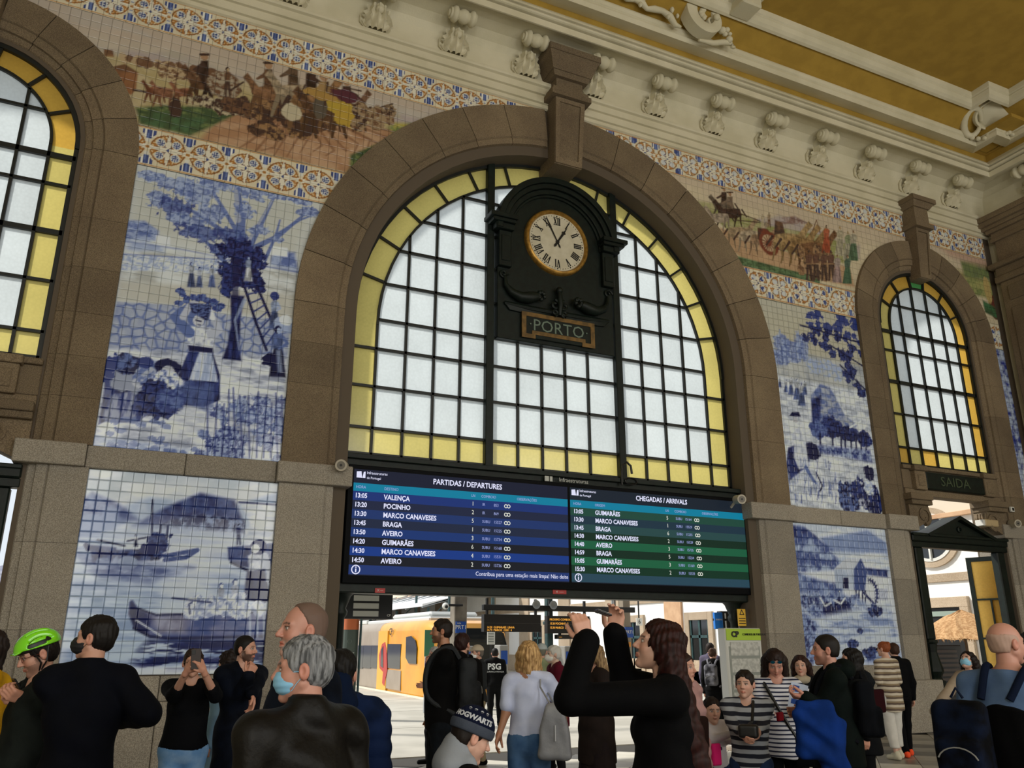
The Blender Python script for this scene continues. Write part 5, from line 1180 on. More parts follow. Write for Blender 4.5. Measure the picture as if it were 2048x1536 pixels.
loft([(yc-1.2,body_sec(1.397,-.05,ZT-.003,.35)),(yd0,body_sec(1.397,-.05,ZT-.003,.35))],M_yel,'door_section')
loft([(yd0,body_sec(1.40,-.05,ZT+.0,.35)),(62,body_sec(1.40,-.05,ZT,.35))],M_tgrey,'coach_body')
def side(px0,px1,py0,py1,m,name,off=.012,X=TX,par=g,ch=0):
    ya,za=atX(px0,py0,X); yb,zb=atX(px1,py1,X); _,z1=atX((px0+px1)/2,py0,X); _,z0=atX((px0+px1)/2,py1,X)
    y0,y1=sorted((ya,yb)); return MB().box(X-.03-off,X+.03,y0,y1,z0,z1,ch).build(name,m,par)
side(776,802,1288,1337,M_dark,'side_window'); side(775,802,1340,1379,M_tgrey,'side_panel',.008)
for a,b in ((711,727),(729,743),(745,756)): side(a,b,1291,1336,M_dark,'side_window')
side(760,773,1262,1383,mat('train_door_yellow','#e8a838',.35),'sliding_door',.02)
yy,zz=atX(768,1300,TX-.05); mb=MB(); mb.slab([(0,0)],0,0) if False else None
def sidepoly(px,m,name,X=TX-.06):
    P=[atX(a,b,X) for a,b in px]; n=len(P); MB().add([(X,p[0],p[1]) for p in P]+[(X+.02,p[0],p[1]) for p in P],[tuple(range(n))]+[(i,(i+1)%n,n+(i+1)%n,n+i) for i in range(n)]).build(name,m,g)
sidepoly([(764,1288),(770,1284),(773,1300),(774,1340),(768,1372),(764,1366),(766,1344),(759,1336),(758,1310)],M_red,'painted_figure')
sidepoly([(762,1300),(766,1292),(766,1336),(761,1332)],M_dark,'door_glass',TX-.07)
sidepoly([(812,1274),(822,1272),(830,1280),(833,1295),(832,1328),(817,1327),(811,1315)],M_dark,'cab_side_window')
o=text('CP',.34,(TX-.05,atX(784,1264,TX)[0],atX(784,1264,TX)[1]),M_black,g,facing='-x')
# front: wind screen and roof fairing
mb=MB(); xs0,xs1=TX+.28,TX+2.62
P=[(xs0,1.02),(xs1,1.02),(xs1+.06,1.6),(xs1-.05,1.98),(xs1-.35,2.14),(xs0+.35,2.14),(xs0+.05,1.98),(xs0-.06,1.6)]
V=[(x,TY-.03,z) for x,z in P]+[(x,TY+.3,z) for x,z in P]; n=8
mb.add(V,[tuple(range(n))]+[(i,(i+1)%n,n+(i+1)%n,n+i) for i in range(n)]); mb.build('windscreen',M_dark,g)
MB().box(xs0+.1,xs1-.1,TY-.055,TY-.03,1.70,1.74).build('wiper_bar',M_black,g)
for s in (0,1): MB().lathe([(0,-.03),(.09,-.03),(.1,0),(.1,.1)],(xs0+.1+s*(xs1-xs0-.2),TY-.02,.72),'y',12).build('head_lamp',M_white,g)
mb=MB(); y0,z0=atX(818,1233,TX+.3)
mb.box(TX+.35,TX+2.45,TY+1.2,60,ZT-.05,ZT+.12,.05).box(TX+.5,TX+2.3,TY+1.6,TY+6,ZT+.1,ZT+.30,.08); mb.build('roof_fairing',mat('roof_grey','#c9cbc9',.5),g)
for i in range(5): MB().box(TX+.3,TX+.4,TY+9+i*7,TY+12+i*7,ZT+.0,ZT+.16,.02).build('roof_box',M_white,g)
# second train behind, just its flank at the left edge of the opening
g2=thing('parked_train','yellow end of a second train far down the left track','train',(3.0,60,0))
mb=MB(); mb.box(5.4,8.2,58,75,0,3.3,.2); mb.build('coach_body',M_yel,g2); MB().box(5.6,8.0,57.95,58.1,1.6,2.7,.05).build('windscreen',M_dark,g2)
# --- side wing facade ---
FX=23.
fac=struct(MB().box(FX,FX+1,.75,110,0,9.5).build('wall_wing',M_plas)); fac.name='wall_side_wing'
def fbox(name,y0,y1,z0,z1,m,d=.06,b=.02,par=None): return MB().box(FX-d,FX+b,y0,y1,z0,z1,.01).build(name,m,par or fac)
fbox('stone_band',.8,110,3.47,3.72,M_gout,.06); fbox('stone_band',.8,110,5.38,5.52,M_pink,.14); fbox('upper_stone',.8,110,5.52,6.2,mat('ashlar_pale','#d8cbb8',.8),.05); fbox('plinth',.8,110,0,.95,M_gout,.07); fbox('stone_band',.8,110,7.9,8.6,M_gout,.2)
def door(yc,w=1.31,h=2.62,m=None,lit=True):
    d=thing('wing_door','',None,(FX,yc,0)); d['kind']='structure'; d.name='door_%d'%(10+int(yc))
    MB().box(FX-.12,FX+.02,yc-w/2-.32,yc-w/2,0,h+.33,.01).build('jamb',M_gout,d); MB().box(FX-.12,FX+.02,yc+w/2,yc+w/2+.32,0,h+.33,.01).build('jamb',M_gout,d); MB().box(FX-.12,FX+.02,yc-w/2,yc+w/2,h,h+.33,.01).build('lintel',M_gout,d)
    MB().box(FX-.03,FX+.1,yc-w/2,yc+w/2,0,h).build('door_glass',M_dark,d)
    for a,b,c,e in ((-w/2,-w/2+.1,0,h),(w/2-.1,w/2,0,h),(-.06,.06,0,h),(-w/2,w/2,h-.75,h-.63),(-w/2,w/2,0,.5)): MB().box(FX-.07,FX-.02,yc+a,yc+b,c,e).build('door_frame',M_teal,d)
def win(yc,z0=6.5,w=1.2,h=1.3):
    d=thing('w','',None,(FX,yc,z0)); d['kind']='structure'; d.name='window_%d'%(10+int(yc))
    MB().box(FX-.08,FX+.02,yc-w/2-.22,yc+w/2+.22,z0-.22,z0+h+.22,.01).build('frame',M_gout,d); MB().box(FX-.10,FX,yc-w/2,yc+w/2,z0,z0+h).build('pane',M_dark,d)
    for a in (-w/2,-.03,w/2-.06): MB().box(FX-.13,FX-.09,yc+a,yc+a+.06,z0,z0+h).build('sash_bar',M_white,d)
ydoor=17.62
for k in range(9):
    y=ydoor+k*5.2; door(y); win(y)
    fbox('pilaster_strip',y+1.2,y+2.5,0,5.38,M_pink if k==0 else M_gout,.10)
win(ydoor-5.2,6.6)
# nearer bay, seen through the exit on the right
yb=atX(1905,1200,FX)[0]
def around(px0,px1,py0,py1,m,name,d,par=None):
    ya=atX(px0,(py0+py1)/2,FX)[0]; yb_=atX(px1,(py0+py1)/2,FX)[0]; pm=(px0+px1)/2; z1=atX(pm,py0,FX)[1]; z0=atX(pm,py1,FX)[1]; a,b=sorted((ya,yb_)); return MB().box(FX-d,FX+.02,a,b,z0,z1,.01).build(name,m,par or fac)
o=thing('shop_front','dark shop front under a granite frame beyond the exit doorway','shop front',(FX,yb,0))
ys0=atX(1842,1220,FX)[0]; ys1=atX(1942,1220,FX)[0]
def sf(a,b,z0,z1,m,name,d): p,q=sorted((a,b)); MB().box(FX-d,FX+.02,p,q,z0,z1,.01).build(name,m,o)
zt=atX(1900,1199,FX)[1]
sf(4.61,6.8,2.71,3.01,M_gout,'lintel',.12); sf(4.61,4.91,0,2.71,M_gout,'jamb',.12); sf(6.5,6.8,0,2.71,M_gout,'jamb',.12)
sf(4.91,6.5,0,2.71,M_black,'opening',.03); sf(4.93,6.45,2.45,2.6,mat('shutter_green','#8d9c92',.5),'shutter',.08)
# oval window
zo=4.85; yo=5.62; o2=thing('oval_window','',None,(FX,yo,zo)); o2['kind']='structure'; o2.name='window_8'
for a,b,r0,r1,m,nm,d in ((1.06,.93,.80,1.0,M_gout,'frame',.08),(.86,.75,.88,1.0,M_white,'sash',.10)):
    mb=MB(); V=[]; n=32
    for i in range(n):
        t=2*PI*i/n
        for r,x in ((r0,FX-d),(r1,FX-d),(r1,FX+.02),(r0,FX+.02)): V.append((x,yo+a*r*math.cos(t),zo+b*r*math.sin(t)))
    mb.add(V,[(i*4+j,i*4+(j+1)%4,((i+1)%n)*4+(j+1)%4,((i+1)%n)*4+j) for i in range(n) for j in range(4)]); mb.build(nm,m,o2)
mb=MB(); mb.add([(FX-.06,yo+.78*math.cos(2*PI*i/24),zo+.68*math.sin(2*PI*i/24)) for i in range(24)],[tuple(range(24))]); mb.build('pane',M_dark,o2); MB().box(FX-.14,FX-.05,yo-.03,yo+.03,zo-.68,zo+.68).build('sash_bar',M_white,o2)
# straw parasol and kiosk beyond the exit
px,pz=at(1932,1284,3.0); g=thing('straw_parasol','conical straw parasol of a kiosk beyond the exit doorway','parasol',(px,3.0,0))
M_straw=mat('straw','#c09a6e',.9,c2='#a27a50',scale=14,bump=.8,bscale=30)
mb=MB(); n=40; V=[]
rr_=np.random.RandomState(2)
for j,(r,z) in enumerate(((.03,2.50),(.45,2.33),(.9,2.06),(1.32,1.80))):
    for i in range(n): a=2*PI*i/n; k=1+.03*rr_.randn(); V.append((px+r*k*math.cos(a),3+r*k*math.sin(a),z+.015*rr_.randn()-(.03 if j==3 else 0)))
mb.add(V,[(j*n+i,j*n+(i+1)%n,(j+1)*n+(i+1)%n,(j+1)*n+i) for j in range(3) for i in range(n)]+[tuple(range(n))]); mb.build('straw_cone',M_straw,g)
mb=MB(); 
for i in range(90):
    a=2*PI*i/90+.03*rr_.randn(); r=1.30; l=.05+.06*rr_.rand(); x,y=px+r*math.cos(a),3+r*math.sin(a); mb.add([(x-.02*math.sin(a),y+.02*math.cos(a),1.80),(x+.02*math.sin(a),y-.02*math.cos(a),1.80),(x+.02*math.cos(a),y+.02*math.sin(a),1.78-l)],[(0,1,2)])
o=mb.build('straw_fringe',M_straw,g); o['kind']='stuff'
MB().tube([(px,3,0),(px,3,2.5)],.035,8).build('pole',mat('pole_wood','#5a4630',.7),g)
g=thing('kiosk','dark kiosk with a louvred front under the straw parasol','kiosk',(px,3.9,0))
MB().box(px-.8,px+.7,3.7,4.5,0,1.62,.02).build('kiosk_body',mat('kiosk_dark','#1b1d1c',.6),g)
for i in range(10): MB().box(px-.35,px+.45,3.66,3.70,.35+.12*i,.42+.12*i).build('louvre',mat('louvre_brown','#3a2f26',.6),g)
# --- canopy over the side platform ---
g=thing('platform_canopy','long white platform canopy on iron posts beside the side wing','canopy',(17,30,0))
M_can=mat('canopy_white','#e4e6e8',.6)
mb=MB(); mb.add([(16.6,36,3.75),(16.6,100,3.75),(22.9,100,5.3),(22.9,36,5.3),(16.6,36,3.9),(16.6,100,3.9),(22.9,100,5.37),(22.9,36,5.37)],[(0,1,2,3),(7,6,5,4),(0,4,5,1),(1,5,6,2),(2,6,7,3),(3,7,4,0)]); mb.build('roof_sheet',M_can,g)
for i in range(20):
    y=36+3.2*i; MB().add([(16.6,y,3.66),(16.6,y+.1,3.66),(22.9,y+.1,5.5),(22.9,y,5.5),(16.6,y,3.76),(16.6,y+.1,3.76),(22.9,y+.1,5.6),(22.9,y,5.6)],[(3,2,1,0),(4,5,6,7),(0,1,5,4),(1,2,6,5),(2,3,7,6),(3,0,4,7)]).build('rafter',mat('rafter_grey','#8d9498',.6),g)
    if i%2==0: MB().tube([(17,y,0),(17,y,3.7)],.09,8).build('post',M_teal,g); MB().tube([(17,y,2.9),(18.2,y,4.1)],.035,6).build('brace',M_teal,g)
g=thing('island_canopy','white canopy roof over the far island platform behind the train','canopy',(2,60,0))
mb=MB(); mb.add([(9.5,46,4.3),(9.5,100,4.3),(15.5,100,5.6),(15.5,46,5.6)],[(0,1,2,3)]); mb.add([(9.5,46,4.5),(9.5,100,4.5),(15.5,100,5.8),(15.5,46,5.8)],[(3,2,1,0)]); mb.add([(2.5,50,4.8),(2.5,100,4.8),(9,100,3.9),(9,50,3.9)],[(0,1,2,3)]); mb.build('roof_sheet',M_can,g)
for i in range(7): MB().tube([(13.2,46+8*i,0),(13.2,46+8*i,5.0)],.1,8).build('post',M_teal,g)
# --- retaining hill at the far end ---
mb=MB(); mb.fixn=False; n=50; V=[]
for j in range(9):
    for i in range(n+1): x=-40+140*i/n; V.append((x,105+j*3+2*math.sin(i*1.3+j),j*1.6*(1+.12*math.sin(i*.7))))
mb.add(V,[(j*(n+1)+i,j*(n+1)+i+1,(j+1)*(n+1)+i+1,(j+1)*(n+1)+i) for j in range(8) for i in range(n)]); h_=struct(mb.build('hill',mat('granite_cliff','#6d6f86',.9,c2='#8f8f9c',scale=.6,bump=.6,bscale=2))); h_.name='wall_cliff'
# --- posts, signs and displays on the concourse ---
def post(px,w,Y,m,label,cat='post',z1=6.,base=False,nm='platform_post'):
    x,_=at(px,1284,Y); mb=MB(); mb.box(x-w/2,x+w/2,Y-w/2,Y+w/2,0,z1,.02)
    if base: mb.box(x-w*.8,x+w*.8,Y-w*.8,Y+w*.8,0,.9,.03); mb.box(x-w*.7,x+w*.7,Y-w*.7,Y+w*.7,2.2,2.3,.02)
    return tag(mb.build(nm,m),label,cat)
post(916,.40,11.5,mat('pillar_taupe','#6f675c',.8,c2='#7f776a',scale=3),'square taupe pillar in front of the train, with the first blue sign'); post(1252,.26,10.5,mat('pillar_beige','#8f8474',.8),'slim beige pillar carrying the second blue sign, right of the amber displays')
post(1098,.20,10.32,M_teal,'dark teal iron post between the two amber displays',base=True); post(830,.14,40,M_teal,'thin teal iron post behind the train roof, left of the dome camera'); post(985,.16,30,M_teal,'teal iron post behind the left amber display'); post(898,.16,26,M_teal,'teal iron post just left of the taupe pillar')
post(1228,.09,15,mat('steel_grey','#8a8f92',.4),'thin grey steel post left of the beige pillar')
def plate(px0,px1,py0,py1,Y,m,name,label,cat,thick=.04,txt=(),tm=None):
    xm=(px0+px1)/2; x0=at(px0,(py0+py1)/2,Y)[0]; x1=at(px1,(py0+py1)/2,Y)[0]; z1=at(xm,py0,Y)[1]; z0=at(xm,py1,Y)[1]
    g=thing(name,label,cat,((x0+x1)/2,Y,z0)); MB().box(x0,x1,Y,Y+thick,z0,z1,.005).build('panel',m,g)
    for s_,fx,fz,sz,al in txt: text(s_,(z1-z0)*sz,(x0+(x1-x0)*fx,Y-.006,z0+(z1-z0)*fz),tm or M_white,g,align=al,extr=.002)
    return g,(x0,x1,z0,z1)
M_blue=mat('sign_blue','#1d4a9c',.4)
plate(912,932,1243,1266,11.25,M_blue,'stop_sign','blue PRT1 sign on the taupe pillar in front of the train','sign',.04,[('PRT1',.5,.5,.5,'CENTER'),('linha',.3,.85,.2,'CENTER')])
plate(1251,1267,1254,1275,10.33,M_blue,'stop_sign','blue PRT1 sign on the beige pillar behind the raised phone','sign',.04,[('PRT1',.5,.5,.45,'CENTER')])
plate(1256,1262,1284,1294,10.33,mat('sign_orange','#c9832c',.5),'waiting_sign','small orange sign low on the beige pillar','sign')
def led(px0,px1,py0,py1,Y,label,lines):
    g,(x0,x1,z0,z1)=plate(px0,px1,py0,py1,Y,mat('display_black','#14110f',.4),'led_display',label,'display',.2)
    for fz,s_ in lines: text(s_,(z1-z0)*.17,(x0+(x1-x0)*.05,Y-.006,z0+(z1-z0)*fz),M_led,g,align='LEFT',extr=.001,xs=.9)
    MB().box(x0,x1,Y-.004,Y,z0+(z1-z0)*.49,z0+(z1-z0)*.51).build('divider',mat('divider_grey','#3b3733',.5),g); MB().box(x0+.1,x0+.16,Y+.06,Y+.14,z1,z1+.45).box(x1-.16,x1-.1,Y+.06,Y+.14,z1,z1+.45).build('hanger',M_black,g); return g
led(968,1082,1229,1264,10.,'left amber display with two lit rows under the black crossbar',[(.25,'14.20  GUIMARAES  LINHA'),(.10,'14.30  MARCO  15531  4')])
led(1095,1180,1232,1267,10.,'right amber display with three lit rows at the top',[(.78,'PROXIMO COMBOIO'),(.55,'13.20 POCINHO  2'),(.32,'13.30 MARCO  5')])
led(1115,1160,1269,1278,10.,'small amber display hanging below the right one',[(.4,'13.45 BRAGA')])
MB().box(6,20,14.02,14.12,3.4,3.55,.01).build('overhead_beam',M_black)['label']='long black overhead beam carrying the track number plates'; bpy.data.objects['overhead_beam']['category']='beam'; x0,z0=at(966,1213,10.1); x1,z1=at(1192,1228,10.1); g=MB().box(x0,x1+1.4,10.05,10.2,z0-.1,z0+.06,.01).build('crossbar',M_black); tag(g,'long black crossbar carrying the amber displays over the concourse','beam')
for px,py,lb in ((1073,1209,'grey horn loudspeaker on the crossbar left of the teal post'),(1107,1210,'grey horn loudspeaker on the crossbar right of the teal post')):
    x,z=at(px,py,9.9); g=thing('loudspeaker',lb,'loudspeaker',(x,9.9,z)); smooth(MB().lathe([(0,.2),(.05,.2),(.07,.1),(.13,.0),(.125,-.01),(.05,.05),(0,.05)],(x,9.9,z),'y',14).build('horn',mat('speaker_grey','#8b8d8c',.5),g)); MB().tube([(x,10.0,z),(x,10.05,z0)],.015,6).build('bracket',M_black,g)
x,z=at(891,1212,11.0); g=thing('dome_camera','white dome camera on an arm left of the taupe pillar','camera',(x,11,z)); smooth(MB().ball((x,11,z),.10,12).build('dome',M_white,g)); MB().ball((x,10.93,z-.02),.055,10).build('lens',M_black,g); MB().box(x,x+.55,10.97,11.31,z-.0,z+.06,.01).build('arm',M_black,g)
for px,t in ((1232,'5'),(1279,'6')): plate(px-6,px+6,1236,1251,14,M_white,'track_number','white track number %s plate %s the beige pillar'%(t,'left of' if t=='5' else 'right of'),'sign',.04,[(t,.5,.5,.8,'CENTER')],M_black); g=bpy.data.objects['track_number' if t=='5' else 'track_number.001']; MB().box(g.location.x-.02,g.location.x+.02,14.01,14.05,g.location.z+.2,3.42).build('hanger',M_black,g)
# hanging black information frame at the left
g,(x0,x1,z0,z1)=plate(684,785,1188,1238,6.0,mat('frame_black','#15171a',.4),'hanging_board','black hanging information board with pale strips at the left of the opening','board',.15,[('CP',.93,.15,.13,'CENTER')])
for k in range(3): MB().box(x0+.22*(x1-x0),x0+.72*(x1-x0),5.985,6.0,z0+(z1-z0)*(.10+.31*k),z0+(z1-z0)*(.32+.31*k)).build('pale_strip',mat('frosted_panel','#a9aaa2',.5),g)
for a in (.08,.92): MB().tube([(x0+(x1-x0)*a,6.07,z1),(x0+(x1-x0)*a,6.07,z1+2.5)],.02,6).build('hanger',M_black,g)
MB().box(x0-2.2,x1+.4,6.0,6.15,z1+2.45,z1+2.6).box(x0-2.2,x0-2.05,6.0,6.15,0,z1+2.5).build('gantry',M_black,g)
# green totem with orange head
x,_=at(700,1284,7.5); g=thing('totem_sign','dark green rounded totem with orange top beside the train','sign',(x,7.5,0)); w_=.17
MB().lathe([(.19,0),(.19,2.0),(.0,2.0)],(x,7.5,0),'z',20).build('column_body',mat('totem_green','#46524a',.5),g); smooth(MB().lathe([(.194,1.98),(.194,2.24),(0,2.25)],(x,7.5,0),'z',20).build('orange_head',mat('totem_orange','#c4693c',.5),g))
text('Bar',.12,(x-.02,7.30,1.45),M_white,g); text('Toilets',.07,(x-.02,7.30,1.3),M_white,g); MB().lathe([(.05,-.004),(.05,0)],(x-.06,7.305,1.72),'y',10).build('pictogram',M_white,g)
MB().box(x+.19,x+.22,7.3,7.4,0,2.3).build('edge_strip',M_teal,g)
# ticket validators and machine behind the guard
for px0,px1,py0,lb in ((926,946,1292,'grey ticket machine beside the man in the cap'),(1000,1010,1290,'slim grey validator right of the guard'),(1130,1150,1292,'grey ticket machine behind the woman with the mask')):
    x0=at(px0,1300,9.)[0]; x1=at(px1,1300,9.)[0]; z=at(px0,py0,9.)[1]; g=thing('ticket_machine',lb,'machine',((x0+x1)/2,9,0)); MB().box(x0,x1+.1,9,9.4,0,z,.02).build('cabinet',mat('machine_grey','#8f8d88',.5),g); MB().box(x0+.03,x1+.07,8.985,9,z-.5,z-.15,.0).build('machine_screen',M_blue,g)
a=at(983,1264,9.7); tag(MB().tube([(a[0],9.75,0),(a[0],9.75,a[1]+.05)],.02,6).build('sign_pole',M_black),'thin black pole holding the white notice sheet left of the guard','pole'); o=thing('notice_sheet','white notice sheet hanging left of the guard','notice',at(983,1264,9.7)[:1]+(9.7,)+at(983,1290,9.7)[1:]); a=at(975,1264,9.7); b=at(990,1289,9.7); MB().box(a[0],b[0],9.7,9.72,b[1],a[1]).build('sheet',M_white,o)
for k in range(4): MB().box(a[0]+.03,b[0]-.04,9.69,9.7,b[1]+.07+.07*k,b[1]+.085+.07*k).build('text_line',mat('ink_grey','#5a6660',.6),o)
# green waste post with lilac lady
x,_=at(855,1284,8.5); g=thing('bollard_post','light steel post with a green notice in front of the train nose','post',(x,8.5,0)); MB().box(x-.05,x+.06,8.45,8.55,0,1.75,.01).build('upright',mat('steel_grey'),g); MB().box(x-.10,x+.16,8.43,8.45,1.35,2.0).build('green_notice',mat('notice_green','#3f7a5a',.5),g)
# metro sign, yellow warning sign, barred gate
plate(1430,1446,1225,1258,.9,mat('metro_blue','#1f7ad6',.5),'metro_sign','bright blue metro sign beside the right jamb','sign',.06,[('metro',.5,.58,.2,'CENTER')]); MB().box(10.6,11.3,.93,.96,2.1,2.14).box(11.2,11.3,.74,.96,2.08,2.16).build('bracket_arm',M_black,bpy.data.objects['metro_sign'])
g,(x0,x1,z0,z1)=plate(1476,1492,1218,1252,.25,mat('warning_yellow','#e6b73a',.5),'warning_sign','yellow pickpocket warning sign at the right jamb','sign',.02)
mb=MB(); xm=(x0+x1)/2; t=[(xm-.06,z0+.2),(xm+.06,z0+.2),(xm,z0+.31)]; mb.add([(a,.245,b) for a,b in t]+[(xm+(a-xm)*.6,.244,z0+.235+(b-z0-.235)*.55) for a,b in t],[(0,1,4,3),(1,2,5,4),(2,0,3,5)]); mb.build('triangle',M_black,g)
for k in range(3): MB().box(x0+.02,x1-.02,.244,.25,z0+.04+.045*k,z0+.055+.045*k).build('text_line',M_black,g)
x0,zt=at(1444,1222,3.0); x1,zb=at(1480,1300,3.0); g=thing('barred_gate','dark barred gate behind the timetable totem','gate',((x0+x1)/2,3,0)); MB().box(x0,x1+.1,3.05,3.2,0,zt,.01).build('gate_panel',M_black,g)
for i in range(5): MB().box(x0+.1+.17*i,x0+.12+.17*i,3.02,3.05,0,zt-.05).build('bar',M_white,g)
# timetable totem inside the hall
xa,zt=at(1449,1256,-.75); xb,_=at(1519,1258,-.75); g=thing('timetable_totem','white timetable totem with lime green header by the right jamb','sign',((xa+xb)/2,-.75,0))
MB().box(xa,xb+.02,-.75,-.55,.05,zt,.015).build('totem_body',mat('totem_white','#c9cac6',.4),g); MB().box(xa+.02,xb,-.762,-.745,zt-.20,zt-.01).build('green_header',mat('lime_green','#a9c93a',.5),g)
text('CP',.13,(xa+.20,-.77,zt-.105),M_black,g,bold=.006); text('COMBOIOS DE PORTUGAL',.05,(xa+.62,-.77,zt-.105),M_black,g,xs=.85)
MB().box(xa+.06,xb-.04,-.758,-.745,.35,zt-.30).build('glass_case',mat('case_grey','#8f948f',.4),g)
for k in range(5):
    MB().box(xa+.09,xb-.07,-.765,-.757,.40+.27*k,.62+.27*k).build('timetable_sheet',mat('sheet_white','#c6c7c2',.6,c2='#a9aaa6',scale=18),g)
MB().box(xa-.1,xb+.12,-.85,-.45,0,.06,.01).build('base',M_tgrey,g)
# ---------------- figures: implicit surfaces polygonised once per piece ----------------
f32=np.float32
def seg(P,a,b,ra,rb):
    a=np.asarray(a,f32); b=np.asarray(b,f32); pa=P-a; ba=b-a; h=np.clip((pa@ba)/max(float(ba@ba),1e-9),0,1)
    d=pa-h[:,None]*ba; return np.sqrt((d*d).sum(1))-(ra+(rb-ra)*h)
def ell(P,c,r,M=None):
    p=P-np.asarray(c,f32)
    if M is not None: p=p@M
    r=np.asarray(r,f32); k0=np.sqrt(((p/r)**2).sum(1)); k1=np.sqrt(((p/(r*r))**2).sum(1))+1e-9
    return k0*(k0-1)/k1
def rbox(P,c,h,r,M=None):
    p=P-np.asarray(c,f32)
    if M is not None: p=p@M
    q=np.abs(p)-(np.asarray(h,f32)-r); return np.sqrt((np.maximum(q,0)**2).sum(1))+np.minimum(q.max(1),0)-r
def smin(a,b,k):
    h=np.clip(.5+.5*(b-a)/k,0,1); return b*(1-h)+a*h-k*h*(1-h)
def smax(a,b,k): return -smin(-a,-b,k)
def fold(P,amp,s=1.,seed=0.):
    x,y,z=P[:,0]*s,P[:,1]*s,P[:,2]*s
    w=np.sin(7*x+3*z+seed)*1.3+np.sin(9*y-4*z+seed*2)
    return amp*(np.sin(23*z+9*x+w*1.5+seed)*.5+np.sin(34*z-14*y+w*2.1+seed*3)*.3+np.sin(41*x+11*z-w)*.25)
def nets(fn,lo,hi,h):
    """surface nets; returns verts, quads"""
    lo=np.array(lo,f32); hi=np.array(hi,f32); n=np.maximum(np.ceil((hi-lo)/h).astype(int)+1,4)
    ax=[lo[i]+np.arange(n[i],dtype=f32)*h for i in range(3)]
    # coarse pass culls the empty space
    G=np.stack(np.meshgrid(*ax,indexing='ij'),-1).reshape(-1,3)
    s=3; cs=[np.arange(0,n[i]+s-1,s).clip(0,n[i]-1) for i in range(3)]
    C=np.stack(np.meshgrid(*[ax[i][cs[i]] for i in range(3)],indexing='ij'),-1).reshape(-1,3)
    cf=fn(C).reshape([len(c) for c in cs]); near=np.abs(cf)<h*s*2.6
    idx=[np.minimum((np.arange(n[i])+s//2)//s,len(cs[i])-1) for i in range(3)]
    m=near[np.ix_(*idx)].ravel(); F_=cf[np.ix_(*idx)].ravel().astype(f32).copy(); F_[m]=fn(G[m]); V=F_.reshape(n)
    V=V.copy(); 
    S=V<0
    c=np.zeros([k-1 for k in n],int)
    for i in (0,1):
        for j in (0,1):
            for k in (0,1): c+=S[i:n[0]-1+i,j:n[1]-1+j,k:n[2]-1+k]
    act=(c>0)&(c<8); ids=-np.ones(act.shape,int); A=np.argwhere(act); ids[act]=np.arange(len(A))
    acc=np.zeros((len(A),3)); cnt=np.zeros(len(A))
    cor=[(i,j,k) for i in (0,1) for j in (0,1) for k in (0,1)]
    for a in cor:
        for ax_ in range(3):
            if a[ax_]==0:
                b=list(a); b[ax_]=1
                va=V[A[:,0]+a[0],A[:,1]+a[1],A[:,2]+a[2]]; vb=V[A[:,0]+b[0],A[:,1]+b[1],A[:,2]+b[2]]; mk=(va<0)!=(vb<0)
                t=np.where(mk,va/np.where(mk,va-vb,1),0); p=np.array(a,float)[None].repeat(len(A),0); p[:,ax_]+=t; acc[mk]+=p[mk]; cnt[mk]+=1
    vv=lo+(A+acc/np.maximum(cnt,1)[:,None])*h
    Q=[]
    for ax_ in range(3):
        sh=[slice(None)]*3; s0=list(sh); s1=list(sh); s0[ax_]=slice(0,n[ax_]-1); s1[ax_]=slice(1,n[ax_])
        a=S[tuple(s0)]; b=S[tuple(s1)]; E=np.argwhere(a!=b); u,v=[(1,2),(2,0),(0,1)][ax_]
        ok=(E[:,u]>0)&(E[:,v]>0)&(E[:,u]<n[u]-1)&(E[:,v]<n[v]-1); E=E[ok]; 
        def I(du,dv): 
            q=E.copy(); q[:,u]-=du; q[:,v]-=dv; return ids[q[:,0],q[:,1],q[:,2]]
        q=np.stack([I(1,1),I(0,1),I(0,0),I(1,0)],1); fl=b[tuple(E.T)] if False else S[E[:,0],E[:,1],E[:,2]]
        q[~fl]=q[~fl][:,::-1]; Q.append(q)
    q=np.concatenate(Q); return vv,q[(q>=0).all(1)]
def meshobj(name,parts,m,parent,col=None):
    vs=[];qs=[];k=0
    for v,q in parts: vs.append(v); qs.append(q+k); k+=len(v)
    v=np.concatenate(vs); q=np.concatenate(qs); me=bpy.data.meshes.new(name)
    me.vertices.add(len(v)); me.loops.add(len(q)*4); me.polygons.add(len(q)); me.vertices.foreach_set('co',v.astype(f32).ravel()); me.loops.foreach_set('vertex_index',q.astype(np.int32).ravel())
    me.polygons.foreach_set('loop_start',(np.arange(len(q))*4).astype(np.int32)); me.polygons.foreach_set('loop_total',np.full(len(q),4,np.int32)); me.polygons.foreach_set('use_smooth',np.ones(len(q),bool))
    if col is not None:
        a=me.color_attributes.new('Col','FLOAT_COLOR','POINT'); c=np.ones((len(v),4),f32); c[:,:3]=col; a.data.foreach_set('color',c.ravel())
    me.materials.append(m); me.update(calc_edges=True); o=bpy.data.objects.new(name,me); COL.objects.link(o); o.parent=parent; return o
M_skin=mat('skin','#ffffff',.5,vcol=True)
SK={'light':lin('#c3937e'),'fair':lin('#cca08c'),'tan':lin('#a47458'),'pale':lin('#c9ab98'),'rosy':lin('#be8a78')}
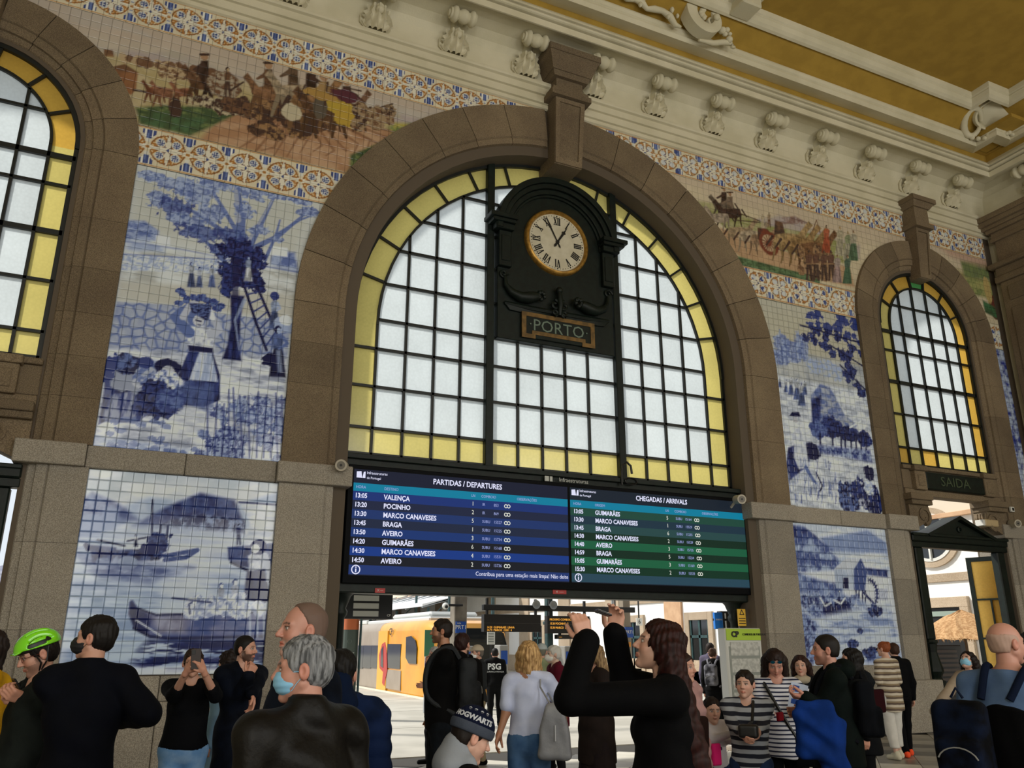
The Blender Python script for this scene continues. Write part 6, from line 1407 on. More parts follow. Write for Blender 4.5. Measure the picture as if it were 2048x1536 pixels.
def stripes(name,ca,cb,per,duty,off=0.,c3=None,axis='Z'):
    if name in MATS: return MATS[name]
    m=mat(name,ca,.85); nt=m.node_tree; N=nt.nodes; L=nt.links; b=N['Principled BSDF']; tc=[x for x in N if x.type=='TEX_COORD'][0]
    sx=N.new('ShaderNodeSeparateXYZ'); L.new(tc.outputs['Object'],sx.inputs[0])
    a=N.new('ShaderNodeMath'); a.operation='MULTIPLY_ADD'; a.inputs[1].default_value=1/per; a.inputs[2].default_value=off+50; L.new(sx.outputs[axis],a.inputs[0])
    nz=N.new('ShaderNodeTexNoise'); nz.inputs['Scale'].default_value=5; L.new(tc.outputs['Object'],nz.inputs['Vector']); a2=N.new('ShaderNodeMath'); a2.operation='MULTIPLY_ADD'; a2.inputs[1].default_value=.35; L.new(nz.outputs['Fac'],a2.inputs[0]); L.new(a.outputs[0],a2.inputs[2])
    fr=N.new('ShaderNodeMath'); fr.operation='FRACT'; L.new(a2.outputs[0],fr.inputs[0]); r=N.new('ShaderNodeValToRGB'); r.color_ramp.interpolation='CONSTANT'
    e=r.color_ramp.elements; e[0].color=(*lin(ca),1); e[1].position=duty; e[1].color=(*lin(cb),1)
    if c3: x=e.new(.5+duty/2); x.color=(*lin(c3),1)
    L.new(fr.outputs[0],r.inputs[0]); L.new(r.outputs[0],b.inputs['Base Color']); return m
def cloth(name,c,c2=None,rough=.9,scale=7):
    dk=lambda q: tuple(x*(.35 if max(lin(q))<.02 else (.6 if max(lin(q))<.06 else 1)) for x in lin(q))
    return mat('cloth_'+name,dk(c),rough,c2=dk(c2 or c),scale=scale,bump=.12,bscale=220,spec=.12)
def rotM(yaw=0,pitch=0,roll=0):
    """columns = axes of the head; yaw>0 turns to the person's left, pitch>0 looks up"""
    M=Matrix.Rotation(yaw,3,'Z')@Matrix.Rotation(pitch,3,'X')@Matrix.Rotation(roll,3,'Y'); return np.array(M,dtype=f32)
def place(px,py,hd):
    d=ray(px,py); fh=np.array([math.sin(YAW),math.cos(YAW)]); t=hd/float(d[0]*fh[0]+d[1]*fh[1]); return np.array([d[0]*t,d[1]*t-D,H+d[2]*t])
def hand_sdf(P,w,u,n,side,k,curl,grip=0.):
    """w wrist, u hand direction, n palm normal, side=+1 when the thumb is on the +lateral side"""
    u=u/np.linalg.norm(u); n=n-u*float(n@u); n=n/np.linalg.norm(n); l=np.cross(u,n)*side
    at_=lambda a,b,c: w+u*a*k+l*b*k+n*c*k
    f=seg(P,at_(-.03,0,0),at_(.02,0,0),.026*k,.028*k)
    for b in (-.028,-.010,.010,.028): f=smin(f,seg(P,at_(.02,b*.7,0),at_(.078,b,0),.017*k,.0135*k),.012*k)
    for i,(b,L) in enumerate(((-.030,.78),(-.0105,.93),(.0095,1.),(.029,.90))):
        p=at_(.082,b,0); ang=curl*(1+.12*(1.5-i)); g=None; a=0; r=.0098*k
        for sL,da in ((.042,.75),(.027,1.),(.021,.7)):
            a+=ang*da; dirv=u*math.cos(a)+n*math.sin(a); q=p+dirv*sL*L*k; s_=seg(P,p,q,r,r*.88); g=s_ if g is None else smin(g,s_,.004*k); p=q; r*=.88
        f=smin(f,g,.006*k)
    p0=at_(.015,.022,.008); d1=u*.72+l*.62+n*(.30+.3*grip); d1/=np.linalg.norm(d1); p1=p0+d1*.042*k; d2=u*.88+l*(.25-.35*grip)+n*(.40+.4*grip); d2/=np.linalg.norm(d2); p2=p1+d2*.030*k; p3=p2+d2*.024*k
    return smin(f,np.minimum(seg(P,p0,p1,.017*k,.0125*k),np.minimum(seg(P,p1,p2,.0125*k,.011*k),seg(P,p2,p3,.011*k,.0092*k))),.008*k)
def head_sdf(P,k,open_=0.,nose=1.,full=0.):
    p=P/k; ax=np.abs(p[:,0]); S=np.stack([ax,p[:,1],p[:,2]],1)
    f=ell(p,(0,-.015,.030),(.076,.096,.088))
    f=smin(f,ell(p,(0,.032,-.030),(.060+full*.006,.055,.085)),.03)
    f=smin(f,seg(S,(.050,-.005,-.052),(0,.062,-.097),.022+full*.004,.020),.022)
    f=smin(f,seg(S,(.036,.052,-.030),(.036,.045,-.045),.026,.022),.02)
    f=smin(f,seg(S,(0,.078,.022),(.042,.066,.022),.015,.012),.012)
    f=smax(f,-ell(S,(.032,.100,.004),(.019,.016,.013)),.012)
    f=smin(f,ell(S,(.031,.0725,.004),(.0135,.0125,.0115)),.002)
    nb=.088+.02*nose
    f=smin(f,seg(p,(0,.084,.016),(0,nb,-.026),.0075,.0120),.010); f=smin(f,ell(S,(.0105,.094,-.031),(.009,.010,.007)),.006)
    f=smin(f,seg(S,(0,.0905,-.057+.0*open_),(.021,.083,-.060),.0065,.004),.005); f=smin(f,seg(S,(0,.0895,-.0685-open_*.012),(.017,.083,-.066-open_*.012),.0075,.004),.005)
    f=smin(f,ell(p,(0,.070,-.101),(.020,.018,.016)),.014)
    e=smax(ell(S,(.081,-.012,-.008),(.012,.021,.033)),-ell(S,(.094,-.006,-.004),(.010,.012,.020)),.004)
    return smin(f,e,.006)*k
def head_col(V,k,skin,brow,eye=(.05,.03,.02),lips=None,beard=None):
    p=V/k; c=np.tile(np.array(skin,float),(len(p),1)); ax=np.abs(p[:,0]); n=np.sin(p[:,0]*160)*np.sin(p[:,2]*190+p[:,1]*90)
    def mx(m,col,a=1.):
        m=(np.clip(m,0,1)*a)[:,None]; c[:]=c*(1-m)+np.array(col)*m
    sk=np.array(skin)
    mx(np.exp(-(((ax-.040)/.02)**2+((p[:,2]+.028)/.02)**2))*(p[:,1]>.03),sk*np.array([1.08,.82,.80]),.6)
    mx(np.exp(-((ax/.012)**2+((p[:,2]+.028)/.012)**2))*(p[:,1]>.085),sk*np.array([1.05,.80,.78]),.6)
    mx((ax>.074)*1.*(np.abs(p[:,2])<.045),sk*np.array([1.05,.80,.76]),.6)
    mx(((ax-.031)**2/.018**2+(p[:,2]-.004)**2/.011**2<1)*(p[:,1]>.055),sk*.5,.7)
    mx(((ax-.031)**2/.0125**2+(p[:,2]-.0035)**2/.0058**2<1)*(p[:,1]>.065),(.62,.60,.57)); mx(((ax-.0305)**2+(p[:,2]-.004)**2<.0056**2)*(p[:,1]>.07),eye); mx((np.abs(p[:,2]-.0105)<.0022)*(np.abs(ax-.031)<.015)*(p[:,1]>.06),(.03,.02,.015),.9)
    mx((np.abs(p[:,2]-.0255+.12*np.abs(ax-.03))<.0042)*(ax>.010)*(ax<.050)*(p[:,1]>.055),brow,.85)
    mx(((ax/.023)**2+((p[:,2]+.063)/.0105)**2<1)*(p[:,1]>.076),lips or sk*np.array([.92,.50,.46]),.8); mx((np.abs(p[:,2]+.0635)<.0016)*(ax<.020)*(p[:,1]>.076),sk*.2,.9)
    if beard is not None:
        m=((p[:,2]<-.045)&(p[:,1]>.0)&(ax<.072)&~((ax<.022)&(np.abs(p[:,2]+.063)<.010)&(p[:,1]>.07)))|((p[:,2]<-.012)&(p[:,2]>-.075)&(ax>.055)&(p[:,1]<.035)&(p[:,1]>.0)); m=m|((np.abs(p[:,2]+.046)<.007)&(ax<.026)&(p[:,1]>.07)); mx(m*1.,beard[0],beard[1])
    return c
NP_=0
def person(label,px,py,hd,face,skin='light',sex='m',hair=('short','#1c1512'),top=('jacket','#10131c'),bottom=('trousers','#15161a'),arms=None,yaw=0,pitch=0,bulk=1.,headk=1.,res=1.,hem=None,sleeve=1.,beard=None,mask=None,opn=0.,shoes='#17181a',step=.08,group=None,extra=None,topm=None,shortleg=0,hatadd=0.,curl=.5,fold_a=.006,collar=True,hood=None,full=0.,lean=0.,hh=None,headoff=0.,armr=1.,brow=None,mats=None):
    global NP_; NP_+=1
    T_=place(px,py,hd); Ht=float(T_[2])-hatadd; base=Vector((T_[0],T_[1],0)); s=Ht/1.75
    u=np.array([-T_[0],-D-T_[1]]); u/=np.linalg.norm(u); r_=np.array([-u[1],u[0]]); fd=u*math.cos(R(face))+r_*math.sin(R(face))
    g=thing('person',label,'person',base,group,math.atan2(fd[1],fd[0])-PI/2)
    fwd=np.array([fd[0],fd[1],0]); rgt=np.array([fd[1],-fd[0],0])
    def loc(w): w=np.asarray(w)-np.array(base); return np.array([w@rgt,w@fwd,w[2]],f32)
    hk=headk*.945*(.236 if hh is None else hh)/.236*(1.0 if s>.9 else .96)*(.75+.25*s)
    SW=(.172 if sex=='m' else .150)*s*bulk; dp=1.*bulk
    HZ=Ht-.122*hk; hc=np.array([0,(.02+lean*.5+headoff),HZ],f32); A=lambda x,y,z: np.array([x*s,y*s+lean*max(0,(z-.95))/.6,z*s],f32)
    HM=rotM(R(yaw),R(pitch))
    nb=A(0,-.02,1.475)
    # arms: (elbow, wrist) as picture positions with depth, or presets in local units
    AR=[]
    for i,sd in enumerate((-1,1)):
        sh=A(0,-.01,1.425); sh[0]=sd*SW
        a=(arms or {}).get('LR'[i],'down')
        if a=='down': el=sh+A(.045*sd,-.03,-.29); wr=el+A(.01*sd,.05,-.25)
        elif a=='bent': el=sh+A(.05*sd,.0,-.28); wr=el+A(-.07*sd,.22,.02)
        elif a=='pocket': el=sh+A(.09*sd,-.08,-.27); wr=el+A(-.05*sd,.13,-.17)
        elif a=='cross': el=sh+A(.04*sd,.04,-.27); wr=el+A(-.20*sd,.13,.02)
        elif a=='up': el=sh+A(.05*sd,.20,-.06); wr=el+A(-.08*sd,.10,.22)
        else:
            (e1,e2,ed),(w1,w2,wd)=a[0],a[1]; el=loc(place(e1,e2,hd+ed)); wr=loc(place(w1,w2,hd+wd))
        AR.append((sh,el,wr,sd,a))
    hm=(hem if hem is not None else .90)*s; feet=[]
    def arms_f(P,inf,cut=1.):
        f=None
        for sh,el,wr,sd,a in AR:
            q=seg(P,sh,el,(.052*armr+inf)*s,(.040*armr+inf)*s)
            if cut>.5: e2=el+(wr-el)*min(1,(cut-.5)*2); q=smin(q,seg(P,el,e2,(.040*armr+inf)*s,((.029+.011*(1-min(1,(cut-.5)*2)))*armr+inf)*s),.02*s)
            else: q=seg(P,sh,sh+(el-sh)*cut*2,(.050*armr+inf*.8)*s,(.048*armr+inf*1.5)*s)
            f=q if f is None else np.minimum(f,q)
        return f
    def torso(P,inf):
        f=ell(P,A(0,.0,1.27),((.160*bulk if sex=='m' else .142*bulk)*s+inf,.108*s*dp+inf,.20*s+inf)); f=smin(f,ell(P,A(0,.012,1.08),(.140*s*bulk+inf,.108*s*dp+inf,.18*s+inf)),.05*s)
        f=smin(f,ell(P,A(0,-.005,.93),((.155 if sex=='m' else .168)*s*bulk+inf,.118*s*dp+inf,.14*s+inf)),.05*s)
        for sd in (-1,1):
            shx=A(0,-.01,1.42); shx[0]=sd*SW*.95; f=smin(f,seg(P,nb,shx,.052*s+inf*.8,.052*s+inf*.9),.035*s)
            if sex=='f': f=smin(f,ell(P,A(sd*.065,.085,1.27),(.062*s+inf*.5,.055*s+inf*.5,.06*s+inf*.5)),.03*s)
        return f
    def legs(P,inf,z0=0.):
        f=None
        for sd in (-1,1):
            fy=step*sd*.6; hp=A(sd*.085*bulk,0,.90); kn=A(sd*.095,.02+fy*.5,.49); an=A(sd*.10,-.01+fy,.09)
            q=smin(seg(P,hp,kn,.082*s*bulk**.5+inf,.056*s+inf),seg(P,kn,an,.056*s+inf,.037*s+inf*1.1),.03*s); f=q if f is None else smin(f,q,.012*s)
        return f
    # skin
    hb=.0055 if hd<6 else (.0075 if hd<10 else .011)
    hb/=res; bb=.017 if hd<6 else .022
    def bodyf(P): 
        f=smin(torso(P,0),arms_f(P,0),.03*s); f=smin(f,legs(P,0),.04*s); return smin(f,seg(P,nb,hc+HM@np.array([0,-.02,-.05],f32)*hk,.060*s,.050*hk),.03)
    allp=np.array([v for a in AR for v in a[:3]]); lo=np.minimum(allp.min(0)-.08,[-.3*s*bulk,-.22*s,0.02]); hi=np.maximum(allp.max(0)+.08,[.3*s*bulk,.26*s,1.56*s]); 
    parts=[nets(bodyf,lo,hi,bb)]; sk=np.array(SK[skin]); cols=[np.tile(sk,(len(parts[0][0]),1))]
    def hf(P): Q=(P-hc)@HM; return smin(head_sdf(Q,hk,opn,full=full),seg(P,nb,hc+HM@np.array([0,-.022,-.045],f32)*hk,.062*s,.049*hk),.012)
    e=.15*hk; hv,hq=nets(hf,hc-[e,e,e*1.15],hc+[e,e,e],hb); parts.append((hv,hq)); bc=lin(brow or (hair[1] if hair[1] else '#3a2a20'))
    cols.append(head_col((hv-hc)@HM,hk,SK[skin],np.array(bc)*.8,beard=beard and (lin(beard[0]),beard[1])))
    for sh,el,wr,sd,a in AR:
        ud=wr-el; ud=ud/np.linalg.norm(ud); nn=np.array([-sd,.0,0],f32); c_=curl; gr_=.3
        if isinstance(a,(list,tuple)) and len(a)>2:
            o_=a[2]
            if 'u' in o_: ud=np.array(o_['u'],f32)
            if 'n' in o_: nn=np.array(o_['n'],f32)
            c_=o_.get('curl',c_); gr_=o_.get('grip',.3)
        if abs(float(nn@ud))>.9: nn=np.array([0,1,0],f32)
        lat=np.cross(ud/np.linalg.norm(ud),nn); thumb=1. if (lat[1]+.5*lat[2])>0 else -1.
        if a in('pocket','cross') and False: continue
        fn=lambda P,w=wr,u_=ud,n_=nn,t_=thumb,c=c_,gg=gr_: hand_sdf(P,w,u_,n_,t_,s*1.02,c,gg)
        c0_=wr+ud*.08*s; parts.append(nets(fn,c0_-.13*s,c0_+.13*s,hb*1.0)); cols.append(np.tile(sk*np.array([1.02,.93,.9]),(len(parts[-1][0]),1)))
    body=meshobj('body',parts,M_skin,g,np.concatenate(cols))
    # lower garment
    seed=px*.013
    kind,bc_=bottom[0],bottom[1]; bm_=(mats or {}).get('bottom') or cloth(bc_.strip('#'),bc_,bottom[2] if len(bottom)>2 else None)
    if kind in('trousers','jeans','cropped'):
        zc={'trousers':.05,'jeans':.05,'cropped':.17}[kind]; fl=.016 if kind!='cropped' else .03
        def tf(P): f=smin(smin(legs(P,fl),ell(P,A(0,-.005,.93),((.155 if sex=='m' else .170)*s*bulk+.014,.118*s*dp+.014,.15*s)),.03*s),P[:,2]*0+9,.01); return smax(smax(f+fold(P,.005,1,seed),zc*s-P[:,2],.008),P[:,2]-1.04*s,.01)
        meshobj('trousers',[nets(tf,[-.27*s*bulk,-.22*s,0.02],[.27*s*bulk,.24*s,1.07*s],.015 if hd<9 else .02)],bm_,g)
    else:
        z0=bottom[3] if len(bottom)>3 else .48
        def kf(P):
            t=np.clip((1.0*s-P[:,2])/((1.0-z0)*s),0,1); rx=(.165+.075*t)*s*bulk; ry=(.125+.065*t)*s; a_=np.arctan2(P[:,1],P[:,0]); f=(np.sqrt((P[:,0]/rx)**2+(P[:,1]/ry)**2)-1)*ry+.008*np.sin(a_*11+2)*t
            return smax(smax(f,z0*s-P[:,2],.01),P[:,2]-1.03*s,.01)
        meshobj('skirt',[nets(kf,[-.33*s*bulk,-.28*s,z0*s-.03],[.33*s*bulk,.28*s,1.06*s],.018)],bm_,g)
    # shoes
    def sf(P,sd):
        f=None
        for sd in (sd,):
            fy=step*sd*.6; q=smin(seg(P,A(sd*.10,-.05+fy,.045),A(sd*.115,.14+fy,.035),.042*s,.036*s),seg(P,A(sd*.10,-.03+fy,.06),A(sd*.10,-.02+fy,.10),.045*s,.042*s),.03*s); f=q if f is None else np.minimum(f,q)
        return smax(f,.004-P[:,2],.004)
    for sd in (-1,1): meshobj('shoe',[nets(lambda P: sf(P,sd),[min(0,sd*.2*s),-.2*s-abs(step)*.6,-.01],[max(0,sd*.2*s),.28*s+abs(step)*.6,.16*s],.012 if hd<15 else .016)],(mats or {}).get('shoes') or cloth('sh'+shoes.strip('#'),shoes),g)
    # upper garment
    tk,tc=top[0],top[1]; inf={'jacket':.026,'coat':.030,'sweater':.018,'shirt':.013,'tee':.014,'hoodie':.024,'puffer':.042}[tk]
    tm=topm or cloth(tc.strip('#'),tc,top[2] if len(top)>2 else None,.45 if tk=='leather' else .85)
    def jf(P):
        f=smin(torso(P,inf*s),arms_f(P,inf*.85 if sleeve>.5 else inf*1.5,sleeve),.03*s)
        if tk in('coat','jacket','hoodie','puffer') or hm<.86*s: f=smin(f,seg(P,A(0,0,1.0),A(0,0,hm/s-.03),.150*s*bulk+inf*s,.165*s*bulk+inf*s),.05*s) if hm<.86*s else f
        if collar and tk in('jacket','coat','hoodie','puffer'): f=smin(f,seg(P,A(0,-.03,1.48),A(0,-.015,1.525),.070*s,.068*s),.02*s)
        if tk=='puffer': f=f-.008*np.abs(np.sin(P[:,2]*40/s))
        f=f+fold(P,fold_a*s,1.,seed)
        f=smax(f,hm-P[:,2]+.01*np.sin(P[:,0]*14),.012)
        # neck opening
        nk=seg(P,A(0,.035,1.47),A(0,.02,1.62),.050*s,.075*s) if tk not in('hoodie',) else seg(P,A(0,.05,1.50),A(0,.04,1.62),.050*s,.075*s)
        f=smax(f,-nk,.01); return smax(f,P[:,2]-(1.545 if tk in('jacket','coat','hoodie','puffer') else 1.50)*s,.01)
    hi2=hi.copy(); hi2[2]=max(allp[:,2].max()+.09,1.58*s); lo2=lo.copy(); lo2[2]=min(hm-.04,(allp[:,2].min()-.07 if sleeve>.5 else 9)); lo2[0]-=.03; hi2[0]+=.03; lo2[1]-=.03; hi2[1]+=.03
    hemz=hm
    def jf2(P):
        f=jf(P); return f
    # the hem cut must not shorten hanging sleeves
    def jf3(P):
        b=smin(torso(P,inf*s),seg(P,A(0,0,1.0),A(0,0,min(hm/s-.03,1.0)),.150*s*bulk+inf*s,(.165 if hm<.86*s else .15)*s*bulk+inf*s*(1. if hm<.86*s else .6)),.05*s) if hm<.86*s else torso(P,inf*s)
        if collar and tk in('jacket','coat','hoodie','puffer'): b=smin(b,seg(P,A(0,-.03,1.48),A(0,-.015,1.525),.070*s,.068*s),.02*s)
        nk=seg(P,A(0,.04,1.475),A(0,.03,1.64),.050*s,.080*s); b=smax(b,-nk,.01); b=smax(b,P[:,2]-(1.545 if collar and tk in('jacket','coat','hoodie','puffer') else 1.50)*s,.01)
        b=smax(b,hm-P[:,2]+.01*np.sin(P[:,0]*14),.012)
        f=smin(b,arms_f(P,inf*.85 if sleeve>.5 else inf*1.25,sleeve),.03*s)
        if tk=='puffer': f=f-.010*np.abs(np.sin(P[:,2]*38/s))
        return f+fold(P,fold_a*s,1.,seed)
    meshobj({'tee':'shirt','leather':'jacket'}.get(tk,tk),[nets(jf3,lo2,hi2,.0115 if hd<6 else (.0145 if hd<10 else .02))],tm,g)
    if hood:
        def hdf(P):
            f=smin(ell(P,A(0,-.10,1.49),(.13*s,.085*s,.085*s)),seg(P,A(-.10,.0,1.50),A(.10,.0,1.50),.04*s,.04*s),.05*s)
            if len(hood)>1: f=smin(f,seg(P,A(0,-.07,1.5),A(0,-.05,1.58),.085*s,.08*s),.04*s)
            return smax(f,-seg(P,A(0,.03,1.46),A(0,.03,1.66),.055*s,.085*s),.012)+fold(P,.005,1.5,2)
        meshobj('hood',[nets(hdf,A(-.22,-.26,1.34),A(.22,.14,1.68),.012)],cloth(hood[0].strip('#'),hood[0]),g)
    # hair
    hk_,hcl=hair[0],hair[1]
    if hk_!='none':
        L=(hair[2] if len(hair)>2 else .35)*s
        def hrf(P):
            Q=(P-hc)@HM; p=Q/hk; ax=np.abs(p[:,0]); a_=np.arctan2(p[:,0],-p[:,1])
            rg=.0035*np.sin(a_*26+np.sin(p[:,2]*40)*1.2)+.003*np.sin(p[:,2]*70+p[:,0]*60+p[:,1]*50)
            if hk_ in('short','crop','bald','buzz','recede'):
                th={'short':.010,'crop':.006,'buzz':.004,'bald':.004,'recede':.005}[hk_]
                f=ell(p,(0,-.017,.032),(.076+th,.096+th,.088+th))
                f=smin(f,ell(p,(0,-.045,-.02),(.066+th*.7,.055+th,.06)),.02)
                face=(p[:,1]*.86-p[:,2]*.50)-{'short':.034,'recede':-.012}.get(hk_,.030)   # front of the face
                f=smax(f,face,.010); side=smax(-.004-p[:,1],-(p[:,2]+.012),.01); f=smax(f,-np.maximum(np.maximum(-.012-p[:,1]*-1*0-p[:,2]-.0,0)*0-1,-1)*0-1,.001) if False else f
                f=smax(f,-(p[:,2]+(.075 if hk_=='short' else .055)),.008); cutlow=np.minimum(p[:,1]+.028,-(p[:,2]+.018)); f=smax(f,cutlow,.008)
                if hk_=='bald': f=smax(f,p[:,2]-.052+np.maximum(0,p[:,1])*.6,.01)
                return (f+rg*(1. if hk_=='short' else .3))*hk
            f=ell(p,(0,-.020,.030),(.092,.112,.103))
            rr_2=.052
            Pn=P
            if hk_=='bob' or hk_=='curly':
                for sd in (-1,1): f=smin(f,seg(p,(sd*.055,-.03,.0),(sd*.066,-.02,-.10),.058,.052),.03)
                f=smin(f,seg(p,(0,-.06,0),(0,-.06,-.11),.07,.062),.03)
            elif hk_=='bun':
                f=ell(p,(0,-.018,.031),(.084,.106,.096)); f=smin(f,ell(p,(0,-.095,.085),(.035,.035,.035)),.015); f=smax(f,-(p[:,2]+.07),.01); f=smax(f,np.minimum(p[:,1]+.02,-(p[:,2]+.02)),.008)
            elif hk_=='long':
                # falls along the world vertical from the back of the head
                top_=hc+HM@np.array([0,-.04,.0],f32)*hk; g2=None
                for dx in (-.055,0,.055):
                    a0=top_+np.array([dx,.01-abs(dx)*.1,0],f32)*hk; b0=np.array([dx*1.5*hk,-(.185 if hd<6 else .15)*s,HZ-L],f32)
                    q=seg(Pn,a0,b0,.070*hk,.060*hk); g2=q if g2 is None else smin(g2,q,.02)
                f=smin(f*hk,g2,.03)/hk
            face=(p[:,1]*.86-p[:,2]*.50)-.030; k2=smax(face,ax-(.064 if hk_!='bun' else .2),.012); f=smax(f,smin(-k2*-1,9.,.001),.001) if False else smax(f,-smax(-face,ax-(.066 if hk_!='bun' else .3),.01)*1.,.012)
            if hk_=='curly': rg=rg*1.0+.010*np.sin(p[:,0]*75+p[:,2]*30)*np.sin(p[:,1]*70)*np.sin(p[:,2]*80)
            return (f+rg*1.3)*hk
        lh=hc-np.array([.17*hk,.22*hk,.16*hk]); uh=hc+np.array([.17*hk,.15*hk,.17*hk])
        if hk_=='long': lh=np.minimum(lh,[-.19*hk,-.30*s,HZ-L-.08]); uh[0]=max(uh[0],.19*hk); 
        hm_=mat('hair_'+hcl.strip('#'),hcl,.6,c2=hair[3] if len(hair)>3 else hcl,scale=70,detail=4,spec=.25,stretch=.12)
        meshobj('hair',[nets(hrf,lh,uh,.0075 if hd<6 else .010)],hm_,g)
    def on_head(fn,name,m,h=.006,ext=.17):
        def q(P): return fn(((P-hc)@HM)/hk)*hk
        return meshobj(name,[nets(q,hc-ext*hk,hc+ext*hk,h)],m,g)
    if mask:
        def mf(p):
            f=ell(p,(0,.038,-.042),(.066,.072,.062)); f=smax(f,p[:,2]+.005-.0*p[:,1],.006); f=smax(f,-(p[:,1]-.010),.006); f=np.maximum(f,-(f+.006)) if False else f
            if mask[1]=='cone': f=smin(f,ell(p,(0,.085,-.045),(.030,.045,.042)),.03)
            return f+.0012*np.sin(p[:,2]*260)
        on_head(mf,'face_mask',mat('mask_'+mask[0].strip('#'),mask[0],.7),.005)
        mb=MB()
        for sd in (-1,1):
            for z0,z1 in ((-.008,-.006),(-.075,-.02)):
                pts=[hc+HM@(np.array([sd*x,y,z])*hk) for x,y,z in ((.064,.035,z0),(.074,.015,(z0+z1)/2),(.082,-.012,z1))]; mb.tube([tuple(q) for q in pts],.0014,5)
        mb.fixn=False; o=mb.build('mask_loop',mat('mask_'+mask[0].strip('#'),mask[0]),None,local=True); o.parent=g
    ctx=dict(g=g,hc=hc,HM=HM,hk=hk,s=s,A=A,loc=loc,on_head=on_head,AR=AR,hd=hd,base=base,SW=SW,Ht=Ht,fwd=fwd,rgt=rgt,face=g.rotation_euler.z)
    if extra: extra(ctx)
    return ctx
def glasses(c,col='#1a1a1c',dz=0.,dark=False,top=False):
    mb=MB(); m=mat('glasses_'+col.strip('#'),col,.3)
    W=lambda x,y,z: tuple(c['hc']+c['HM']@(np.array([x,y+(-.0 if not top else .004),z+(.070 if top else 0)+dz],f32)*c['hk']))
    for sd in (-1,1):
        mb.tube([W(sd*.032+.022*math.cos(a),.094-.004*abs(math.cos(a)),.002+.017*math.sin(a)) for a in [2*PI*i/14 for i in range(15)]],.0016,5,False); mb.tube([W(sd*.054,.090,.006),W(sd*.078,.05,.006),W(sd*.083,-.015,.0)],.0018,5)
    mb.tube([W(-.010,.098,.006),W(.010,.098,.006)],.0016,5); mb.fixn=False
    o=mb.build('glasses' if not top else 'sunglasses',m,None,local=True); o.parent=c['g']
    if dark or top:
        for sd in (-1,1):
            l=MB(); l.add([W(sd*.032+.021*math.cos(a),(.0935 if not top else .0985),.002+.016*math.sin(a)) for a in [2*PI*i/14 for i in range(14)]],[tuple(range(14))]); l.fixn=False; q=l.build('lens',mat('mirror_lens','#2f8fb0',.08,metal=.8) if top else M_dark,None,local=True); q.parent=o
def lace(name,label,cat,c,fn,lo,hi,h,m,group=None):
    """a carried thing built in the carrier's frame but kept at top level"""
    g=thing(name,label,cat,c['base'],group,c['face']); meshobj('body_shell' if False else 'main_body',[nets(fn,lo,hi,h)],m,g); return g
def spl(pts,n=5):
    P=[np.asarray(p,float) for p in pts]; P=[2*P[0]-P[1]]+P+[2*P[-1]-P[-2]]; out=[]
    for i in range(1,len(P)-2):
        for t in np.linspace(0,1,n,endpoint=False): out.append(.5*((2*P[i])+(-P[i-1]+P[i+1])*t+(2*P[i-1]-5*P[i]+4*P[i+1]-P[i+2])*t*t+(-P[i-1]+3*P[i]-3*P[i+1]+P[i+2])*t**3))
    return out+[P[-2]]
def backpack(c,label,col,col2=None,dx=0,size=1.,zc=1.22,strap=True,dy=0.):
    s=c['s']; A=c['A']; S=size*s; y=-.215+dy
    def f(P): 
        q=rbox(P,A(dx,y,zc),(.135*S,.075*S,.21*S),.055*S); q=smin(q,rbox(P,A(dx,y-.07,zc-.09),(.115*S,.045*S,.115*S),.035*S),.012); return q+fold(P,.004,1.2,1)
    g=lace('backpack',label,'backpack',c,f,A(dx-.22*size,y-.2*size,zc-.30*size),A(dx+.22*size,y+.16*size,zc+.30*size),.011 if c['hd']<9 else .016,cloth('bp'+col.strip('#'),col,col2))
    m2=cloth('st'+(col2 or col).strip('#'),col2 or col)
    for sd in (-1,1):
        mb=MB(); pts=[A(sd*.07+dx*.3,-.14,zc+.21),A(sd*.10,-.07,1.515),A(sd*.11,.05,1.48),A(sd*.125,.135,1.33),A(sd*.15,.11,1.12),A(sd*.14,-.12,.99)]
        P2=spl(pts); mb.tube([tuple(p) for p in P2],.020*s,6); mb.fixn=False; o=mb.build('strap',m2,None,local=True); o.parent=g; smooth(o,60)
    mb=MB(); mb.tube([tuple(A(dx+.10*size*math.cos(t),y-.118*size,zc-.09+.075*size*math.sin(t))) for t in np.linspace(.3,2.84,10)],.004,5); mb.fixn=False; o=mb.build('zip',mat('zip_grey','#8a8a88',.4),None,local=True); o.parent=g
    mb=MB(); mb.tube([tuple(A(dx-.03,y,zc+.22*size)),tuple(A(dx,y,zc+.27*size)),tuple(A(dx+.03,y,zc+.22*size))],.008,5); mb.fixn=False; o=mb.build('grab_loop',m2,None,local=True); o.parent=g
    return g
def phone_at(px,py,hd,label,face=0,tilt=0,roll=0,k=1.,col='#1b1a1c',screen=False,land=False):
    T_=place(px,py,hd); u=np.array([-T_[0],-D-T_[1]]); u/=np.linalg.norm(u); r_=np.array([-u[1],u[0]]); fd=u*math.cos(R(face))+r_*math.sin(R(face))
    g=thing('phone',label,'phone',tuple(T_),None,math.atan2(fd[1],fd[0])-PI/2); g.rotation_euler=(R(tilt),R(roll),math.atan2(fd[1],fd[0])-PI/2)
    w,h=(.075*k,.155*k) if not land else (.155*k,.075*k)
    MB().box(-w/2,w/2,-.004,.005,-h/2,h/2,.003).build('phone_case',mat('phone_'+col.strip('#'),col,.35),g,local=True); MB().box(-w*.46,w*.46,-.0052,-.004,-h*.47,h*.47).build('phone_screen',M_dark,g,local=True)
    mb=MB(); mb.box(w*.05,w*.42,.005,.0075,h*.22,h*.44,.001); mb.build('lens_block',M_black,g,local=True); return g
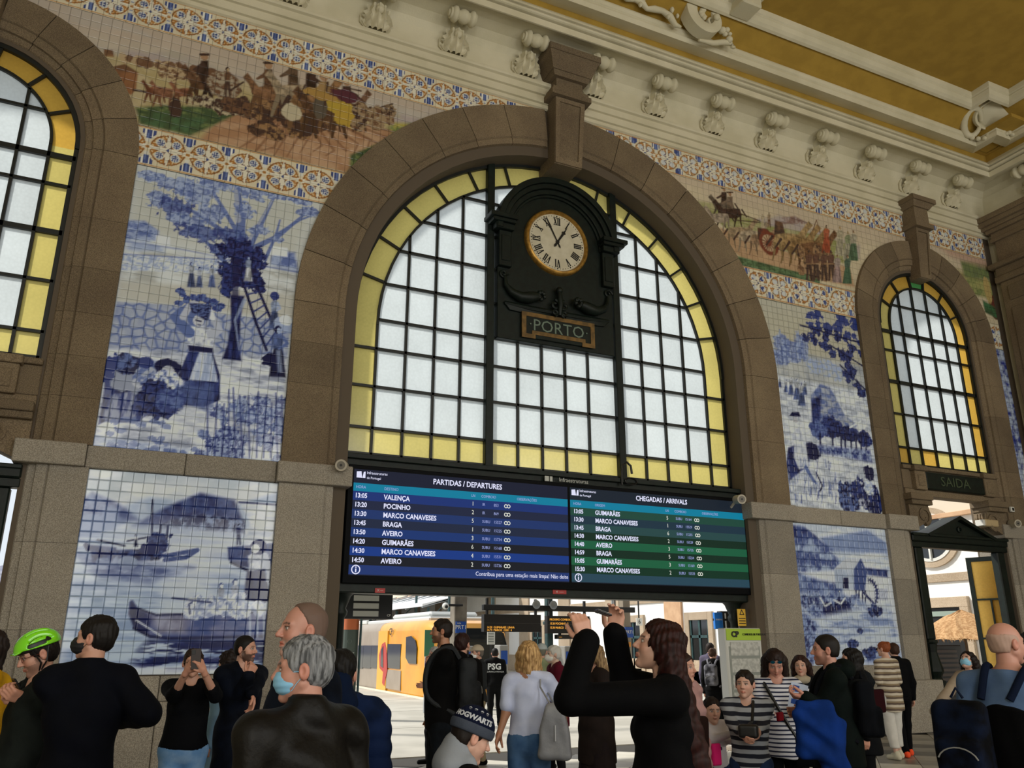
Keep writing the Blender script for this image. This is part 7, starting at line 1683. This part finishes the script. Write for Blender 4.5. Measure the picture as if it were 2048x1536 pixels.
# ---------------- the people in the hall ----------------
def helmet(c):
    def f(p):
        sh=ell(p,(0,-.012,.045),(.100,.128,.098)); q=smax(sh,-ell(p,(0,-.012,.035),(.088,.114,.088)),.004); cut=-(p[:,2]-.038+.18*p[:,1]*-1*0-.10*(p[:,1]+.02)); q=smax(q,cut,.006)
        for a,w in ((-.075,.011),(-.038,.013),(0,.013),(.038,.013),(.075,.011)):
            v=rbox(p,(a,-.02,.125),(w*.55,.062,.055),.006); q=smax(q,-v,.004)
        for sd in (-1,1): q=smax(q,-rbox(p,(sd*.10,.005,.062),(.03,.050,.011),.008),.004); q=smax(q,-rbox(p,(sd*.10,-.075,.070),(.03,.028,.012),.008),.004)
        return smin(q,rbox(p,(0,.108,.046),(.055,.020,.004),.003),.012)
    o=c['on_head'](f,'helmet',mat('helmet_green','#7fe01c',.25,coat=.5),.005,.19)
    def g2(p): return smax(ell(p,(0,-.012,.042),(.089,.116,.088)),-(p[:,2]-.03),.006)
    c['on_head'](g2,'helmet_liner',M_black,.007,.17)
    mb=MB(); W=lambda x,y,z: tuple(c['hc']+c['HM']@(np.array([x,y,z],f32)*c['hk']))
    for sd in (-1,1): mb.tube([W(sd*.088,.035,.03),W(sd*.080,.012,-.05),W(sd*.03,.035,-.115)],.005,5); mb.tube([W(sd*.088,-.05,.03),W(sd*.084,-.018,-.05),W(sd*.03,.035,-.115)],.005,5)
    mb.fixn=False; q=mb.build('chin_strap',M_black,None,local=True); q.parent=c['g']
    glasses(c,'#5a2a22')
HOODB=('#14181a',)
# left group
person('person in a mustard yellow jacket cut off by the left edge of the picture',-16,1260,5.3,-120,'light','f',('bob','#1f1512'),('jacket','#d7a51c','#c89614'),('trousers','#20242c'),{'L':'bent','R':'bent'},hem=.82)
c=person('cyclist with lime green helmet and glasses looking down at his phone',92,1254,4.9,-78,'light','m',('short','#1a1412'),('jacket','#232926','#1d2220'),('trousers','#191b1d'),{'L':((48,1440,-.1),(52,1398,-.12),dict(u=(-.2,.9,.3),curl=.9,n=(.6,0,.6))),'R':((30,1450,.2),(46,1402,.22),dict(u=(.2,.9,.2),curl=.9,n=(-.6,0,.6)))},pitch=-24,hatadd=.03,extra=helmet,beard=('#2a201a',.45),hood=HOODB,hem=.80)
phone_at(40,1380,4.95,'black phone held by the cyclist with the green helmet',-78,-35,0)
person('man in a dark navy jacket and lavender trousers with a black mask, seen from behind',195,1231,4.7,172,'light','m',('short','#14100e'),('jacket','#0b1020','#090d1a'),('trousers','#b5a6d0','#ab9cc8'),{'R':((296,1428,.02),(246,1437,.30)),'L':((150,1440,.02),(136,1520,.1))},yaw=72,pitch=2,mask=('#17171c','cone'),hem=.865,bulk=1.0,res=1.1,fold_a=.009)
c=person('woman in a black sweater and blue jeans photographing towards the camera',389,1297,7.2,4,'light','f',('bun','#2a1b14'),('sweater','#0c0f17'),('jeans','#5f88b8','#7d9fc6'),{'R':((347,1392,-.22),(374,1342,-.42),dict(u=(-.45,.35,.80),n=(-.75,-.5,.1),curl=.95,grip=.3)),'L':((431,1392,-.22),(407,1342,-.42),dict(u=(.45,.35,.80),n=(.75,-.5,.1),curl=.95,grip=.3))},sleeve=.62,hem=.93,bulk=1.12,extra=lambda c:glasses(c,'#2b2420'))
phone_at(392,1318,6.72,'dark phone held up by the woman in the black sweater',4,0,4,1.0,'#2a1d1a')
person('person with dark curly hair and pale blue mask in a light blue coat',462,1301,8.3,-125,'light','f',('curly','#1b1210'),('coat','#7fa3c4'),('trousers','#16181c'),hem=.60,mask=('#9cc6e0','flat'))
person('bearded man in a navy coat holding one hand to his chest, looking right',492,1271,7.6,30,'light','m',('crop','#120f0e'),('coat','#101829','#0c1321'),('trousers','#101114'),{'R':((474,1402,-.1),(497,1352,-.25),dict(u=(-.3,.2,.8),n=(0,-1,0),curl=1.5)),'L':((514,1362,-.05),(504,1388,-.22),dict(u=(0,.2,-.9)))},yaw=32,beard=('#1b1512',.8),hem=.62,res=1.1)
person('tall balding man in profile with grey goatee, navy coat and grey shirt',617,1205,3.75,-72,'rosy','m',('recede','#6a564c'),('coat','#121d30','#0e1726'),('trousers','#15171c'),{'R':'down','L':'down'},pitch=3,opn=.5,beard=('#a89a92',.35),hem=.6,bulk=1.12,res=1.15,brow='#4a3a34')
person('grey haired man in a dark brown leather jacket with a light blue mask',617,1272,3.15,-142,'rosy','m',('short','#6f7072','','#b9bbbb') if False else ('short','#48494b',.3,'#8d8f92'),('jacket','#2c241d','#211a15'),('trousers','#15130f'),{'L':'down','R':'down'},pitch=-3,yaw=48,mask=('#8cc4e6','flat'),hem=.84,bulk=1.16,res=1.2,topm=mat('brown_leather','#14110d',.5,c2='#0d0b09',scale=4,bump=.5,bscale=10,spec=.2),fold_a=.011,full=.5)
person('person in a navy hooded jacket standing behind the leather jacket man',682,1300,4.3,165,'light','m',('short','#0f0d0d'),('puffer','#142447','#10203e'),('trousers','#14151a'),hood=('#10203e',1),hem=.8,bulk=1.05)
tq=place(506,1486,7.0); g=thing('teal_bag','folded teal cloth bag hanging beside the bearded man','bag',tuple(tq)); mb=MB(); mb.box(-.055,.055,-.03,.03,-.20,.17,.02); o=mb.build('bag_body',cloth('teal','#1f6672','#2a7480'),g,local=True); g.rotation_euler=(0,.28,-.4)
# middle group
c=person('tall man in a black hoodie with a grey backpack, in profile facing left',887,1238,8.0,-88,'tan','m',('short','#1a120e'),('hoodie','#0b0b0d'),('trousers','#1a2027','#161b21'),{'L':((862,1378,-.1),(866,1424,-.05)),'R':'pocket'},beard=('#20160f',.6),hem=.88,res=1.1,hh=.22)
backpack(c,'dark grey backpack worn by the tall man in the black hoodie','#2b2d30','#3c3f42',size=1.0)
person('person with dark reddish hair and black jacket behind the backpack man',924,1266,9.3,150,'light','m',('short','#2a1512'),('jacket','#101012'),('trousers','#14151a'),hood=('#0f0f11',))
person('grey haired woman in a purple jacket holding a phone beside the train',872,1294,13.,-70,'light','f',('bob','#8d8d8c',.3,'#b8b8b6'),('jacket','#5c3fa0','#6d4fb4'),('trousers','#1c1c22'),{'R':((858,1345,-.1),(856,1325,-.2)),'L':'bent'})
def capx(col):
    def f_(c):
        def f(p): q=smax(ell(p,(0,-.014,.04),(.088,.108,.092)),-(p[:,2]-.035),.006); return smin(q,ell(p,(0,.105,.042),(.05,.045,.008)),.01)
        c['on_head'](f,'flat_cap',cloth('cap'+col.strip('#'),col),.009,.18)
    return f_
person('man with beige cap and white mask beside the ticket machine',956,1288,13.,-70,'light','m',('crop','#6b625a'),('jacket','#34383b'),('trousers','#9a8c72'),{'L':'bent','R':'down'},mask=('#e8eaea','flat'),extra=capx('#b9ac98'),hatadd=.015)
def psg(c):
    t=text('PSG',.17,(0,0,0),mat('reflective_white','#cfd2d0',.5),c['g'],bold=.006); t.matrix_local=Matrix.Translation((0,-.165*c['s'],1.33*c['s']))@Matrix.Rotation(PI/2,4,'X')
    t=text('SEGURANCA PRIVADA',.04,(0,0,0),MATS['reflective_white'],c['g']); t.matrix_local=Matrix.Translation((0,-.163*c['s'],1.22*c['s']))@Matrix.Rotation(PI/2,4,'X')
person('security guard seen from behind with PSG in white on a black jacket',990,1296,18.5,176,'light','m',('crop','#16110f'),('jacket','#17181a'),('trousers','#18191b'),{'L':'down','R':'down'},bulk=1.08,step=.3,extra=psg)
c=person('woman with shoulder length blond hair, white T-shirt and blue jeans, from behind',1057,1283,7.5,176,'tan','f',('bob','#8c6a42',.3,'#c9a470'),('tee','#c3cbe6','#b7c0de'),('jeans','#33527c','#48678f'),{'L':((1012,1425,-.02),(999,1466,-.06)),'R':((1118,1398,.04),(1128,1425,.2))},sleeve=.36,hem=.965,bulk=1.06,collar=False,fold_a=.010,headk=1.06)
def tote(c):
    s=c['s']; A=c['A']
    ctr=c['loc'](place(1109,1462,7.25)); 
    def f(P):
        t=np.clip((P[:,2]-ctr[2]+.21)/.42,0,1); q=rbox(P,ctr,(.145,.06,.22),.05); k=np.abs(P[:,0]-ctr[0])-(.150-.085*t**1.5); return smax(q,k,.03)+fold(P,.006,1.2,4)
    g=lace('shoulder_bag','soft grey leather shoulder bag with zip hanging behind the blond woman','bag',c,f,ctr-[.2,.13,.26],ctr+[.2,.13,.26],.011,mat('grey_leather','#8b8d92',.5,c2='#7a7c82',scale=5,bump=.3,bscale=16))
    mb=MB(); p0=ctr+np.array([-.03,0,.20],f32); sh=c['AR'][1][0]; mb.tube([tuple(p0),tuple(sh+np.array([-.05,-.10,-.05],f32)),tuple(sh+np.array([-.05,-.02,.075],f32)),tuple(sh+np.array([-.04,.08,-.02],f32)),tuple(ctr+np.array([.0,.10,.19],f32))],.008,6); mb.fixn=False; o=mb.build('strap',mat('grey_leather'),None,local=True); o.parent=g
    mb=MB(); mb.box(-.004,.004,-.004,.004,-.06,.06); mb.v=[tuple(ctr+np.array([v[0]+.01,-.068+v[1],v[2]-.01],f32)) for v in mb.v]; mb.fixn=False; o=mb.build('zip',mat('zip_silver','#c9cbd0',.3,metal=.8),None,local=True); o.parent=g
tote(c)
person('elderly person with white hair, mask and maroon coat',1109,1291,11.5,-72,'pale','f',('short','#c2c0ba'),('coat','#5a1426','#4c1020'),('trousers','#22222a'),{'L':'bent','R':'bent'},mask=('#dcdcd6','cone'),hem=.7)
person('person in a pale cap half hidden behind the blond woman',1083,1286,12.5,160,'light','m',('crop','#6b6b60'),('jacket','#8f9a7a'),('trousers','#3a3c38'),extra=capx('#a9b2b4'),hatadd=.01)
person('woman with long light brown hair and mask in a dark brown coat, arms crossed',1188,1287,8.6,-62,'light','f',('long','#5a4330',.42,'#a08560'),('coat','#2c2422','#352b28'),('skirt','#2a2224','#332a2a',.42),{'L':'cross','R':'cross'},mask=('#c9c5c0','flat'),hem=.62)
def watch(c):
    sh,el,wr,sd,a=c['AR'][0]; d=(wr-el)/np.linalg.norm(wr-el); p=wr-d*.015; mb=MB(); mb.tube([tuple(p-d*.012),tuple(p+d*.012)],.036,14); mb.fixn=False; o=mb.build('watch_strap',mat('watch_steel','#9fa2a4',.3,metal=.8),None,local=True); o.parent=c['g']
    n=np.cross(d,[0,0,1.]); n=n/np.linalg.norm(n); q=p+n*-.034; mb=MB(); mb.tube([tuple(q),tuple(q-n*.012)],.022,14); mb.fixn=False; o=mb.build('watch_case',mat('watch_steel'),None,local=True); o.parent=c['g']
c=person('woman with very long dark red hair raising a phone with both hands',1322,1240,4.1,-84,'fair','f',('long','#1c0705',.82,'#2c0d09'),('coat','#07080d'),('skirt','#5a0a14','#48080f',.30),{'L':((1140,1398,-.20),(1172,1283,-.16),dict(u=(0,.25,1.),n=(.9,.3,0),curl=.75,grip=.6)),'R':((1247,1362,.20),(1229,1268,.16),dict(u=(0,-.15,1.),n=(-.9,.3,0),curl=.75,grip=.6))},pitch=16,hem=.50,bulk=1.05,res=1.15,extra=watch,armr=1.05,headk=1.04)
phone_at(1206,1226,4.1,'dark phone raised by the woman with long dark red hair',-84,-70,0,1.,'#161215',land=True)
def beanie(c):
    def f(p): q=ell(p,(0,-.012,.045),(.098,.118,.108)); q=smax(q,-(p[:,2]-.012-.10*p[:,1]*-1*0),.008); return q+.0012*np.sin(np.arctan2(p[:,0],p[:,1])*60)
    def f2(p): q=ell(p,(0,-.012,.045),(.103,.123,.108)); q=smax(q,-(p[:,2]-.012),.006); return smax(q,p[:,2]-.062,.006)
    c['on_head'](f,'beanie_crown',cloth('beanie','#0f1730','#141c38'),.006,.19); c['on_head'](f2,'beanie_brim',cloth('beaniebrim','#3c424e','#454b57'),.006,.19)
    # knitted lettering wrapped around the crown
    def wrap(s_,size,z0,a0,nm='lettering'):
        me=textmesh(s_,size,.0008,'CENTER',.0015); me.materials.clear(); me.materials.append(cloth('knitwhite','#b9bcc2'))
        for v in me.vertices:
            x,y,z=v.co; zz=z0+y; k=math.sqrt(max(.05,1-((zz-.045)/.108)**2)); a=a0+x/(.104*k); q=np.array([math.cos(a)*(.0985*k+.002+z),-.012+math.sin(a)*(.1185*k+.002+z),zz],f32); v.co=Vector(tuple(c['hc']+c['HM']@(q*c['hk'])))
        o=bpy.data.objects.new(nm,me); COL.objects.link(o); o.parent=c['g']
    wrap('HOGWARTS',.036,.086,-.45)
    wrap('*  *  *  *',.03,.118,-.25)
c=person('boy in a grey and navy knitted beanie with white lettering, facing right',935,1413,3.85,100,'fair','m',('crop','#1a120e'),('jacket','#0d1016'),('trousers','#15171c'),{'L':'down','R':'down'},pitch=-22,hatadd=.02,extra=beanie,hood=('#8d9299',1),res=1.15,headk=.98,yaw=10)
# far figures on the right of the opening
c=person('person in black with a grey backpack walking on the platform near the totem',1424,1296,16.5,165,'light','f',('bun','#4a3428'),('jacket','#141416'),('trousers','#1a1a1c'),bulk=1.1); backpack(c,'grey and black backpack of the far person in black near the timetable totem','#3a3a40','#7a7a82')
person('man behind the far backpack wearer, only his head and lilac collar showing',1419,1286,17.8,150,'light','m',('short','#2a211d'),('jacket','#5a5568'),('trousers','#22242a'))
# family at the right
c=person('person in a pale pink quilted jacket mostly hidden behind the long red hair',1362,1306,7.0,60,'light','f',('long','#2a1a16',.3),('puffer','#b58f8c','#a8827f'),('trousers','#1c2434'),{'L':'down','R':'down'},hem=.66)
s_=c['s']; ctr=c['loc'](place(1396,1466,6.7)); lace('hand_bag','dark brown handbag against the pale pink quilted jacket','bag',c,lambda P: rbox(P,ctr,(.10,.05,.12),.03)+fold(P,.004),ctr-.16,ctr+.16,.012,cloth('darkbrownbag','#2a1712'))
c=person('small girl with dark hair, white long sleeved top and navy dungarees',1421,1394,7.7,18,'fair','f',('bun','#1d120e'),('shirt','#c9c4ca'),('trousers','#1f2c4a','#283658'),{'R':((1432,1478,-.1),(1462,1468,-.3)),'L':((1452,1480,-.05),(1470,1484,-.2))},hem=.92,headk=1.22,hh=.2,pitch=-6)
s=c['s']; A_=c['A']; meshobj('dungaree_bib',[nets(lambda P: smax(smax(ell(P,A_(0,0,1.18),(.165*s,.125*s,.24*s)),-(P[:,1]-.03),.01),np.abs(P[:,0])-.075*s,.01),A_(-.2,-.02,.9),A_(.2,.2,1.4),.012)],cloth('dungaree','#22304f','#4a2c40'),c['g'])
mb=MB(); t0=place(1433,1505,7.5); g=thing('pink_bag','bright pink cloth bag hanging in front of the small girl','bag',tuple(t0)); MB().box(t0[0]-.05,t0[0]+.04,t0[1]-.02,t0[1]+.02,t0[2]-.10,t0[2]+.07,.01).build('bag_body',cloth('pink','#d8246f'),g)
c=person('boy in a grey and navy striped sweater and blue jeans',1488,1340,7.15,-8,'fair','m',('short','#1c1410'),('sweater','#7d8288'),('jeans','#1f2e4c','#283a5c'),{'R':((1462,1442,-.05),(1484,1468,-.22)),'L':((1526,1442,-.05),(1518,1462,-.22))},topm=stripes('navy_grey_stripes','#9a9fa6','#0f1424',.062,.5),hem=.86,headk=1.12,hh=.215,bulk=1.1,yaw=-6)
ctr=c['loc'](place(1497,1462,6.88)); g=lace('camera_bag','small black camera bag held by the boy in the striped sweater','bag',c,lambda P: rbox(P,ctr,(.075,.045,.05),.02),ctr-.12,ctr+.12,.01,M_black); 
mb=MB(); A_=c['A']; mb.tube([tuple(ctr+np.array([.0,.02,.04],f32)),tuple(A_(-.06,.16,1.30)),tuple(A_(-.07,.06,1.47)),tuple(A_(-.06,-.05,1.48))],.012,6); mb.fixn=False; o=mb.build('strap',M_black,None,local=True); o.parent=g
c=person('woman in a white and navy striped sweater with sunglasses on her head, looking down',1547,1300,7.8,6,'rosy','f',('long','#20120e',.26),('sweater','#cfd0d8'),('trousers','#0c0e14'),{'R':((1510,1432,-.05),(1540,1428,-.28),dict(u=(.8,.5,0),n=(0,0,1),curl=.6)),'L':((1626,1398,-.08),(1604,1420,-.28),dict(u=(-.7,.5,-.1),n=(0,0,1),curl=.6))},pitch=-30,topm=stripes('breton_stripes','#cdced6','#1c2340',.034,.62),hem=.80,extra=lambda c:glasses(c,'#15171a',top=True),opn=.4,bulk=1.08,full=.4)
t0=place(1560,1433,7.42); g=thing('red_wallet','small dark red wallet in the hands of the striped sweater woman','wallet',tuple(t0),None,.4); MB().box(-.05,.05,-.012,.012,-.035,.035,.006).build('wallet_body',cloth('wallet','#7a0f1e'),g,local=True)
t0=place(1596,1392,7.3); g=thing('leaflet','white and blue printed sheet held by the striped sweater woman','paper',tuple(t0),None,-.6); MB().box(-.07,.07,-.002,.002,-.10,.10).build('sheet',mat('paper_blue_white','#c6d2ea',.6),g,local=True); MB().box(-.05,.0,-.004,-.002,.03,.08).build('picture',M_blue,g,local=True); MB().box(-.05,.0,-.004,-.002,-.07,-.03).build('picture',M_blue,g,local=True); g.rotation_euler=(0,.25,-.5)
A_=c['A']; g=thing('shoulder_strap_bag','black crossbody bag with studded strap on the striped sweater woman','bag',c['base'],None,c['face']); mb=MB(); mb.tube([tuple(A_(*q)) for q in ((.13,-.02,1.48),(.11,.10,1.42),(.03,.155,1.25),(-.06,.16,1.08),(-.15,.12,.92))],[.016]*5,6); mb.fixn=False; o=mb.build('strap',M_black,None,local=True); o.parent=g; meshobj('bag_body',[nets(lambda P: rbox(P,A_(-.19,.10,.86),(.10,.05,.12),.03),A_(-.33,.0,.7),A_(-.06,.2,1.02),.013)],cloth('blackbag','#0d1018'),g)
person('woman with long brown hair and cream scarf standing behind the striped sweater woman',1600,1311,9.4,-6,'fair','f',('long','#2c1712',.32),('coat','#23252c'),('trousers','#1a1c22'),yaw=0,extra=lambda c: meshobj('scarf',[nets(lambda P: smax(ell(P,c['A'](0,.01,1.47),(.10,.10,.06)),-1e3+0*P[:,0],.01)+fold(P,.006,2.),c['A'](-.16,-.14,1.36),c['A'](.16,.16,1.58),.014)],cloth('cream','#b9ad98'),c['g']))
c=person('man with short dark hair in a dark green hooded jacket, in profile facing left',1652,1269,6.7,-82,'rosy','m',('crop','#16110f'),('jacket','#12211d','#0f1c19'),('trousers','#0d0f13'),{'L':((1640,1418,-.12),(1612,1395,-.16),dict(u=(0,.8,.1),n=(.3,0,.9),curl=1.0)),'R':'bent'},hood=('#12211d',),hem=.82,beard=('#2a1d16',.35),opn=.5,res=1.15)
backpack(c,'black backpack worn by the man in the dark green hooded jacket','#0e1118','#191d26',size=.95)
ctr=c['loc'](place(1634,1462,6.5)); lace('blue_jacket','bright blue jacket carried folded over the arm of the green jacket man','jacket',c,lambda P: smin(rbox(P,ctr,(.05,.15,.20),.045),rbox(P,ctr+np.array([.02,-.10,-.14],f32),(.045,.10,.22),.04),.04)+fold(P,.022,1.2,3),ctr-[.2,.36,.5],ctr+[.2,.3,.35],.013,cloth('royalblue','#10337c','#0c2a66'))
person('woman with black hair and white mask behind the green jacket man',1703,1297,8.8,-75,'light','f',('bob','#0f0d0e'),('coat','#15171d'),('trousers','#15161a'),mask=('#d8d4d0','cone'),hem=.7)
# near the wall on the right
M_zig=stripes('brown_white_stripes','#c9bfae','#5c4c42',.085,.42,0,'#8d7c62')
c=person('woman with red hair in an updo, striped blouse and cropped white trousers',1766,1283,13.6,-135,'fair','f',('bun','#8a4a2a'),('shirt','#c9bfae'),('cropped','#d9d6d0','#cfccc6'),{'L':'bent','R':'bent'},topm=M_zig,hem=.70,bulk=1.12,shoes='#cfc9b4',yaw=20,step=.12,extra=lambda c:glasses(c,'#101012',dark=True))
ctr=c['loc'](place(1752,1402,13.3)); lace('shoulder_bag','dark maroon shoulder bag with pale emblem on the striped blouse woman','bag',c,lambda P: rbox(P,ctr,(.15,.05,.17),.03)+fold(P,.004),ctr-.24,ctr+.24,.016,cloth('maroonbag','#3a121a'))
person('person in dark clothes with orange trainers behind the white trousers woman',1786,1286,13.9,-150,'fair','m',('short','#3a241a'),('jacket','#14151a'),('trousers','#14151a'),{'L':'down','R':'down'},shoes='#ff5a34',step=.2)
t0=place(1737,1430,13.3); g=thing('dark_umbrella','folded dark grey umbrella or bag hanging behind the green jacket man','umbrella',(t0[0],t0[1],0)); mb=MB(); mb.lathe([(.0,.62),(.03,.66),(.10,1.0),(.16,1.12),(.10,1.25),(.02,1.3),(0,1.3)],(t0[0],t0[1],0),'z',12); smooth(mb.build('canopy',cloth('umb','#20242a'),g)); MB().tube([(t0[0],t0[1],1.25),(t0[0],t0[1],1.42)],.012,6).build('handle',M_black,g)
c=person('woman in a beige coat and blue mask looking up, one arm held back',1934,1302,10.5,-28,'fair','f',('long','#1a1110',.36),('coat','#9a8a78','#a39480'),('jeans','#7f9aa8','#8fa8b4'),{'R':((1885,1400,.0),(1868,1424,.0),dict(u=(-.5,.3,-.6),n=(0,1,0))),'L':'bent'},pitch=26,mask=('#8cc6e4','flat'),hem=.62)
ctr=c['loc'](place(1892,1415,10.3)); lace('brown_bag','small brown leather bag at the side of the beige coat woman','bag',c,lambda P: rbox(P,ctr,(.06,.04,.09),.02),ctr-.13,ctr+.13,.012,cloth('brownbag','#7a4a2c'))
c=person('bald man in a grey blue shirt seen from behind at the right edge',2004,1244,4.9,165,'rosy','m',('buzz','#9a6f60') if False else ('bald','#b39586'),('shirt','#51688c','#5a7296'),('trousers','#0d0f14'),{'L':'down','R':'down'},sleeve=.42,hem=.86,bulk=1.25,yaw=-35,res=1.2,full=.8,fold_a=.008,brow='#6a4a40')
s_=c['s']; lace('dark_jacket','black jacket draped over the back of the bald man at the right edge','jacket',c,lambda P: smax(smax(ell(P,c['A'](.03,-.02,1.02),(.27,.215,.50)),P[:,2]-1.335*s_+.22*P[:,0]*0+.25*np.abs(P[:,0]+.05),.012),-(P[:,2]-.72*s_)+.015*np.sin(P[:,0]*25),.01)+fold(P,.010,1.1,5),c['A'](-.32,-.30,.66),c['A'](.36,.26,1.42),.013,cloth('draped','#06070c'))
backpack(c,'black and blue backpack slung behind the bald man at the right edge','#0a0c12','#14203a',dx=-.20,size=1.0,zc=1.14,dy=-.08)
person('dark haired person in a maroon top cut off by the right edge',2062,1262,6.2,-150,'light','m',('short','#0f0d0d'),('sweater','#3a0d12'),('trousers','#14151a'))
